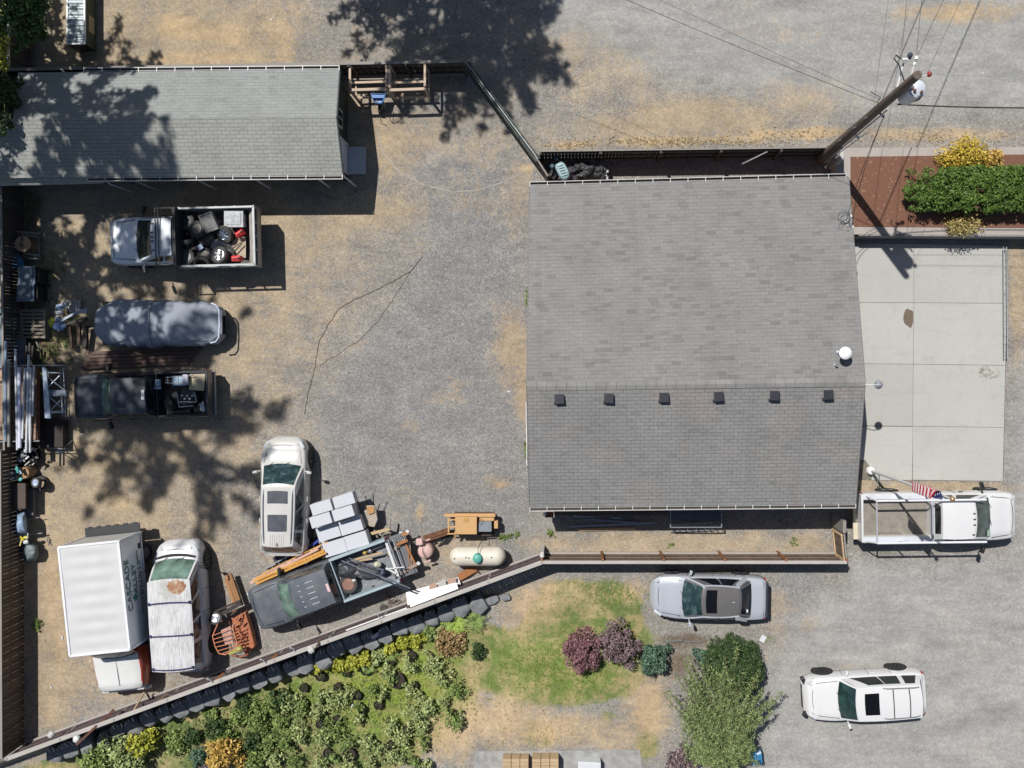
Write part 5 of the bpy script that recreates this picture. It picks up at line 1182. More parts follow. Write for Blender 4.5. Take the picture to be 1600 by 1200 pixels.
# load of the dark pickup
zb3 = .82
mb = MB(); mb.box(P(308,595,zb3+.30), (.62,.78,.03), rz=-.05); single("plywood_sheet", mb, mat('pale_plywood', (.52,.44,.30), .8, var=.15), "pale plywood panel at the tail of the dark pickup's bed", "board")
t = thing("hand_trolley", "blue and white pump cart in the dark pickup's bed", "cart", P(277,597,1.1)); mb = MB()
mb.tube([P(258,590,1.3), P(303,586,1.3)], .02, 6); mb.tube([P(258,598,1.3), P(295,600,1.3)], .02, 6)
for x in (262, 278, 290): mb.tube([P(x,588,1.3), P(x,600,1.3)], .018, 6)
obj("frame", mb, CHROME, t, world=True)
mb = MB(); mb.box(P(281,595,1.2), (.62,.40,.18)); obj("tank", mb, mat('pale_blue_tank', (.30,.42,.52), .4, var=.2), t, world=True, bevel=.08, smooth=40)
mb = MB(); mb.box(P(290,592,1.3), (.22,.36,.12)); obj("lid", mb, mat('lilac_white', (.60,.58,.66), .4), t, world=True, bevel=.03)
mb = MB(); mb.box(P(247,598,1.22), (.18,.28,.22)); mb.box(P(246,606,1.18), (.30,.12,.12)); single("cleaning_bottle", mb, mat('blue_white_bottle', (.42,.52,.60), .4, var=.3), "blue and white bottle behind the dark pickup's cab", "bottle", bevel=.03)
t = thing("push_mower", "black and silver machine lying in the dark pickup's bed", "mower", P(290,622,1.0)); mb = MB(); mb.blob(P(290,621,1.05), (.5,.36,.22), 9, .25, 5); obj("deck", mb, mat('black_machine', (.035,.04,.042), .45, var=.5, scale=7), t, world=True, smooth=45)
mb = MB(); mb.tube([P(280,628,1.32), P(307,628,1.3)], .016, 6); mb.tube([P(280,636,1.3), P(302,634,1.3)], .016, 6); mb.tube([P(307,628,1.3), P(303,612,1.3)], .016, 6); mb.tube([P(280,636,1.3), P(276,615,1.3)], .016, 6)
for k in range(5): mb.box(P(285+4*k,618+(k%2)*5,1.28), (.07,.07,.08), rz=k)
obj("handlebar", mb, ALU, t, world=True)
wheel("small tan hubbed wheel on the machine in the dark pickup", P(274,617,1.25), .17, .1, .2, 1, mat('tan_hub', (.4,.33,.2), .6), spokes=0, solid=True)
wheel("upright black tyre in the dark pickup's bed", P(267,630,1.12), .26, .16, 1.2, .2, None)
mb = MB(); mb.blob(P(316,636,1.15), (.14,.2,.14), 7, .4, 8); single("silver_fitting", mb, CHROME, "crumpled silver fitting in the near rear corner of the dark pickup", "fitting", smooth=50)
# load of the slate pickup
wheel("spare wheel with rusty rim lying in the slate pickup's bed", P(545,912,.98), .39, .25, 0, 0, mat('rusty_pink_rim', (.26,.14,.11), .8, var=.3, scale=7), spokes=0, solid=True)
t = thing("pipe_bundle", "bundle of dark square pipes jutting from the slate pickup's bed over the yard", "pipes", P(590,900,1.1))
for k, (a, b, w_) in enumerate(((( 531,879,1.30), (643,924,1.25), .055), ((534,876,1.32), (641,919,1.27), .05), ((540,874,1.25), (592,893,1.3), .05), ((545,872,1.28), (600,891,1.28), .04), ((560,893,1.18), (622,914,1.2), .05))):
    mb = MB(); mb.beam(P(*a), P(*b), w_, w_); obj("pipe", mb, mat('dark_blue_pipe', (.06,.07,.095), .35, .5) if k % 2 == 0 else mat('grey_blue_pipe', (.20,.22,.25), .35, .5), t, world=True)
def plank(label, a, b, w, h, m, name="board", cat="board", group=None):
    mb = MB(); mb.beam(a, b, w, h); return single(name, mb, m, label, cat, group, bevel=.004)
plank("pale board lying along the slate pickup's far bed rail", P(552,875,1.1), P(598,863,1.15), .09, .04, WT)
plank("short pale board below the longer one in the slate pickup's bed", P(555,877,1.05), P(582,873,1.05), .07, .04, WTy)
mb = MB(); mb.blob(P(545,892,.95), (.42,.34,.28), 9, .35, 11); single("engine_part", mb, mat('dark_engine_part', (.05,.052,.06), .5, .3, var=.6, scale=8), "dark lumpy engine part behind the slate pickup's cab", "engine part", smooth=45)
mb = MB(); mb.blob(P(570,893,.95), (.55,.24,.22), 9, .4, 12); single("engine_part", mb, mat('grey_engine_part', (.16,.15,.15), .5, .3, var=.6, scale=10), "long grey scrap casting under the pipes in the slate pickup", "engine part", smooth=45)
for k, (px, py, r_, m_, lb) in enumerate(((553,906,.08,WHITE,"small white knob beside the rusty spare wheel"), (570,864,.07,mat('brass_yellow', (.5,.38,.1), .4),"brass yellow fitting near the slate pickup's tail lamp"), (578,861,.09,CHROME,"round chrome fitting near the slate pickup's tail lamp"), (590,882,.14,mat('pale_rag', (.55,.52,.4), .8),"pale rag among the slate pickup's scrap"), (597,895,.16,mat('blue_black_bag', (.03,.04,.07), .5),"blue black bag near the slate pickup's tail"))):
    mb = MB(); mb.blob(P(px,py,1.05), (r_*1.2,r_,r_), 7, .3, k+20); single("scrap_piece", mb, m_, lb, "scrap", smooth=50)
mb = MB(); mb.slab([P(529,897,1.02), P(535,912,1.02), P(542,908,1.02), P(536,895,1.02)], .03); single("white_sheet", mb, WHITE, "small white panel against the slate pickup's cab", "panel")
# ---------------------------------------------------------------- stacked white boxes
BX = mat('white_foam_box', (.54,.55,.59), .6, var=.05, scale=1); ang = math.atan2(13, 40)
u_ = Vector((math.cos(.30), math.sin(.30), 0)); v_ = Vector((-math.sin(.30), math.cos(.30), 0))
def crate(label, px, py, zt, w, d, h):
    c = P(px, py, zt); mb = MB(); mb.box((c.x, c.y, zt-h/2), (w, d, h), rz=.30); single("white_box", mb, BX, label, "box", "white boxes stacked between the beige SUV and the slate pickup", bevel=.012, rz=.30)
for lb, px, py in (("upper left box of the raised top pair of stacked white boxes", 502,793), ("upper right box of the raised top pair of stacked white boxes", 537,782), ("lower left box on the upper tier of stacked white boxes", 501,813), ("lower right box on the upper tier of stacked white boxes", 536,802)):
    crate(lb, px, py, 1.55, .86, .46, .50)
for lb, px, py in (("left box of the middle row of stacked white boxes", 513,832), ("right box of the middle row of stacked white boxes", 548,822), ("left box of the lowest row of stacked white boxes", 523,856), ("right box of the lowest row of stacked white boxes", 557,845)):
    crate(lb, px, py, 1.10, .93, .58, .50)
mb = MB()
for px, py in ((502,795),(537,784),(513,834),(548,824),(523,856),(557,846),(502,812),(536,803)):
    pass
mb = MB(); c = P(532,822,.3); mb.box((c.x, c.y, .3), (1.75,1.9,.58), rz=.30); single("white_box", mb, BX, "bottom layer of white boxes carrying the stacked tiers", "box", "white boxes stacked between the beige SUV and the slate pickup", bevel=.02)
# ladders
def ladder(label, a, b, width, m, rung=.3, name="ladder", vert=True, rail=(.03,.09)):
    a = Vector(a); b = Vector(b); d = (b-a).normalized(); s_ = d.cross(Vector((0,0,1))).normalized()*width
    if vert: s_ = Vector((0,0,width))+s_*.15
    t = thing(name, label, "ladder", ((a+b)/2).to_tuple())
    for q in (Vector((0,0,0)), s_):
        mb = MB(); mb.beam(a+q, b+q, rail[1], rail[0]); obj("rail", mb, m, t, world=True)
    n = int((b-a).length/rung)
    for i in range(1, n):
        p = a.lerp(b, i/n); mb = MB(); mb.tube([p, p+s_], .015, 6); obj("rung", mb, ALU, t, world=True)
    return t
ORL = mat('orange_fibreglass', (.58,.30,.07), .5, var=.15); YEL = mat('yellow_cap', (.6,.5,.05), .5)
for lab, a, b, m, w_ in (("outer orange fibreglass ladder resting against the slate pickup", (404,907,.55), (512,859,.9), ORL, .34), ("second orange fibreglass ladder behind the outer one", (400,904,.50), (509,856,.85), ORL, .30),
    ("pinkish faded ladder behind the orange ones", (395,906,.32), (500,853,.7), mat('faded_pink_ladder', (.60,.38,.30), .6), .34)):
    A_ = P(*a); B2 = P(*b); d = (B2-A_).normalized(); nr = Vector((-d.y, d.x, 0))
    ladder(lab, A_, B2, w_, m, .32)
ladder("flat orange ladder lying left of the white boxes", P(410,896,.75), P(512,846,1.0), .34, ORL, .33, vert=False, rail=(.05,.035))
ladder("blue stepladder lying under the orange ladders", P(436,894,.35), P(505,838,.5), .34, mat('blue_fibreglass', (.03,.05,.32), .5), .3, vert=False, rail=(.05,.09))
ladder("aluminium ladder end poking out left of the blue stepladder", P(413,888,.2), P(488,850,.3), .40, ALU, .3, vert=False, rail=(.05,.05))
mb = MB(); mb.box(P(435,893,.95), (.12,.2,.1), rz=.5); single("yellow_block", mb, YEL, "yellow ladder foot on the orange ladders", "ladder foot", bevel=.01)
mb = MB(); mb.beam(P(443,902,1.1), P(441,889,1.1), .05, .05); mb.box(P(444,904,1.08), (.14,.1,.08), rz=.3); single("strap", mb, BLACK, "black strap holding the orange ladders to the slate pickup", "strap")
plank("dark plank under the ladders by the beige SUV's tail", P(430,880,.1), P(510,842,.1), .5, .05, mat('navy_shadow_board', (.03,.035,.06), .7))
# wheelbarrow by the boxes, upended
t = thing("wheelbarrow", "tan wheelbarrow standing right of the stacked white boxes", "wheelbarrow", P(578,806)); mb = MB()
mb.slab([P(570,790,.75), P(586,790,.75), P(590,812,.65), P(585,824,.55), P(573,822,.55), P(568,808,.65)], .10); obj("tray", mb, mat('tan_barrow_tray', (.44,.38,.31), .7, var=.3, scale=3), t, world=True, bevel=.03)
mb = MB(); mb.tube([P(574,790,.7), P(571,775,1.0)], .02, 6); mb.tube([P(584,790,.7), P(583,772,1.0)], .02, 6); obj("handle", mb, BLACK, t, world=True)
mb = MB(); mb.slab([P(571,792,.77), P(584,791,.77), P(585,801,.76), P(576,804,.76)], .02); obj("rust_board", mb, mat('orange_board', (.45,.24,.10), .8, var=.3), t, world=True)
mb = MB(); M = Matrix.Translation(P(578,826,.2)) @ Matrix.Rotation(math.pi/2, 4, 'Y'); mb.lathe([(.1,-.05),(.2,-.05),(.2,.05),(.1,.05)], M, 18); obj("wheel", mb, RUBBER, t, world=True)
# timber trestle frames behind the slate pickup
def frame(name, label, cat, beams, origin, group=None):
    t = thing(name, label, cat, origin, 0, group)
    for a, b, w_, h_, m in beams:
        mb = MB(); mb.beam(P(*a), P(*b), w_, h_); obj("beam", mb, m, t, world=True, bevel=.004)
    return t
frame("timber_trestle", "rough timber trestle with rusty braces behind the slate pickup's tail", "trestle", [
    ((603,869,.75), (634,843,.75), .14, .09, wood('greyish_tan_beam', (.42,.34,.26), 0)), ((626,852,.8), (658,846,.8), .03, .03, GAP), ((620,851,.85), (637,844,.85), .11, .10, WO),
    ((634,850,.75), (650,884,.70), .08, .09, WO), ((636,850,.72), (641,888,.70), .05, .07, wood('rusty_tan_beam', (.34,.17,.09), 1)), ((622,898,.70), (654,880,.72), .12, .09, wood('pinkish_beam', (.40,.28,.22), 0)), ((640,846,.7), (644,892,.68), .04, .05, WG),
    ((636,846,.75), (638,856,.0), .08, .08, WGy), ((652,880,.7), (651,886,.0), .08, .08, WGy), ((606,866,.7), (608,870,.0), .08, .08, WGy), ((626,880,.5), (640,860,.5), .3, .04, mat('rusty_plate', (.34,.16,.09), .8, var=.4))], P(630,868))
frame("timber_trestle", "short tan sawhorse between the white boxes and the rusty trestle", "sawhorse", [
    ((579,834,.62), (610,826,.62), .12, .08, WT), ((608,826,.62), (610,812,.62), .05, .12, wood('grey_tan_beam', (.36,.31,.26), 1)), ((590,840,.5), (585,828,.5), .06, .06, WGy), ((597,842,.3), (600,828,.6), .08, .08, WG), ((583,833,.6), (584,834,0), .07, .07, WGy), ((606,827,.6), (606,828,0), .07, .07, WGy), ((594,850,.35), (612,838,.45), .2, .03, WB)], P(595,832))
for lb, a, b, w_, m in (("white channel bar leaning over the slate pickup's tailgate", (602,844,1.05), (622,900,1.0), .10, WHITE), ("grey square bar right of the white channel over the tailgate", (606,843,1.0), (627,898,.95), .06, STEEL), ("thin pale bar furthest right over the lowered tailgate", (614,844,1.0), (632,894,.95), .045, ALU), ("short white bar crossing the others near the fence side of the tailgate", (603,889,1.1), (632,886,1.1), .04, WHITE), ("white bar stub crossing diagonally below the tailgate", (603,887,1.08), (619,896,1.08), .06, WHITE)):
    plank(lb, P(*a), P(*b), w_, .05, m, "metal_bar", "bar")
for lb, px, py, zz in (("white cap block on the upper end of the rusty trestle", 637,830,.9), ("white cap block on the lower end of the rusty trestle", 654,880,.8)):
    mb = MB(); mb.box(P(px,py,zz)+Vector((0,0,0)), (.14,.11,.10), rz=-.6); single("cap_block", mb, WHITE, lb, "block", bevel=.01)
mb = MB(); mb.beam(P(628,835,.8), P(640,832,.85), .1,.09); single("cedar_beam", mb, WO, "orange cedar beam end at the top of the rusty trestle", "beam")
# ---------------------------------------------------------------- trencher
OR = paint('faded_orange_yellow', (.56,.33,.14), .3, (.35,.22,.12), rough=.5, coat=.1)
t = thing("trencher", "faded orange walk behind trencher with chain boom standing in the gravel", "trencher", P(735,822))
def bx(name, x0, y0, x1, y1, z0, z1, m, par=t, bev=.015):
    a = P(x0, y0, z1); b = P(x1, y1, z1); mb = MB(); mb.box(((a.x+b.x)/2, (a.y+b.y)/2, (z0+z1)/2), (abs(b.x-a.x), abs(b.y-a.y), z1-z0)); return obj(name, mb, m, par, world=True, bevel=bev)
bx("engine_cover", 711, 808, 745, 835, .35, .95, OR); bx("side_beam", 694, 803, 774, 808, .45, .70, OR); bx("top_plate", 724, 809, 732, 816, .95, .965, mat('worn_yellow_plate', (.45,.26,.07), .6), bev=0)
bx("track_frame", 712, 802, 772, 836, .08, .35, mat('dark_undercarriage', (.04,.035,.03), .8)); bx("battery_box", 748, 815, 768, 831, .5, .82, mat('slate_lid', (.20,.22,.25), .5)); bx("rear_frame", 749, 809, 772, 814, .45, .72, OR); bx("control_box", 772, 814, 778, 826, .4, .66, OR)
for y in (812, 823, 834): 
    mb = MB(); mb.beam(P(699,y,.55), P(712,y,.55), .05, .05); obj("front_bar", mb, OR, t, world=True)
mb = MB(); mb.beam(P(701,809,.55), P(701,832,.55), .06, .06); obj("front_bar", mb, OR, t, world=True); mb = MB(); mb.beam(P(711,832,.7), P(711,840,.5), .08, .06); obj("front_bar", mb, OR, t, world=True)
mb = MB()
for k in range(26): mb.box(P(711+k*2.2,801.5,.3), (.03,.06,.28))
obj("track_lug", mb, RUST, t, world=True)['label'] = "row of rusty track lugs"
for px, py in ((757,802), (720,803), (765,836), (748,834)):
    pass
a, b = P(703,829,.35), P(663,842,.28); mb = MB(); mb.beam(a, b, .10, .10); bm = obj("boom", mb, RUST, t, world=True, bevel=.02)
mb = MB(); d = (b-a); L_ = d.length; d.normalize(); nn = Vector((-d.y, d.x, 0))
for k in range(22):
    p = a+d*(L_*k/21)
    for s in (1, -1): mb.box(p+nn*s*.10, (.05,.07,.12), rz=math.atan2(d.y, d.x)+.5*s*(k % 2))
obj("chain_tooth", mb, RUST, bm, world=True)['label'] = "rusty digging chain with cupped teeth"
mb = MB(); M = Matrix.Translation(P(754,837,.6)); mb.tube([P(749,836,.5), P(768,836,.5)], .03, 6); mb.tube([P(748,808,.98), P(752,812,1.05), P(748,818,1.0)], .012, 5); obj("exhaust", mb, mat('burnt_steel', (.10,.08,.07), .5, .5), t, world=True)
mb = MB()
pts = [P(706,832,.02+.0), P(698,840,.02), P(692,849,.02)]
mb.tube(pts, .11, 8)
for k in range(9):
    p = pts[0].lerp(pts[2], k/8)+Vector((0,0,.06))
    for s in (1, -1): mb.beam(p, p+Vector((s*.20,s*.06-.05,0)), .035, .04)
single("auger_chain", mb, mat('black_chain', (.018,.018,.02), .6), "spare black toothed digging chain coiled on the gravel by the trencher", "chain")
# propane tank
t = thing("propane_tank", "cream horizontal propane tank with green dome lid beside the fence bend", "tank", P(747,866)); za = .62
a, b = P(717,869,za), P(776,869,za); R = .40; mb = MB(); M = Matrix.Translation(a) @ Matrix.Rotation(math.pi/2, 4, 'Y') @ Matrix.Rotation(0, 4, 'Z'); LL = (b-a).length
prof = [(R*math.sin(math.pi/2*k/8), -R*.95*math.cos(math.pi/2*k/8)) for k in range(9)]; prof += [(R, LL*k/6) for k in range(1, 7)]+[(R*math.cos(math.pi/2*k/8), LL+R*.95*math.sin(math.pi/2*k/8)) for k in range(1, 9)]
mb.lathe(prof, M, 36); obj("vessel", mb, paint('cream_tank_paint', (.66,.62,.52), .2, (.3,.22,.15), rough=.45, coat=.1), t, world=True, smooth=60)
cdm = P(747,873,1.1); mb = MB(); mb.lathe([(.20,-.14),(.20,0),(.19,.05),(.14,.09),(.0,.11)], Matrix.Translation(P(746,872.5,1.08)), 28); obj("dome_lid", mb, mat('teal_green_lid', (.10,.36,.30), .5), t, world=True, smooth=40)
for x in (727, 768):
    p = P(x,869,.2); mb = MB(); mb.box((p.x, p.y, .14), (.10,.62,.28)); obj("saddle", mb, RUST, t, world=True)
mb = MB(); mb.tube([P(747,866,1.15), P(747,857,1.1), P(751,848,.9), P(754,842,.6), P(756,836,.5)], .012, 5); obj("hose", mb, BLACK, t, world=True)
for x, y in ((728,871), (768,871), (710,873), (733,872)):
    mb = MB(); mb.blob(P(x,y,za+R), (.03,.03,.02), 5, 0); obj("fitting", mb, BLACK, t, world=True)
plank("orange plank lying under the propane tank beside the fence", P(716,903,.3), P(742,888,.12), .30, .04, WO)
plank("rusty angle iron poking from under the propane tank", P(742,888,.2), P(748,896,.2), .05, .05, RUST)
# pink compressor
PK = paint('faded_pink_paint', (.62,.42,.38), .25, (.45,.30,.24), rough=.55, coat=0)
t = thing("compressor", "faded pink upright tank with square motor head beside the trencher boom", "compressor", P(664,862)); mb = MB(); c = P(664,862,.65)
mb.lathe([(.0,.0),(.25,.02),(.31,.10),(.32,.2),(.32,.52),(.30,.6),(.22,.66),(0,.70)], Matrix.Translation((c.x, c.y, 0)), 30); obj("tank", mb, PK, t, world=True, smooth=50)
mb = MB(); mb.box(P(656,846,.75), (.27,.26,.3), rz=.1); obj("motor_head", mb, PK, t, world=True, bevel=.03); mb = MB(); mb.tube([P(660,853,.8), P(660,862,.8), P(665,872,.78), P(668,877,.6)], .014, 6); obj("hose", mb, mat('dark_red_hose', (.12,.03,.03), .6), t, world=True)
mb = MB(); mb.beam(P(663,878,.6), P(673,875,.6), .06, .06); mb.beam(P(662,846,.6), P(672,842,.6), .05, .05); obj("handle", mb, PK, t, world=True)
# ---------------------------------------------------------------- orange implement between the white SUV and slate pickup
ORI = mat('rusty_orange_steel', (.42,.15,.075), .65, var=.3, scale=5); DBR = wood('orange_brown_bar', (.32,.16,.07), 1)
t = thing("tractor_implement", "rusty orange barred implement between the flaking white SUV and the slate pickup", "implement", P(360,970))
mb = MB(); mb.beam(P(358,897,.45), P(373,940,.45), .22, .12); mb.beam(P(353,903,.42), P(366,942,.42), .13, .1); mb.box(P(355,902,.55), (.1,.18,.12), rz=.3); obj("tow_bar", mb, DBR, t, world=True, bevel=.01)
mb = MB(); mb.beam(P(328,970,.62), P(377,942,.62), .16, .10); mb.beam(P(335,956,.66), (P(376,938,.66)), .08, .06); obj("cross_beam", mb, mat('black_brown_beam', (.04,.03,.028), .7), t, world=True)
wheel("small pale spoked wheel on the orange implement's crossbeam", P(337,966,.78), .26, .09, .35, 1.2, ALU, spokes=8, name="implement_wheel")
mb = MB(); mb.slab([P(362,968,.55), P(383,956,.60), P(392,985,.52), P(398,1010,.45), P(385,1024,.4), P(366,1000,.45)], .32); obj("housing", mb, ORI, t, world=True, bevel=.03)
mb = MB(); ring = [P(340,975,.9), P(332,994,.92), P(336,1010,.92), P(342,1021,.9), P(352,1023,.9), P(368,1014,.9), P(371,1006,.9), P(365,985,.92), P(363,978,.92), P(368,971,.85)]; mb.tube(ring, .022, 8)
rk = obj("bar_rack", mb, mat('bright_orange_tube', (.62,.24,.12), .5, var=.1), t, world=True, smooth=50)
for a, b in (((333,993),(363,981)),((334,999),(366,989)),((335,1005),(368,996)),((338,1011),(370,1003)),((341,1017),(371,1008)),((346,1022),(369,1013))):
    mb = MB(); mb.tube([P(*a,.91), P(*b,.91)], .016, 6); obj("bar", mb, mat('bright_orange_tube', (1,1,1)), rk, world=True)
for k in range(6):
    mb = MB(); mb.beam(P(365,990+5*k,.6), P(386,983+5.5*k,.58), .04, .04); obj("grille_bar", mb, ORI, t, world=True)
mb = MB(); mb.slab([P(345,985,.75), P(360,978,.75), P(364,1004,.75), P(352,1008,.75)], .06)
obj("dusty_plate", mb, mat('dusty_pink_plate', (.42,.26,.22), .8, var=.5, scale=10), t, world=True)
mb = MB(); mb.tube([P(372,985,.7), P(378,996,.8), P(370,1010,.9)], .02, 6); mb.tube([P(378,958,.7), P(372,970,.8), P(362,966,.8)], .035, 6); mb.tube([P(388,1022,.4), P(378,1026,.5), P(362,1024,.6)], .035, 6); obj("curved_arm", mb, ORI, t, world=True)
mb = MB(); mb.blob(P(374,1014,1.0), (.16,.13,.12), 8, .1, 3); mb.beam(P(358,1021,.95), P(370,1016,.95), .12, .12); single("yellow_motor", mb, mat('olive_yellow', (.34,.31,.08), .5, var=.2), "olive yellow motor sitting on the orange implement's rack", "motor", smooth=45)
for k, (x, y) in enumerate(((372,965),(380,972),(352,960),(347,970),(358,972),(367,976),(376,990),(370,954))):
    mb = MB(); mb.beam(P(x,y,.78), P(x+random.uniform(-8,8),y+random.uniform(2,9),.7), .05, .06); obj("bracket", mb, (ORI, RUST, ALU)[k % 3], t, world=True)
# white boards leaning on the fence
def board_on(label, q, th, m, name="white_board"): 
    mb = MB(); mb.slab([P(*p) for p in q], th); single(name, mb, m, label, "board")
board_on("largest white board lying against the slanting fence", [(637,946,.35), (720,913,.55), (716,902,.30), (634,926,.20)], .03, WHITE)
board_on("white board lying to the lower left against the fence", [(641,949,.90), (716,920,.92), (713,910,.8), (640,930,.75)], .03, mat('white_board_second', (.72,.72,.70), .5, var=.05))
board_on("faded pink board at the middle of the white boards", [(671,924,.58), (684,920,.58), (681,910,.54), (671,914,.54)], .02, mat('faded_pink_board', (.40,.26,.20), .8))
board_on("grey board beside the pink one on the white boards", [(685,920,.60), (698,915,.60), (695,905,.56), (684,909,.56)], .02, CONC)
board_on("pinkish board at the right end of the white boards", [(700,914,.62), (713,909,.62), (711,901,.58), (699,905,.58)], .02, mat('faded_pink_board', (.40,.26,.20), .8))
for lb, a, b in (("upper white pipe lying along the inside of the slanting fence", (505,1003,1.38), (640,951,1.36)), ("middle white pipe lying along the inside of the slanting fence", (510,1002,1.2), (630,956,1.2)), ("lower white pipe lying along the inside of the slanting fence", (541,985,.9), (636,950,.9))):
    mb = MB(); mb.tube([P(*a), P(*b)], .035, 8); single("white_pipe", mb, WHITE, lb, "pipe", smooth=50)
mb = MB(); rr = random.Random(5)
for k in range(40):
    c = P(612+rr.gauss(0,8), 943+rr.gauss(0,5), .03+rr.random()*.1); a = rr.random()*3.14; mb.beam(c, c+Vector((math.cos(a)*.2, math.sin(a)*.2, rr.uniform(-.02,.08))), .015, .012)
o = single("twig_pile", mb, WB, "small pile of brown twigs on the ground between slate pickup and fence", "twigs")
mb = MB(); mb.lathe([(.13,0),(.17,.03),(.17,.06),(.13,.08)], Matrix.Translation(P(600,950,.0)), 18); single("rubber_ring", mb, RUBBER2, "small dark ring lying beside the twig pile", "ring")
# braces and stuff leaning on the slanting fence
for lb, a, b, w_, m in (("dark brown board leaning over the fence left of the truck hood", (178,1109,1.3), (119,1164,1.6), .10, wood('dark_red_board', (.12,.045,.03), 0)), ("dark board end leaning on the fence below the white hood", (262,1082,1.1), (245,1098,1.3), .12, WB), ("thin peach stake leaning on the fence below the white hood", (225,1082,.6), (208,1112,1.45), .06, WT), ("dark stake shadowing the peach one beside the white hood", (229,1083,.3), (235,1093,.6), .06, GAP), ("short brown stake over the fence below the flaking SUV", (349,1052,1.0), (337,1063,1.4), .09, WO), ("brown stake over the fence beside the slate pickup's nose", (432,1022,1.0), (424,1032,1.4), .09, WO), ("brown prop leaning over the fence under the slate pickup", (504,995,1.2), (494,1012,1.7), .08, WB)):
    plank(lb, P(*a), P(*b), w_, .05, m, "leaning_board", "board")
for lb, px, py in (("hooked white pipe on the fence below the flaking SUV", 330,1056), ("hooked white pipe on the fence by the implement", 413,1026), ("hooked white pipe on the fence below the slate pickup", 459,1008), ("small white pipe hook on the fence left of the twig pile", 591,956)):
    p = P(px,py,1.4); mb = MB(); mb.tube([p+Vector((.12,-.32,0)), p+Vector((.03,-.05,.25)), p+Vector((-.02,0,.3)), p+Vector((-.08,-.03,.25)), p+Vector((-.08,-.12,.1))], .022, 8); single("hooked_pipe", mb, WHITE, lb, "pipe", smooth=50)
for k, (lb, px, py, m) in enumerate((("crumpled white rag on the lower fence by the front corner", 120,1155, WHITE), ("white crumpled tap bag on the fence below the slate pickup", 486,1015, mat('off_white_rag', (.55,.52,.5), .8)), ("white rag hanging inside the fence at the far lower left", 80,1148, mat('grey_white_rag', (.5,.5,.48), .8)))):
    mb = MB(); mb.blob(P(px,py,1.45), (.14,.16,.1), 8, .5, k+31); single("rag", mb, m, lb, "rag", smooth=50)
mb = MB(); mb.slab([P(578,996,-.1), P(590,988,-.1), P(594,992,-.1), P(584,999,-.1)], .03); single("white_scrap", mb, WHITE, "white scrap of board on the boulders below the fence", "scrap")
# ---------------------------------------------------------------- under the garage eave
plank("bright tan board on the gravel strip beside the garage", P(904,828,.06), P(994,826,.06), .12, .05, WT)
plank("long grey pipe lying slanted beside the tan board", P(890,823,.12), P(1024,816.5,.12), .07, .06, mat('blue_grey_pipe', (.30,.36,.42), .4))
plank("grey pipe crossing the longer one beside the garage", P(913,811,.14), P(1000,817,.14), .08, .06, mat('dark_blue_grey_pipe', (.22,.25,.30), .5))
plank("thin pale rod in the shade of the garage eave", P(896,806,.1), P(928,808,.1), .04, .04, ALU)
plank("short thin pale rod right of the first under the eave", P(956,809,.1), P(972,810,.1), .04, .04, ALU)
t = thing("utility_trailer", "dark wire sided trailer half hidden under the garage eave", "trailer", P(1083,800)); mb = MB(); a = P(1046,796,.5); b = P(1125,812,.5)
mb.box(((a.x+b.x)/2, (a.y+b.y)/2+.3, .45), (abs(b.x-a.x), 1.1, .08)); obj("deck", mb, mat('blue_grey_deck', (.10,.115,.14), .6, var=.3), t, world=True)
mb = MB(); 
for z in (.5, .85): mb.beam((a.x, b.y-.25, z), (b.x, b.y-.25, z), .04, .04)
for k in range(9): x = a.x+(b.x-a.x)*k/8; mb.beam((x, b.y-.25, .45), (x, b.y-.25, .88), .03, .03)
mb.beam((a.x, b.y-.25, .85), (a.x, b.y+.85, .85), .04,.04); mb.beam((b.x, b.y-.25, .85), (b.x, b.y+.85, .85), .04,.04); obj("side_rail", mb, STEEL, t, world=True)
ladder("short aluminium ladder on the gravel against the dark trailer", P(1047,820,.12), P(1115,817,.12), .30, ALU, .32, vert=False, rail=(.03,.03))
mb = MB(); a = P(850,802,.3); mb.box(P(858,804,.9), (.36,.20,.25)); single("red_block", mb, GARW, "rust red block at the garage's lower left corner", "block", bevel=.01)
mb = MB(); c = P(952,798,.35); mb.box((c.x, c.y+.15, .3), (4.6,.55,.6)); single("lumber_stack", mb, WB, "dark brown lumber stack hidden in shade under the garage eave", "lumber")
mb = MB(); mb.box(P(851,803,1.2)+Vector((0,0,0)), (.12,.12,.1)); single("tap_box", mb, WHITE, "small white tap box at the garage's lower left corner", "tap")
# trash behind the garage
BAGM = NT("black_bag_plastic"); co = BAGM.co(); n_ = BAGM.noise(co, 5, 6, .6, .8); BAGM.bump(n_, .9, .12); BAGM.out((.05,.05,.055), .32); BAGM = BAGM.mat
for k, (lb, px, py, rx, ry, rz_, s_) in enumerate((("largest black rubbish bag behind the garage", 908,268,.62,.42,.55,1), ("second black rubbish bag right of the largest", 938,271,.36,.32,.4,2), ("small grey black bag at the garage's upper left corner", 862,279,.26,.3,.45,5))):
    mb = MB(); c = P(px,py,.5); mb.blob((c.x, c.y, .4), (rx,ry,rz_), 14, .45, s_); single("rubbish_bag", mb, BAGM, lb, "rubbish bag", smooth=70)
mb = MB(); c = P(879,268,.9); Mx = Matrix.Rotation(-1.1, 4, 'Z') @ Matrix.Rotation(.15, 4, 'Y')
mb.blob((0,0,0), (.44,.27,.30), 12, .05, 2); mb.v = [tuple(Mx @ Vector((max(-.38,min(.38,x)), max(-.22,min(.22,y)), max(-.2, min(.22, z))))+c) for x, y, z in mb.v]
t = thing("mower_hood", "pale blue ribbed machine hood lying among the rubbish bags", "machine hood", c); obj("shell", mb, mat('pale_cyan_plastic', (.34,.48,.50), .5, var=.12), t, world=True, smooth=50)
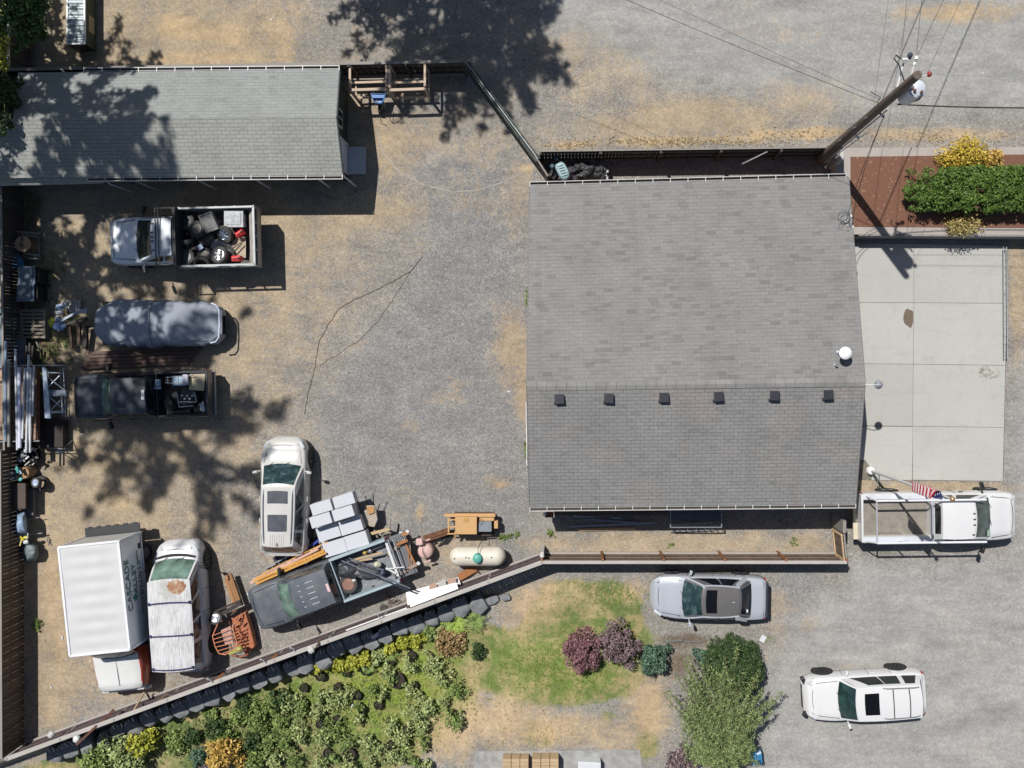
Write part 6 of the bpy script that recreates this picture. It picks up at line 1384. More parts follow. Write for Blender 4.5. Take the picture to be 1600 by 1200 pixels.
for k in range(5):
    mb = MB(); q0 = Mx @ Vector((-.26+.11*k, -.12, .225)); q1 = Mx @ Vector((-.22+.11*k, .12, .225)); mb.tube([c+q0, c+(q0+q1)/2+Vector((0,0,.012)), c+q1], .014, 5); obj("slot", mb, mat('slot_dark', (.06,.10,.11), .6), t, world=True)
mb = MB(); mb.lathe([(.07,0),(.11,.05),(.06,.1),(0,.1)], Matrix.Translation(P(869,247,.9)), 14); single("toy_wheel", mb, mat('dusky_blue', (.06,.10,.14), .5), "dusky blue disc above the pale blue hood", "disc"); mb = MB(); mb.lathe([(.06,0),(.1,.05),(.05,.1),(0,.1)], Matrix.Translation(P(863,260,.8)), 14); single("toy_wheel", mb, mat('dusky_blue', (1,1,1)), "smaller dusky blue disc left of the pale blue hood", "disc")
mb = MB(); mb.blob(P(949,268,.6), (.07,.07,.07), 6, .2); mb.blob(P(945,276,.55), (.12,.2,.1), 7, .5, 3); single("white_rag", mb, WHITE, "white scrap on the right end of the rubbish bags", "rag")
mb = MB(); mb.tube([P(1160,256,.9), P(1199,237,1.45)], .03, 6); single("grey_stick", mb, ALU, "thin grey pole leaning against the dark fence behind the garage", "pole")
mb = MB(); mb.box(P(1306,247,.75)+Vector((0,0,0)), (.14,.62,1.5)); single("pale_post", mb, mat('pale_grey_board', (.48,.47,.45), .8), "pale grey post between the utility pole and the mulch bed", "post")
mb = MB(); mb.beam(P(1290,262,.5), P(1303,240,1.3), .08,.08); single("prop_board", mb, WG, "grey prop leaning on the pale post by the utility pole", "board")
# ---------------------------------------------------------------- timber rack frames and blue barrow near the shed
TW = wood('pale_lumber_frame', (.62,.48,.36), 0, .2); TWy = wood('pale_lumber_frame_y', (.62,.48,.36), 1, .2)
def rackframe(label, x0, x1, zt_, y0=101, y1=141):
    t = thing("timber_rack", label, "timber rack", P((x0+x1)/2,125,0), 0); W0 = lambda x, y, z: P(x, y, z)
    A_, B2, C2, D2 = P(x0,y0,zt_), P(x1,y0-1,zt_), P(x1,y1-2,zt_), P(x0,y1,zt_)
    def bm(a, b, w_=.09, h_=.09, m=TW):
        mb = MB(); mb.beam(a, b, w_, h_); obj("beam", mb, m, t, world=True, bevel=.006)
    dz = Vector((0,0,-.0)); bm(D2, C2, .11, .09); m1 = A_.lerp(D2, .74); m2 = B2.lerp(C2, .74); 
    bm(D2+Vector((0,.38,-.25)), C2+Vector((0,.38,-.25)), .09, .07); bm(A_+Vector((0,-.42,-.55)), B2+Vector((0,-.42,-.55)), .06, .06, WG)
    bm(A_, D2+Vector((0,.1,0)), .09, .09, TWy); bm(B2, C2+Vector((0,.1,0)), .09, .09, TWy)
    for q in (A_, B2, C2, D2): bm(q-Vector((0,0,.04)), Vector((q.x, q.y, 0)), .09, .09, wood('pale_lumber_frame_z', (.5,.4,.3), 2, .2))
    bm(Vector((D2.x, D2.y, .35)), Vector((C2.x, C2.y, .35)), .08, .06); bm(Vector((A_.x, A_.y, .35)), Vector((D2.x, D2.y, .35)), .06, .06, TWy); bm(Vector((B2.x, B2.y, .35)), Vector((C2.x, C2.y, .35)), .06, .06, TWy)
rackframe("left pale timber rack against the alley fence beside the shed", 547, 604, 1.35); rackframe("right pale timber rack against the alley fence beside the shed", 609, 664, 1.35)
t = thing("wheelbarrow", "blue wheelbarrow parked below the timber racks", "wheelbarrow", P(592,152)); mb = MB(); BLB = mat('blue_barrow_tray', (.09,.20,.42), .4, var=.2, scale=5)
prof = [P(579,146,.62), P(603,146,.62), P(600,158,.60), P(597,163,.55), P(589,163,.55), P(583,158,.60)]
inn = [P(588+(p_[0]-588)*.8, 153+(p_[1]-153)*.75, .40) for p_ in ((579,146),(603,146),(600,158),(597,163),(589,163),(583,158))]
mb.add(prof+inn, [(i, (i+1)%6, 6+(i+1)%6, 6+i) for i in range(6)]+[tuple(range(6, 12))]); o = obj("tray", mb, BLB, t, world=True)
so = o.modifiers.new("thick", 'SOLIDIFY'); so.thickness = .03
mb = MB(); mb.slab([P(580,148,.60), P(602,148,.60), P(600,153,.58), P(582,153,.58)], .03); obj("tray_fill", mb, mat('bright_blue_panel', (.16,.30,.60), .4), t, world=True)
mb = MB(); M = Matrix.Translation(P(594,171,.2)) @ Matrix.Rotation(math.pi/2, 4, 'Y'); mb.lathe([(.09,-.05),(.2,-.05),(.2,.05),(.09,.05)], M, 20); obj("wheel", mb, RUBBER, t, world=True)
mb = MB()
for dx in (-4, 5): mb.tube([P(594+dx*.3,172,.22), P(594+dx,160,.42), P(592+dx*2,146,.6), P(592+dx*2.2,140,.75)], .02, 6)
mb.tube([P(588,160,.5), P(586,164,.3)], .02, 6); mb.tube([P(600,160,.5), P(602,168,.25)], .02, 6); obj("handle", mb, STEEL, t, world=True)
mb = MB(); mb.tube([P(594,182,.5), P(596,192,.05)], .015, 5); mb.tube([P(605,178,.45), P(613,192,.05)], .015, 5); mb.tube([P(615,175,.45), P(614,192,.05)], .015, 5); mb.tube([P(606,177,.5), P(623,179,.45)], .012, 5); single("tool_rack", mb, BLACK, "thin black tool stand below the blue wheelbarrow", "stand")
# ribbed roofed container in the upper lot
t = thing("container", "narrow dark green container with ribbed pale metal roof in the upper lot", "container", P(120,20)); zt_ = .78
a, b = P(106,69,zt_), P(133,-70,zt_); cx = (a.x+b.x)/2; cy = (a.y+b.y)/2; wx = b.x-a.x; wy = b.y-a.y
mb = MB(); mb.box((cx, cy, zt_/2), (wx+.1, wy+.06, zt_-.1)); obj("body", mb, mat('dark_green_box', (.05,.065,.045), .6), t, world=True, bevel=.02)
mb = MB(); mb.grid(lambda u, v: Vector((a.x+wx*u, a.y+wy*v, zt_+.01+.035*math.sin(v*2*math.pi*8)**2)), 2, 128); obj("ribbed_roof", mb, mat('pale_blue_metal_roof', (.34,.39,.41), .4, .2, var=.12), t, world=True, smooth=30)
mb = MB()
for x in (a.x, b.x): mb.beam((x, a.y, zt_+.02), (x, b.y, zt_+.02), .06, .08)
mb.beam((a.x, a.y, zt_+.02), (b.x, a.y, zt_+.02), .06, .06); obj("roof_rim", mb, mat('white_roof_rim', (.7,.72,.72), .4), t, world=True)
mb = MB(); p = P(138,38,.5); mb.box((b.x+.062, p.y, .42), (.012,.70,.42)); obj("notice_sheet", mb, mat('buff_notice', (.36,.28,.18), .7, var=.3, scale=10), t, world=True)
# ---------------------------------------------------------------- left edge: bins, pallets, racks
def pallet(label, c, rz, s=(1.2,1.0), m=None, n=7, name="pallet", z=0):
    m = m or wood('pallet_grey_wood', (.27,.23,.18), 1); t = thing(name, label, "pallet", c, rz); L_, W_ = s
    for k in range(3):
        mb = MB(); mb.box((0, -W_/2+.05+(W_-.1)*k/2, .065), (L_, .08, .09)); obj("bearer", mb, m, t)
    for k in range(n):
        mb = MB(); mb.box((-L_/2+.06+(L_-.12)*k/(n-1), 0, .12), (.095, W_, .02)); obj("deck_board", mb, m, t)
    return t
pallet("grey pallet stood on another by the bins, topmost of the two", Vector((*P(50,506,.35).xy, .18)), math.pi/2, (1.22,1.05), n=8)
pallet("grey pallet underneath the topmost one by the bins", Vector((*P(53,505,.1).xy, .02)), math.pi/2+.02, (1.28,1.25), n=8)
pallet("small pale pallet behind the white junk bags", Vector((*P(118,478).xy, .02)), 0, (.62,.5), wood('pale_small_pallet', (.45,.44,.42), 1), 5)
pallet("dark pallet carrying the wooden cable reel", Vector((*P(52,384).xy, .02)), 0, (.75,1.1), WGy, 5)
t = thing("cable_reel", "round tan wooden cable reel on the dark pallet at the left edge", "cable reel", P(38,382,.3)); c = P(35.5,381,.75); mb = MB()
mb.lathe([(.02,.72),(.33,.72),(.33,.76),(.02,.76)], Matrix.Translation((c.x,c.y,0)), 30); obj("flange", mb, mat('tan_reel_wood', (.46,.30,.18), .7, var=.25, stretch=(8,1,1), scale=2), t, world=True)
mb = MB(); mb.lathe([(.33,.15),(.33,.19),(.12,.19),(.12,.72)], Matrix.Translation((c.x,c.y,0)), 24); obj("drum", mb, CARD, t, world=True)
mb = MB(); mb.blob((c.x-.02, c.y-.06, .80), (.07,.1,.04), 6, .4, 2); mb.beam((c.x+.0, c.y+.1, .78), (c.x-.02, c.y+.42, .80), .07, .03); obj("knot", mb, WB, t, world=True)
mb = MB()
for a, b in (((27,362,.5),(60,365,.5)), ((40,368,.45),(58,370,.4)), ((38,396,.45),(60,399,.4)), ((44,404,.3),(62,404,.3)), ((60,364,.3),(62,404,.3))): mb.beam(P(*a), P(*b), .07, .05)
single("broken_frame", mb, WG, "broken grey stick frame around the cable reel", "frame")
mb = MB(); mb.slab([P(20,388,.5), P(27,398,.5), P(35,404,.52), P(38,416,.52), P(36,423,.45), P(18,421,.4), P(13,408,.38), P(12,398,.42), P(15,390,.46)], .03); single("blue_sheet", mb, mat('blue_plastic_sheet', (.10,.22,.40), .4, var=.25), "curved blue plastic sheet between the cable reel and the bins", "plastic sheet")
def bin_(label, px, py):
    c = P(px,py,1.0); t = thing("wheelie_bin", label, "bin", (c.x, c.y, 0), 0, None); mb = MB()
    vs = [(-.26,-.28,0),(.26,-.28,0),(.26,.28,0),(-.26,.28,0),(-.36,-.36,.95),(.36,-.36,.95),(.36,.36,.95),(-.36,.36,.95)]; mb.add(vs, [(3,2,1,0),(0,1,5,4),(1,2,6,5),(2,3,7,6),(3,0,4,7)]); obj("bin_body", mb, BLACK, t)
    mb = MB(); mb.box((-.02,0,1.0), (.72,.74,.06)); mb.box((-.04,0,1.04), (.56,.58,.04)); obj("lid", mb, mat('slate_blue_lid', (.09,.13,.17), .35, var=.4, scale=4), t, bevel=.03, smooth=40)
    mb = MB(); mb.tube([(.42,-.25,.95), (.42,.25,.95)], .02, 6); obj("handle", mb, BLACK, t)
    for s in (1, -1):
        mb = MB(); mb.lathe([(0,-.03),(.12,-.03),(.12,.03),(0,.03)], Matrix.Translation((.30, s*.30, .12)) @ Matrix.Rotation(math.pi/2, 4, 'X'), 16); obj("wheel", mb, RUBBER, t)
    return t
bin_("upper dark wheelie bin with slate blue lid below the blue sheet", 43,430); bin_("lower dark wheelie bin with a grey block on its lid", 41,457)
mb = MB(); mb.box(P(35,456,1.1), (.32,.16,.08), rz=.7); single("grey_block", mb, CONC, "grey block lying on the lower bin's lid", "block")
# junk heap by covered vehicle
for k, (lb, px, py, rx, ry, m) in enumerate((("topmost white bag of the junk heap by the covered vehicle", 102,475,.13,.13,WHITEP), ("second bluish white bag of the junk heap", 94,480,.16,.13,mat('bluish_bag', (.42,.52,.68), .5)), ("third white bag of the junk heap, left edge", 93,488,.17,.10,WHITEP), ("blue white bag at the bottom of the junk heap", 93,510,.24,.19,mat('sky_bag', (.34,.46,.72), .5, var=.3)), ("small pale bag between the others of the junk heap", 91,498,.11,.14,WHITEP))):
    mb = MB(); mb.blob(P(px,py,.45), (rx,ry,.16), 8, .5, k+50); single("junk_bag", mb, m, lb, "bag", smooth=60)
mb = MB(); mb.slab([P(92,505,.6), P(108,496,.62), P(118,490,.62), P(136,488,.58), P(135,481,.58), P(118,486,.62), P(104,494,.6), P(94,499,.58)], .10); single("grey_sheet", mb, mat('silver_sheet', (.36,.42,.46), .5, var=.2), "silver grey sheet draped across the junk heap", "sheet")
mb = MB(); mb.blob(P(82,504,.4), (.15,.22,.16), 8, .3, 60); single("yellow_bag", mb, mat('lime_yellow_bag', (.50,.55,.05), .5), "lime yellow bag left of the junk heap", "bag", smooth=60)
frame("dark_lumber", "dark lumber ends stacked between junk heap and covered vehicle", "lumber", [((108,508,.3),(112,545,.3),.16,.12,WB), ((122,500,.35),(125,540,.3),.14,.14,WB), ((134,508,.35),(132,545,.3),.2,.12,mat('charred_lumber', (.045,.04,.035), .8)), ((98,508,.4),(136,498,.4),.14,.12,mat('charred_lumber', (1,1,1)))], P(118,520))
t = thing("plank_stack", "long brown planks laid between the covered vehicle and the dark pickup", "planks", P(220,560)); PKB = wood('weathered_brown_plank', (.15,.095,.075), 0, .4)
for k in range(5):
    mb = MB(); y0_ = 549+6.2*k; mb.beam(P(138-3*k,y0_+3-.5*k,.12), P(314-5*k,y0_-5-.5*k+k*.2,.12), .128, .05); obj("plank", mb, PKB, t, world=True, bevel=.005)
# scaffold frames
t = thing("scaffold", "pale metal scaffold frame with mesh walkway standing left of the dark pickup", "scaffold", P(86,612)); 
mb = MB(); mb.slab([P(66,573,1.5), P(72,576,1.5), P(79,654,1.5), P(70,653,1.5)], .05); obj("walkway", mb, mat('perforated_blue_grey', (.40,.47,.56), .5, var=.3, fine=22), t, world=True)
mb = MB(); mb.slab([P(76,609,1.3), P(103,610,1.3), P(104,619,1.3), P(77,619,1.3)], .05); obj("walkway", mb, mat('perforated_grey', (.22,.26,.31), .5, var=.3, fine=22), t, world=True)
for a, b in (((72,582,1.45),(100,583,1.3)), ((78,645,1.45),(102,644,1.3)), ((73,588,1.35),(100,609,1.2)), ((76,604,1.35),(93,587,1.2)), ((78,621,1.35),(100,640,1.2)), ((79,641,1.35),(98,622,1.2)), ((99,576,.9),(103,652,.9)), ((94,576,.3),(98,650,.3)), ((100,577,.95),(97,577,.0)), ((103,650,.95),(100,650,.0)), ((68,575,1.45),(75,577,.0)), ((73,652,1.45),(78,648,.0)), ((79,643,1.4),(102,642,1.25))):
    mb = MB(); mb.tube([P(*a), P(*b)], .022, 6); obj("brace", mb, mat('pale_blue_steel', (.42,.48,.55), .4, .3), t, world=True)
# pipe rack on trailer at left edge
t = thing("pipe_rack_trailer", "wood decked trailer at the left edge loaded with long pipes", "trailer", P(20,640)); zd = 1.0
mb = MB(); 
for k in range(32): mb.beam(P(-40,576+3.55*k,zd), P(59,575+3.55*k,zd), .082, .03)
obj("deck", mb, wood('orange_brown_deck', (.34,.23,.16), 0), t, world=True)['label'] = "deck of orange brown boards"
for y in (571, 691): mb = MB(); mb.tube([P(-40,y,zd+.3), P(100 if y == 571 else 62,y+ (0 if y==571 else -2),zd+.3)], .03, 6); obj("cross_rail", mb, STEEL, t, world=True)
mb = MB(); mb.beam(P(60,574,zd), P(60,690,zd), .06, .10); obj("side_rail", mb, RUST, t, world=True)
for y in (600, 665): make_wheel(t, P(57,y,.3).x-t.location.x, P(57,y,.3).y-t.location.y, .3, .2, STEEL, 1)
pcs = (("long bluish ladder rail at the far left of the pipe rack", 9,533,9,690,.10,mat('blue_grey_rail2', (.22,.28,.36), .5,.2)), ("brown square pipe second from the left on the rack", 14,563,14,698,.09,mat('tan_grey_pipe', (.30,.28,.24), .5)), ("thin bright pipe third from the left on the rack", 24,545,27,703,.06,WHITEP), ("wide white pipe at the centre of the rack", 30,574,31,700,.12,mat('white_lilac_pipe', (.60,.62,.74), .4)), ("thin white pipe right of the wide one on the rack", 39,575,35,685,.06,WHITEP), ("long white pipe reaching past the rack's lower rail", 45,554,41,708,.07,WHITEP), ("white pipe right of the longest one on the rack", 48,574,47,707,.06,WHITEP), ("rightmost white pipe on the rack", 53,570,51,650,.05,WHITEP), ("thin grey pipe between the white pipes of the rack", 42,575,46,690,.035,ALU))
for lb, x0, y0_, x1, y1_, r2, m in pcs:
    mb = MB(); mb.tube([P(x0,y0_,zd+.42), P(x1,y1_,zd+.42)], r2/2+.012, 8); single("long_pipe", mb, m, lb, "pipe", smooth=50)
mb = MB()
for k in range(11): mb.beam(P(13+2.6*k,528,.5), P(14+2.6*k,574,.5), .045, .03)
single("corrugated_sheet", mb, mat('blue_grey_slats', (.17,.21,.26), .6, var=.2), "slatted blue grey panel above the pipe rack trailer", "panel")
mb = MB(); mb.slab([P(-30,484,.3), P(24,484,.3), P(27,500,.3), P(10,575,.3), P(-30,575,.3)], .04); single("tarp_sheet", mb, mat('dull_blue_tarp', (.12,.17,.21), .7, var=.25), "dull blue tarp sheet at the far left edge under the pallets", "tarp")
frame("dark_post_bundle", "bundle of dark posts beside the slatted panel", "posts", [((42,540,.5),(41,575,.5),.08,.08,BLACK), ((47,536,.5),(45,573,.5),.08,.08,BLACK), ((52,540,.5),(49,572,.5),.08,.08,BLACK), ((57,534,.55),(63,548,.5),.06,.05,WG)], P(48,555))
mb = MB(); mb.box(P(80,682,.42), (1.0,.9,.05)); mb.slab([P(62,655,.4), P(100,657,.4), P(100,700,.4), P(60,700,.4)], .3); single("dark_bin", mb, mat('dark_brown_bin', (.035,.028,.025), .8, var=.4), "dark brown open bin below the scaffold", "bin")
mb = MB(); c = P(94,706,.9)
for a in (0, 1.6, 3.1, 4.6): mb.tube([c+Vector((0,0,0)), Vector((c.x+.45*math.cos(a), c.y+.4*math.sin(a), 0))], .02, 6)
mb.tube([P(88,704,.95), P(100,706,.95)], .03, 6); mb.beam(P(76,700,.55), P(110,702,.5), .03, .03); mb.box(P(94,707,.95), (.14,.1,.06)); single("metal_stand", mb, STEEL, "spindly metal stand casting a forked shadow below the scaffold", "stand")
def heap(name, label, cat, spots, seed, z=.4, n=26, mats=None, cen=None):
    t = thing(name, label, cat, P(*cen)); rr = random.Random(seed)
    for k in range(n):
        px = rr.uniform(spots[0], spots[2]); py = rr.uniform(spots[1], spots[3]); m = rr.choice(mats); mb = MB(); c = P(px, py, z+rr.uniform(-.1,.25)); a = rr.random()*6.28; l = rr.uniform(.1,.28)
        if k % 3 == 0: mb.blob(c, (rr.uniform(.05,.13), rr.uniform(.05,.1), .06), 6, .4, k)
        else: mb.beam(c, c+Vector((math.cos(a)*l, math.sin(a)*l, rr.uniform(-.05,.1))), rr.uniform(.03,.08), .04)
        obj("scrap_piece", mb, m, t, world=True)
heap("scrap_heap", "black and silver scrap heap at the lower end of the pipe rack", "scrap heap", (28,700,58,722), 3, .5, 22, (BLACK, CHROME, STEEL, WHITEP, mat('sage_plastic', (.35,.38,.33), .6)), (43,712))
mb = MB(); c = P(42,712,.35); mb.lathe([(.36,0),(.42,.35),(.44,.36),(.38,.34),(.34,.05),(0,.04)], Matrix.Translation((c.x,c.y,0)), 24); single("black_tub", mb, BLACK, "round black tub under the scrap heap", "tub", smooth=40)
heap("bucket_scrap", "glittering scrap with teal bits heaped on a wooden barrel by the fence", "scrap heap", (10,732,34,750), 5, .7, 20, (CHROME, WHITEP, mat('teal_bit', (.1,.4,.36), .5), mat('light_blue_bit', (.35,.5,.62), .4), STEEL), (22,742))
mb = MB(); c = P(41,738,.4); mb.lathe([(.0,0),(.24,.02),(.28,.3),(.24,.6),(.1,.62),(0,.6)], Matrix.Translation((c.x,c.y,0)), 24); single("barrel", mb, CARD, "brown barrel beside the glittering scrap", "barrel", smooth=40)
wheel("wheel with pale blue rim leaning on a black tyre by the left fence", P(57,754,.55), .22, .16, .25, 2.8, mat('pale_blue_rim', (.50,.58,.75), .35, .3), spokes=8)
wheel("knobbly black tyre lying under the blue rimmed wheel", P(64,755,.12), .31, .24, 0, 0, None)
mb = MB(); mb.box(P(31,775,.4), (.55,1.1,.75)); mb.box(P(31,775,.8), (.50,1.05,.04)); single("brown_cabinet", mb, mat('brown_cabinet_wood', (.08,.055,.045), .7, var=.3), "dark brown cabinet standing against the left fence", "cabinet", bevel=.02)
mb = MB(); mb.box(P(47,785,.15), (.45,1.2,.3)); single("grey_box", mb, mat('grey_purple_box', (.12,.11,.12), .7), "low grey box on the ground beside the brown cabinet", "box", bevel=.02)
def tarp(label, poly, z, m, seed, name="tarp"):
    cx = sum(p[0] for p in poly)/len(poly); cy = sum(p[1] for p in poly)/len(poly); n = len(poly); mb = MB(); R_ = 10; vs = []
    for j in range(R_+1):
        k = j/R_
        for i in range(n*3):
            a = poly[(i//3) % n]; b = poly[(i//3+1) % n]; u = (i % 3)/3; x = a[0]*(1-u)+b[0]*u; y = a[1]*(1-u)+b[1]*u
            zz = z*(1-k**4)+.02; p = P(cx+(x-cx)*k, cy+(y-cy)*k, zz); p.z += .10*mnoise.noise(p*2.2+Vector((seed,0,0)))*(1-k*.6)+.05*mnoise.noise(p*7); p.z = max(.02, p.z); vs.append(p)
    m_ = n*3; mb.add(vs, [(j*m_+i, j*m_+(i+1)%m_, (j+1)*m_+(i+1)%m_, (j+1)*m_+i) for j in range(R_) for i in range(m_)])
    single(name, mb, m, label, "tarp", smooth=70)
tarp("crumpled blue and white tarp over something by the left fence", [(24,797),(40,796),(43,812),(44,838),(24,840),(20,820)], .95, mat('blue_white_tarp', (.26,.36,.50), .5, var=.55, scale=3, fine=8), 1)
tarp("dark grey green tarp bundle below the blue one by the left fence", [(34,846),(50,846),(60,852),(62,866),(55,878),(42,880),(33,868)], .6, mat('grey_green_tarp', (.15,.19,.20), .6, var=.6, scale=3), 2)
heap("yellow_scrap", "small pile with a yellow can between the two tarps", "scrap heap", (28,838,44,848), 9, .7, 9, (mat('can_yellow', (.55,.45,.05), .4), WHITEP, CHROME), (36,843))
mb = MB(); mb.tube([P(44,812,.3), P(62,808,.3)], .02, 6); mb.tube([P(46,835,.4), P(66,833,.3)], .03, 6); mb.tube([P(72,838,.1), P(77,852,.1)], .02,6); single("handle_bars", mb, STEEL, "thin metal bars poking out right of the blue tarp", "bars")
# small white bits lying around
for k, (lb, px, py, sx, sy) in enumerate((("white rectangle of paper on the gravel right of the round bush", 1192,998,.22,.28), ("small white scrap on the yard near the garage wall", 795,612,.13,.05), ("white leaf like scrap left of the box truck", 97,996,.06,.16), ("small white scrap below the other left of the box truck", 80,1074,.05,.12))):
    mb = MB(); mb.box(P(px,py,.02), (sx,sy,.02), rz=-.5+.3*k); single("paper_scrap", mb, WHITEP, lb, "paper scrap")
mb = MB(); mb.box(P(797,1194,.3), (1.05,.9,.6)); mb.m = 1
t = thing("timber_stack", "left stack of tan boards at the photo's bottom edge", "timber stack", P(807,1200)); t2 = None
def tstack(label, x0, x1, z_, m=WT):
    t = thing("timber_stack", label, "timber stack", P((x0+x1)/2,1205,0))
    for r_ in range(5):
        for c_ in range(3):
            a = P(x0+(x1-x0)*c_/3+.4, 1186+5.6*r_, z_); b = P(x0+(x1-x0)*(c_+1)/3-.4, 1186+5.6*r_, z_); mb = MB(); mb.box(((a.x+b.x)/2, a.y-.07, z_/2), (b.x-a.x, .135, z_)); obj("board", mb, m, t, world=True, bevel=.006)
bpy.data.objects.remove(t)
tstack("left stack of tan boards at the photo's bottom edge", 785, 826, .55); tstack("right stack of tan boards at the photo's bottom edge", 831, 873, .6)
mb = MB(); mb.slab([P(903,1190,.5), P(939,1192,.5), P(939,1230,.5), P(903,1230,.5)], .5); single("white_crate", mb, WHITEP, "white crate right of the tan board stacks at the bottom edge", "crate", bevel=.02)
t = thing("blue_container", "blue plastic tub with white lid half hidden by the big shrub's foot", "tub", P(1180,1182)); mb = MB(); mb.box(P(1181,1182,.45), (.45,.52,.45), rz=.1); obj("tub_body", mb, mat('azure_plastic', (.05,.22,.42), .4, var=.3), t, world=True, bevel=.05); mb = MB(); mb.box(P(1185,1175,.7), (.2,.2,.06), rz=.4); obj("lid", mb, mat('ice_blue', (.5,.65,.75), .4), t, world=True, bevel=.02)
mb = MB(); mb.tube([P(1040,1002,.05), P(1066,1001,.05), P(1067,997,.05)], .03, 6); mb.tube([P(1068,1002,.03), P(1095,1003,.03)], .02, 6); single("metal_edging", mb, STEEL, "thin dark metal edging below the silver sedan", "edging")
# ---------------------------------------------------------------- plants
def leafmat(name, dark, light, var=.35, rough=.55):
    if name in _M: return _M[name]
    t = NT(name); g = t.n('NewGeometry'); co = t.co(); n = t.noise(co, 1.6, 3)
    f = t.math('ADD', t.math('MULTIPLY', g.outputs['Random Per Island'], .7), t.math('MULTIPLY', n, .5), True)
    c = t.ramp(f, [(.1, dark), (.9, light)]); _M[name] = t.out(c, rough); t.b.inputs['Specular IOR Level'].default_value = .3; return _M[name]
def leaves(name, clumps, m, parent, seed=0, size=.11, aspect=.55, up=.35, shell=.45, world=True, label=None):
    """clumps: (cx,cy,cz, rx,ry,rz, count)"""
    rg = np.random.default_rng(seed); C_ = []; D_ = []
    for cx, cy, cz, rx, ry, rz_, n in clumps:
        d = rg.normal(size=(n, 3)); d /= np.linalg.norm(d, axis=1)[:, None]; r = 1-shell*rg.random((n, 1))**1.5
        C_.append(np.array([cx, cy, cz])+d*r*np.array([rx, ry, rz_])); D_.append(d)
    c = np.concatenate(C_); d = np.concatenate(D_); n = len(c)
    nr = d*.5+rg.normal(size=(n, 3))*.55+np.array([0, 0, up]); nr /= np.linalg.norm(nr, axis=1)[:, None]
    tg = rg.normal(size=(n, 3)); tg -= nr*(tg*nr).sum(1)[:, None]; tg /= np.linalg.norm(tg, axis=1)[:, None]; bt = np.cross(nr, tg)
    s = size*(.6+.8*rg.random((n, 1))); a = tg*s; b = bt*s*aspect
    v = np.stack([c-a, c-b*.9+a*.1, c+a, c+b*.9+a*.1], 1).reshape(-1, 3)
    if world and parent is not None:
        Mi = np.array(chain(parent).inverted()); v = v @ Mi[:3, :3].T+Mi[:3, 3]
    me = bpy.data.meshes.new(name); me.vertices.add(4*n); me.vertices.foreach_set("co", v.ravel())
    me.loops.add(4*n); me.loops.foreach_set("vertex_index", np.arange(4*n)); me.polygons.add(n); me.polygons.foreach_set("loop_start", np.arange(0, 4*n, 4)); me.polygons.foreach_set("loop_total", np.full(n, 4))
    me.materials.append(m); me.update(calc_edges=True); me.validate()
    o = bpy.data.objects.new(name, me); COL.objects.link(o); o.parent = parent
    if label: o['label'] = label
    return o
def bushclumps(c, r, h, n, leafn, seed, fill=.42, irr=.25):
    rr = random.Random(seed); out = []
    for k in range(n):
        a = k*2.39996+rr.uniform(-.4,.4); q = math.sqrt((k+.5)/n); rad = r*q*(1-fill*.55)*rr.uniform(1-irr, 1+irr*.6)
        z = h*math.sqrt(max(.05, 1-q*q*.8))*rr.uniform(.75, 1.05); cr = r*fill*rr.uniform(.6, 1.1)
        out.append((c.x+rad*math.cos(a), c.y+rad*math.sin(a), c.z+z-cr*.45, cr, cr, max(cr*.75, h*.35), int(leafn*rr.uniform(.6, 1.3))))
    return out
STEM = mat('brown_stem', (.10,.07,.045), .9)
def shrub(label, px, py, r, h, m, seed, n=14, leafn=60, size=.075, cat="shrub", name="shrub", group=None, aspect=.55, base=None, ry=None, fill=.42, irr=.25, dz=0, grd=None):
    c = grd if grd is not None else Pg(px, py, h*.5); c = Vector((c.x, c.y, (gz(c.x, c.y) if base is None else base)+dz)); t = thing(name, label, cat, c, 0, group)
    cl = bushclumps(c, r, h, n, leafn, seed, fill, irr)
    if ry: cl = [(x, c.y+(y-c.y)*ry, z, a, b, d, k) for x, y, z, a, b, d, k in cl]
    leaves("foliage", cl, m, t, seed, size, aspect)
    mb = MB()
    for k in range(5):
        q = cl[(k*3) % len(cl)]; mb.tube([c+Vector((0,0,-.02)), c.lerp(Vector(q[:3]), .5)+Vector((0,0,.06)), Vector(q[:3])], .018, 5, .007)
    obj("stem", mb, STEM, t, world=True); return t
LG = leafmat('pale_green_leaf', (.11,.15,.045), (.46,.52,.22)); LG2 = leafmat('mid_green_leaf', (.06,.10,.025), (.28,.37,.11)); LD = leafmat('dark_green_leaf', (.018,.04,.015), (.075,.125,.04))
LY = leafmat('yellow_green_leaf', (.14,.17,.02), (.50,.50,.07)); LO = leafmat('orange_yellow_leaf', (.30,.17,.03), (.68,.46,.12)); LP = leafmat('purple_leaf', (.06,.025,.035), (.33,.17,.18)); LP2 = leafmat('dusky_purple_leaf', (.05,.035,.04), (.30,.21,.22))
LB = leafmat('blue_green_leaf', (.02,.05,.035), (.13,.22,.14)); LC = leafmat('cypress_green_leaf', (.055,.09,.03), (.28,.35,.14)); LBr = leafmat('brown_spirea_leaf', (.14,.08,.03), (.45,.32,.15)); LH = leafmat('hedge_green_leaf', (.02,.045,.008), (.13,.22,.04))
ORD = ("first", "second", "third", "fourth", "fifth", "sixth", "seventh", "eighth", "ninth", "tenth", "eleventh", "twelfth")
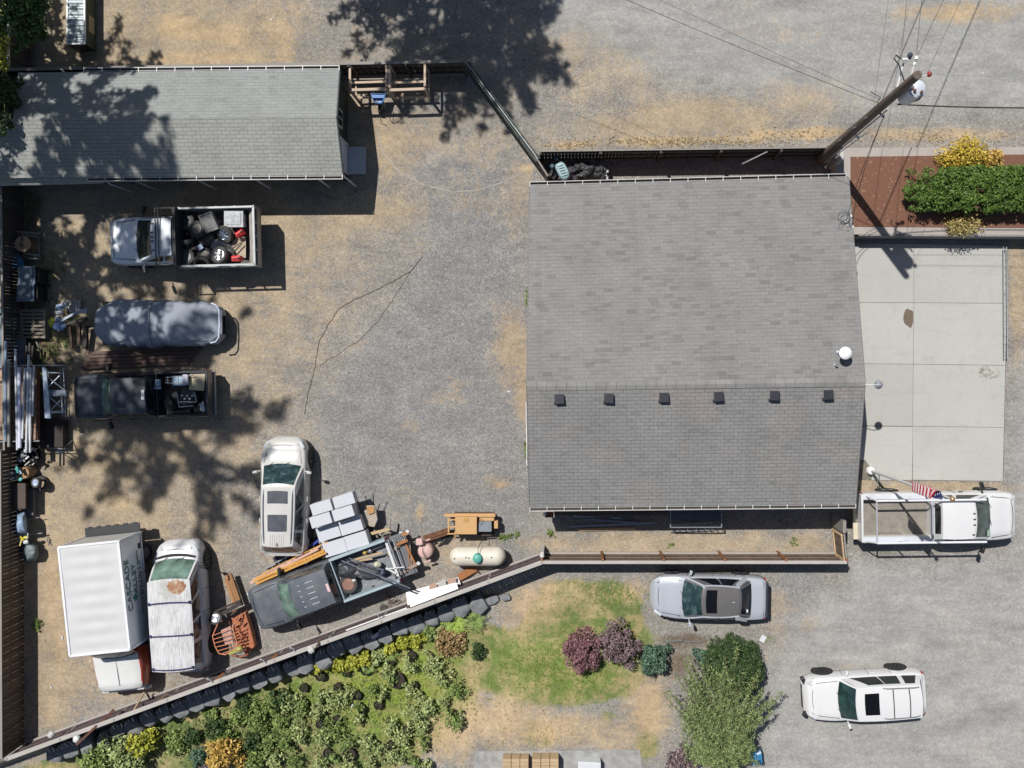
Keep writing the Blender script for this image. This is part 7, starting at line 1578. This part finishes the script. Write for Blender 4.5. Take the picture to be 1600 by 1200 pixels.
rows = [("row nearest the yard fence", [(605,1046,17),(640,1040,17),(612,1062,10),(676,1036,22),(690,1056,20),(712,1078,20)]),
  ("second row from the fence", [(500,1086,13),(520,1092,20),(541,1084,14),(583,1078,13),(598,1084,11),(640,1075,14),(655,1088,9)]),
  ("third row from the fence", [(425,1100,22),(455,1098,20),(474,1104,18),(500,1110,14),(560,1104,10),(650,1112,22),(670,1104,20),(692,1096,12)]),
  ("fourth row from the fence", [(404,1132,20),(438,1128,18),(465,1136,16),(522,1142,20),(505,1150,18),(560,1122,11),(614,1134,17),(660,1134,17),(712,1126,20)]),
  ("fifth row from the fence", [(420,1160,20),(448,1160,16),(470,1150,15),(545,1160,14),(575,1158,18),(592,1170,15),(632,1154,17),(662,1160,12)]),
  ("row along the photo's bottom edge", [(430,1186,18),(462,1188,15),(500,1190,14),(520,1182,11),(545,1196,16),(580,1190,12),(616,1182,18),(648,1188,14),(670,1194,10)])]
sd = 100
for rn, lst in rows:
    for k, (px, py, r_) in enumerate(sorted(lst)):
        sd += 1; r_m = r_/37*1.0; m = (LG, LG, LG2, LG)[sd % 4] if px > 480 else (LG2, LG, LG2)[sd % 3]
        shrub("low green garden shrub, %s from the left in the %s" % (ORD[k], rn), px, py, r_m, .35+r_m*.7, m, sd, n=max(6, int(r_*.75)), leafn=30, size=.062, group="low shrubs planted in rows in the lower garden", fill=.36, irr=.75)
for k, (px, py, r_, h_, m, lb) in enumerate(((335,1138,.55,.7,LD,"dark green shrub left of centre under the boulders"), (352,1150,.5,.6,LG2,"dark mounded shrub beside the orange leaved bush"), (300,1150,.45,.5,LD,"small dark shrub right of the yellow green bush"), (275,1160,.5,.6,LG2,"green shrub just right of the yellow green bush"),
    (312,1182,.55,.6,LB,"blue green shrub left of the orange leaved bush"), (385,1100,.5,.7,LD,"dark shrub under the boulder corner, upper left of the rows"), (402,1112,.55,.8,LG2,"leafy shrub right of the dark one under the boulders"), (372,1120,.45,.6,LG2,"loose green shrub above the orange leaved bush"), (395,1160,.5,.7,LD,"dark shrub right of the orange leaved bush"), (400,1188,.55,.7,LG2,"green shrub by the orange bush on the bottom edge"), (440,1092,.5,.7,LD,"dark leafy shrub above the third row"), (330,1115,.35,.4,LG2,"little shrub close under the boulders"))):
    shrub(lb, px, py, r_, h_, m, 300+k, n=11, leafn=60, size=.07, fill=.45, irr=.45)
shrub("bright orange yellow leaved bush on the lower left garden edge", 350, 1176, .85, 1.2, LO, 401, n=20, leafn=90, size=.07, irr=.4)
for k, (px, py, r_) in enumerate(((150,1182,.75),(188,1166,.95),(226,1158,.75),(165,1198,.8),(205,1195,.8))):
    shrub("yellow green leafy bush under the boulders, %s of the lower left clump" % ORD[k], px, py, r_, 1.1, (LG2, LG, LY)[k % 3], 410+k, n=16, leafn=85, size=.085, irr=.4, group="yellow green bushes at the lower left corner")
shrub("dusky purple bush cut by the bottom edge near the orange bush", 325, 1200, .45, .5, LP2, 420, n=8); shrub("dusky purple bush half hidden by the feathery evergreen at the bottom edge", 1068, 1190, .8, .9, LP2, 421, n=14, leafn=70)
for k, (px, py, r_, m) in enumerate(((498,1041,.34,LY),(512,1037,.36,LY),(530,1036,.42,LY),(550,1036,.42,LY),(571,1030,.35,LY),(592,1024,.42,LG),(612,1012,.40,LY),(632,1000,.48,LY),(652,992,.55,LY),(672,985,.45,LG2))):
    shrub("yellow green border shrub below the boulders, %s from the left" % ORD[k], px, py, r_, .55, m, 430+k, n=9, leafn=60, size=.075, irr=.4, group="yellow green border shrubs below the boulders")
shrub("orange brown flowering shrub below the palm like fern", 706, 1003, .75, .7, LBr, 445, n=18, leafn=80, size=.06, irr=.35); shrub("small dark round shrub right of the orange brown one", 746, 1018, .42, .5, LD, 446, n=9, leafn=70, size=.05)
def fern(label, px, py, r, n, m, seed, h=.5, ls=.10, arc=(0, 6.28), base=None, rise=.55):
    rr = random.Random(seed); c = Pg(px, py, h*.4); c.z = gz(c.x, c.y) if base is None else base; t = thing("fern", label, "fern", c); mb = MB()
    for k in range(n):
        a = arc[0]+(arc[1]-arc[0])*(k+rr.random()*.7)/n; L = r*rr.uniform(.7,1.1); d = Vector((math.cos(a), math.sin(a), 0)); s = Vector((-d.y, d.x, 0)); pr = None
        for j in range(10):
            u = j/9; p = c+d*L*u+Vector((0,0,h*math.sin(u*2.5)*rise+.05))
            w = ls*math.sin(min(1, u*1.15+.12)*3.0)+.015
            for sg in (1, -1):
                q = p+s*sg*w*1.2+d*w*.8-Vector((0,0,.03)); mb.add([p-d*.02, p+d*.035, q], [(0,1,2)])
    obj("frond", mb, m, t, world=True); return t
fern("bright palm like fern at the boulder wall", 712, 972, .72, 16, leafmat('fern_green', (.12,.20,.03), (.38,.50,.10)), 1, ls=.17); fern("dark green spiky fern right of the bright one", 743, 970, .58, 15, LG2, 2, ls=.12); fern("bright palm like fern left of the orange brown shrub", 690, 990, .5, 12, LG, 3, ls=.13)
fern("spiky fern hanging among the border shrubs", 608, 1018, .55, 12, LG2, 4, ls=.11); fern("spiky dark fern at the end of the border shrubs", 575, 1042, .35, 10, LG2, 5)
# pots in the garden
PT = mat('black_nursery_pot', (.022,.022,.022), .7); SOIL = mat('dark_potting_soil', (.04,.03,.02), .95, var=.5, fine=25)
PL_ = ((501,1056,.20),(475,1074,.17),(541,1051,.16),(571,1048,.17),(620,1062,.34),(611,1033,.15),(643,1024,.19),(676,1029,.16),(528,1073,.17),(558,1086,.18),(565,1107,.19),(591,1101,.18),(526,1125,.20),(500,1131,.16),(648,1070,.14),(636,1139,.18),(610,1163,.17),(546,1178,.27),(512,1175,.18),(707,1114,.16),(748,1020,.20),(352,1131,.20),(465,1048,.16),(600,1052,.12))
PB = {}
for lo, hi, nm in ((0, 1050, 'uppermost'), (1050, 1070, 'upper'), (1070, 1110, 'middle'), (1110, 1150, 'lower'), (1150, 1300, 'lowest')):
    for i, q in enumerate(sorted(q for q in PL_ if lo <= q[1] < hi and q[2] <= .25)): PB[q[:2]] = (nm, ORD[i])
for k, (px, py, r_) in enumerate(PL_):
    c = Pg(px, py, .2); z0 = gz(c.x, c.y); t = thing("plant_pot", ("big round black tub holding a small plant in the garden" if r_ == .34 else "large black pot near the bottom edge of the garden" if r_ == .27 else "black nursery pot in the %s band of the garden, %s from the left" % PB[(px, py)]), "plant pot", (c.x, c.y, z0), 0, None if r_ > .25 else "black nursery pots standing among the shrubs"); mb = MB()
    mb.lathe([(r_*.75,0),(r_*.95,.24),(r_*1.05,.25),(r_*1.05,.29),(r_*.92,.29),(r_*.9,.22),(0,.215)], None, 20); obj("pot_body", mb, PT, t, smooth=40)
    mb = MB(); mb.lathe([(r_*.89,.225),(0,.24)], None, 16); obj("soil", mb, SOIL, t)
    leaves("plant", [(c.x+r_*.3*math.cos(k*2), c.y+r_*.3*math.sin(k*2), z0+.30, r_*.5, r_*.5, .08, 16 if r_ < .3 else 60)], LD, t, k, .035)
for k, (px, py) in enumerate(((550,1103),(556,1128),(541,1162),(498,1106),(579,1182),(718,1120),(574,1153),(335,1123))):
    c = Pg(px, py, .3); mb = MB(); mb.box(c, (.05,.16,.01), rz=-.4+.3*k, M=None); mb.beam(c-Vector((0,0,.28)), c, .015, .015); single("plant_tag", mb, WHITEP, "small white plant tag among the garden shrubs, %s" % ("between the second and third rows","right of the fourth row's middle","above the fifth row's middle","left end of the third row","at the bottom edge","at the lawn's brown edge","in the fifth row","left of the orange leaved bush")[k], "plant tag", "white plant tags in the garden")
# boulders below the fence
STN = NT("grey_boulder_stone"); co = STN.co(); n_ = STN.noise(co, 3, 8, .65); STN.bump(n_, .6, .05); STN.out(STN.ramp(n_, [(.3, (.13,.135,.14)), (.7, (.28,.285,.29))]), .9); STN = STN.mat
BS = {}; rr = random.Random(12); L_ = (FB-FA).length; NB = 28
def boulder(label, c, rx, ry, rz_, a, seed):
    t = MB(); R_ = Matrix.Rotation(a, 4, 'Z'); r2 = random.Random(seed*7+1); n = 7+seed % 3; sk = (r2.uniform(-.18,.18), r2.uniform(-.18,.18)); st = []
    for i in range(n):
        th_ = 2*math.pi*(i+r2.uniform(-.22,.22))/n; cx_, cy_ = math.cos(th_), math.sin(th_); q = 1/max(abs(cx_), abs(cy_))**.55*r2.uniform(.9, 1.05); st.append((cx_*q*rx, cy_*q*ry))
    lv = [(.86, -.9), (1, -.3), (1, .25), (.90, .50), (.62, .60)]; t.v = [(x*k+sk[0]*max(0, z)*rx, y*k+sk[1]*max(0, z)*ry, rz_*(z+(.10*r2.uniform(-1,1) if 0 < z else 0)+sk[0]*x/rx*.5*(z > 0)+sk[1]*y/ry*.5*(z > 0))) for k, z in lv for x, y in st]+[(0, 0, .60*rz_)]
    for j in range(4):
        for i in range(n): t.f.append([j*n+i, j*n+(i+1)%n, (j+1)*n+(i+1)%n, (j+1)*n+i]); t.mi.append(0)
    for i in range(n): t.f.append([4*n+i, 4*n+(i+1)%n, 5*n]); t.mi.append(0)
    t.v = [tuple(R_ @ Vector(v)+Vector(c)) for v in t.v]
    single("boulder", t, STN, label, "boulder", "grey boulders in the rock wall below the slanting fence", smooth=38, rz=a)
fa_ = math.atan2(FD.y, FD.x)
for k in range(NB):
    s_ = L_*(.015+.86*(k+.5)/NB); p = FA+FD*s_+FN*(.90+rr.uniform(-.10,.16)); z = gz(p.x+.5*FN.x, p.y+.5*FN.y)
    q = VX+p.x*FP/HC; i_ = [q < v for v in (150, 260, 350, 440, 540, 640, 2000)].index(True); BS[i_] = BS.get(i_, 0)+1
    boulder("wall boulder %s, %s in that stretch from the left" % (("by the lower left corner", "below the box truck's nose", "below the flaking SUV", "below the orange implement", "below the slate pickup", "below the white pipes", "below the white boards")[i_], ORD[BS[i_]-1]), (p.x, p.y, z*.5+rr.uniform(-.08,.06)), rr.uniform(.33,.42), rr.uniform(.36,.50), .55, fa_+rr.uniform(-.3,.3), k)
for k, (px, py, rx, ry, a) in enumerate(((733,950,.26,.20,.3),(748,942,.20,.17,.35),(767,938,.34,.22,.35),(790,933,.24,.15,.1))):
    boulder("flat sunlit boulder at the wall's right end, %s from the left" % ORD[k], (*Pg(px,py,.1).xy, Pg(px,py).z+.05), rx, ry, .26, a, 60+k)
# lawn shrubs at right
shrub("round reddish purple barberry on the lawn, left of a touching pair", 908, 1014, .98, 1.15, LP, 501, n=40, leafn=120, size=.055, irr=.65, fill=.27); shrub("dusky purple barberry on the lawn, right of a touching pair", 962, 1007, .95, 1.25, LP2, 502, n=40, leafn=120, size=.055, irr=.65, fill=.27)
shrub("blue green bushy shrub between the purple barberry and the feathery evergreen", 1020, 1029, .72, 1.1, LB, 503, n=30, leafn=100, size=.055, fill=.30, irr=.6)
shrub("large dome shaped dark green clipped shrub by the driveway", 1146, 1043, 1.32, 1.6, LD, 504, n=260, leafn=95, size=.042, fill=.13, irr=.02)
shrub("small blue green shrub between feathery evergreen and clipped dome", 1100, 1026, .40, .7, LB, 505, n=10, leafn=90, size=.05)
def plume_tree(label, px, py, m, seed):
    rr = random.Random(seed); c = P(px, py, 0); t = thing("evergreen_tree", label, "tree", c); cl = []; mb = MB()
    for k in range(190):
        a = rr.uniform(-.35, 3.65) if k % 5 else rr.uniform(0, 6.28); q = rr.uniform(.35, 1)
        L = (3.95 if .5 < a < 2.7 else 1.95 if a < 3.3 else 1.5)*q*rr.uniform(.85,1.1); d = Vector((math.cos(a)*.70, math.sin(a), 0)); top = 2.6*(1-q*.45)*rr.uniform(.8,1.1); o = c+Vector((rr.uniform(-.25,.25), rr.uniform(-.25,.25), 0))
        pts = [o+d*L*u+Vector((0,0,.3+top*(1-(1-u)**2.0)*.9+.25*math.sin(u*3))) for u in (0,.15,.3,.45,.6,.75,.88,1.0)]
        mb.tube(pts, .03, 5, .008); s = Vector((-d.y, d.x, 0))
        for j in range(1, 16):
            u = .12+.88*j/15; i = min(6, int(u*7)); p = pts[i].lerp(pts[i+1], u*7-i if u < 1 else 1)+s*rr.uniform(-.07,.07); w = .13*(1.2-u*.5); cl.append((p.x, p.y, p.z, w+.03, w+.03, w*.8, 17))
    for k in range(70):
        a = rr.uniform(-.3, 3.5); q = math.sqrt(rr.random()); L = q*(3.1 if .5 < a < 2.7 else 2.0); cl.append((c.x+L*.72*math.cos(a), c.y+L*math.sin(a), .5+1.5*(1-q*.5), .34, .34, .5, 90))
    leaves("foliage", cl, m, t, seed, .055, .36, up=.2, shell=.9); obj("branch", mb, STEM, t, world=True)
plume_tree("large feathery light green evergreen with fanning plumes at the bottom edge", 1116, 1140, LC, 8)
# mulch bed plants
def hedgeblob(label, x0, y0, x1, y1, h, m, seed, name="hedge"):
    a = P(x0,y0,BZ+h*.8); b = P(x1,y1,BZ+h*.8); t = thing(name, label, "hedge", ((a.x+b.x)/2, (a.y+b.y)/2, BZ)); rr = random.Random(seed); cl = []
    for k in range(420):
        x = rr.uniform(a.x, b.x); y = rr.uniform(b.y, a.y); ex = min(1, (x-a.x)/.9); ey = min(1, min(y-b.y, a.y-y)/.35)
        if abs(y-(a.y+b.y)/2+.18*(1-ex)) > .5*(a.y-b.y)*(.28+.72*min(1, (x-a.x)/1.9))+.10*math.sin(x*3.1+y): continue
        r_ = rr.uniform(.13,.24); cl.append((x, y, BZ+h*(.72+.28*min(ex, ey))*rr.uniform(.8,1.04)-r_, r_, r_, r_*.9, 62))
    for k in range(60):
        x = rr.uniform(a.x+.3, b.x); y = rr.choice((a.y-.12, b.y+.12)); cl.append((x, y, BZ+h*rr.uniform(.2,.7), .25, .15, .22, 45))
    leaves("foliage", cl, m, t, seed, .065, .5, up=.4); mb = MB()
    for k in range(6): x = a.x+(b.x-a.x)*(k+.5)/6; mb.tube([(x,(a.y+b.y)/2,BZ-.02),(x+.05,(a.y+b.y)/2,BZ+h*.7)], .04, 6, .02)
    obj("stem", mb, STEM, t, world=True)
hedgeblob("thick dark green hedge on the mulch bed at the right edge", 1417, 259, 1680, 328, 1.25, LH, 21)
shrub("golden yellow shrub behind the dark hedge on the mulch bed", 1512, 241, 1.15, .95, leafmat('golden_leaf', (.28,.20,.02), (.66,.48,.07)), 22, n=34, leafn=110, size=.05, base=BZ, ry=.62, grd=P(1512,243,BZ+.6)); shrub("orange tinged shrub right of the golden one on the mulch bed", 1553, 246, .5, .8, LO, 23, n=12, leafn=90, size=.05, base=BZ, grd=P(1553,248,BZ+.5))
shrub("sparse yellow shrub spilling over the block wall below the hedge", 1506, 354, 1.0, .55, leafmat('dull_gold_leaf', (.16,.13,.04), (.56,.45,.17)), 24, n=26, leafn=60, size=.045, base=BZ, ry=.42, irr=.5, grd=P(1506,352,BZ+.3))
# ---------------------------------------------------------------- big trees standing beyond the picture's edge
def bigtree(name, label, base, z0, H, rad, n, m, seed, leafn=34, ls=.20, droop=.15, clr=.55, trunk=.3, per=4):
    rr = random.Random(seed); t = thing(name, label, "tree", base); mb = MB()
    mb.tube([base, base+Vector((.1,.05,H*.4)), base+Vector((0,.1,H*.75)), base+Vector((0,0,H-.3))], trunk, 10, .06); obj("trunk", mb, mat('fir_bark', (.12,.085,.06), .95, var=.4, bump=.4), t, world=True, smooth=60)
    mb = MB(); cl = []
    for k in range(n):
        u = (k+.5)/n; z = z0+(H-z0)*u; a = k*2.39996+rr.uniform(-.5,.5); L = rad(u)*rr.uniform(.62,1.08)
        d = Vector((math.cos(a), math.sin(a), 0)); s = base+Vector((0,0,z)); e = s+d*L+Vector((0,0,L*rr.uniform(-droop, .25))); mid = s.lerp(e, .5)+Vector((0,0,.15*L*.5))
        mb.tube([s, mid, e], .05+.02*rad(u)/4, 5, .012)
        for j in range(per):
            v = .38+.62*(j+.5)/per; p = s.lerp(mid, v*2) if v < .5 else mid.lerp(e, v*2-1); w = clr*(1.15-.5*v)*rr.uniform(.7,1.2)
            cl.append((p.x+rr.uniform(-.2,.2), p.y+rr.uniform(-.2,.2), p.z, w, w, w*.42, int(leafn*rr.uniform(.5,1.2))))
    obj("limb", mb, STEM, t, world=True); leaves("crown", cl, m, t, seed, ls, .38, up=.5, shell=.9)
LF = leafmat('fir_needle_green', (.015,.04,.015), (.07,.13,.04))
bigtree("fir_tree", "tallest fir tree standing off the left edge and shading the parked trucks", P(-62,218), 5, 29.5, lambda u: (2.6+3.4*min(1, u*2.2)) if u < .75 else 4.8*(1-(u-.75)*1.2)+.3, 120, LF, 31, leafn=25, ls=.17, clr=.40, trunk=.45, per=9)
bigtree("fir_tree", "second fir tree off the left edge, shading the outbuilding's roof", P(-8,-34), 5.8, 23.5, lambda u: 4.4*(1-u*.35) if u > .15 else 3.0, 92, LF, 32, leafn=24, ls=.16, clr=.38, trunk=.35, per=9)
bigtree("maple_tree", "broad leafy tree beyond the top edge shading the alley", P(545,-232), 6.5, 18.2, lambda u: 5.6*math.sin(math.pi*(.28+.62*u))+.2, 135, LG2, 33, leafn=34, ls=.14, clr=.44, trunk=.4, per=8, droop=-.05)
c = P(-34,30); t = thing("broadleaf_tree", "leafy green tree overhanging the pale topped fence in the upper left corner", "tree", c); cl = []; mb = MB(); rr = random.Random(4)
for k, (px, py, z, r_) in enumerate(((0,10,4.5,.7),(22,8,4.3,.55),(48,14,4.0,.45),(10,30,4.3,.55),(36,34,4.0,.5),(56,26,3.8,.35),(50,44,3.7,.38),(64,42,3.5,.28),(30,52,3.7,.3),(48,58,3.6,.26),(68,56,3.4,.2),(-10,40,4.2,.6),(60,8,3.9,.4),(30,-8,4.4,.6),(66,-4,4,.45),(40,68,3.4,.14),(28,74,3.3,.14),(24,80,3.3,.10))):
    p = P(px, py, z); cl.append((p.x, p.y, p.z, r_, r_, r_*.6, int(400*r_))); mb.tube([c+Vector((0,0,1.8)), c.lerp(p, .6)+Vector((0,0,1.6)), p], .05, 5, .01)
leaves("crown", cl, leafmat('deep_green_leaf', (.012,.03,.012), (.10,.19,.05)), t, 41, .085); mb.tube([c, c+Vector((.05,0,2.2)), c+Vector((0,0,4.6))], .16, 8, .08); obj("trunk", mb, STEM, t, world=True)
for k, (lb, sx, sy, spots) in enumerate((("grey green shrubby tree leaning over the outbuilding's left end", -28, 190, ((4,128,2.9,.34),(20,138,2.8,.30),(8,150,2.9,.42),(26,160,2.7,.22),(4,180,3.2,.30),(18,196,3.0,.16),(2,204,3.2,.25),(-12,150,3.2,.5),(30,128,2.7,.18),(-8,190,3.4,.4))), ("small bright green tree at the very corner beside the pale fence", -30, 90, ((0,60,2.2,.4),(-2,85,2.2,.4),(4,100,2.0,.28),(-15,70,2.6,.5),(3,72,2.0,.25))))):
    c = P(sx, sy); t = thing("small_tree", lb, "tree", c); cl = []; mb = MB()
    for px, py, z, r_ in spots: p = P(px, py, z); cl.append((p.x, p.y, p.z, r_, r_, r_*.6, int(420*r_))); mb.tube([c+Vector((0,0,.6)), c.lerp(p, .6)+Vector((0,0,1.5)), p], .035, 5, .01)
    leaves("crown", cl, LD if k == 0 else LY, t, 50+k, .07); mb.tube([c, c+Vector((0,0,1.2))], .08, 8); obj("trunk", mb, STEM, t, world=True)
# fallen leaves, weeds and dry tufts
def tufts(name, spots, m, seed, size=.05):
    rg = random.Random(seed); cl = []
    for px, py, rx, ry, n, h in spots:
        for k in range(n):
            c = Pg(px+rg.gauss(0,.45)*rx, py+rg.gauss(0,.45)*ry, .02); r_ = rg.uniform(.03,.09); cl.append((c.x, c.y, c.z+h*.4, r_, r_, h*.5, 9))
    o = leaves(name, cl, m, None, seed, size, .22, up=-.1, shell=.95); o['kind'] = 'stuff'; return o
tufts("dry_grass", ((1080,220,220,8,320,.05),(900,227,60,7,70,.05),(1250,208,110,12,90,.05),(1460,215,150,14,160,.05),(800,1140,120,50,160,.03),(900,930,120,26,90,.03)), leafmat('dry_straw', (.42,.32,.18), (.72,.60,.38)), 71, .04)
tufts("weeds", ((785,838,10,4,16,.12),(797,836,8,4,12,.10),(808,834,5,3,8,.10),(861,833,7,5,22,.14),(825,470,4,20,34,.16),(822,702,3,14,22,.10),(1045,850,8,4,8,.08),(1240,845,12,8,10,.06),(60,560,30,30,40,.12),(95,530,30,40,50,.1),(60,975,6,10,24,.16),(85,420,30,40,40,.08),(1380,300,10,6,6,.05),(1440,325,8,6,6,.05),(30,330,30,40,40,.1)), LG2, 72, .06)
tufts("ground_cover", ((330,1130,110,50,260,.16),(420,1130,90,70,420,.16),(480,1120,60,60,200,.12),(600,1120,120,70,260,.10),(560,1180,90,30,120,.12),(260,1165,60,30,160,.18)), LG, 74, .055)
tufts("lawn_grass", ((880,1040,120,60,900,.02),(600,1090,150,80,1500,.025),(960,930,50,26,200,.02),(400,1150,110,50,500,.05)), leafmat('lawn_blade', (.14,.20,.04), (.32,.40,.10)), 73, .035)
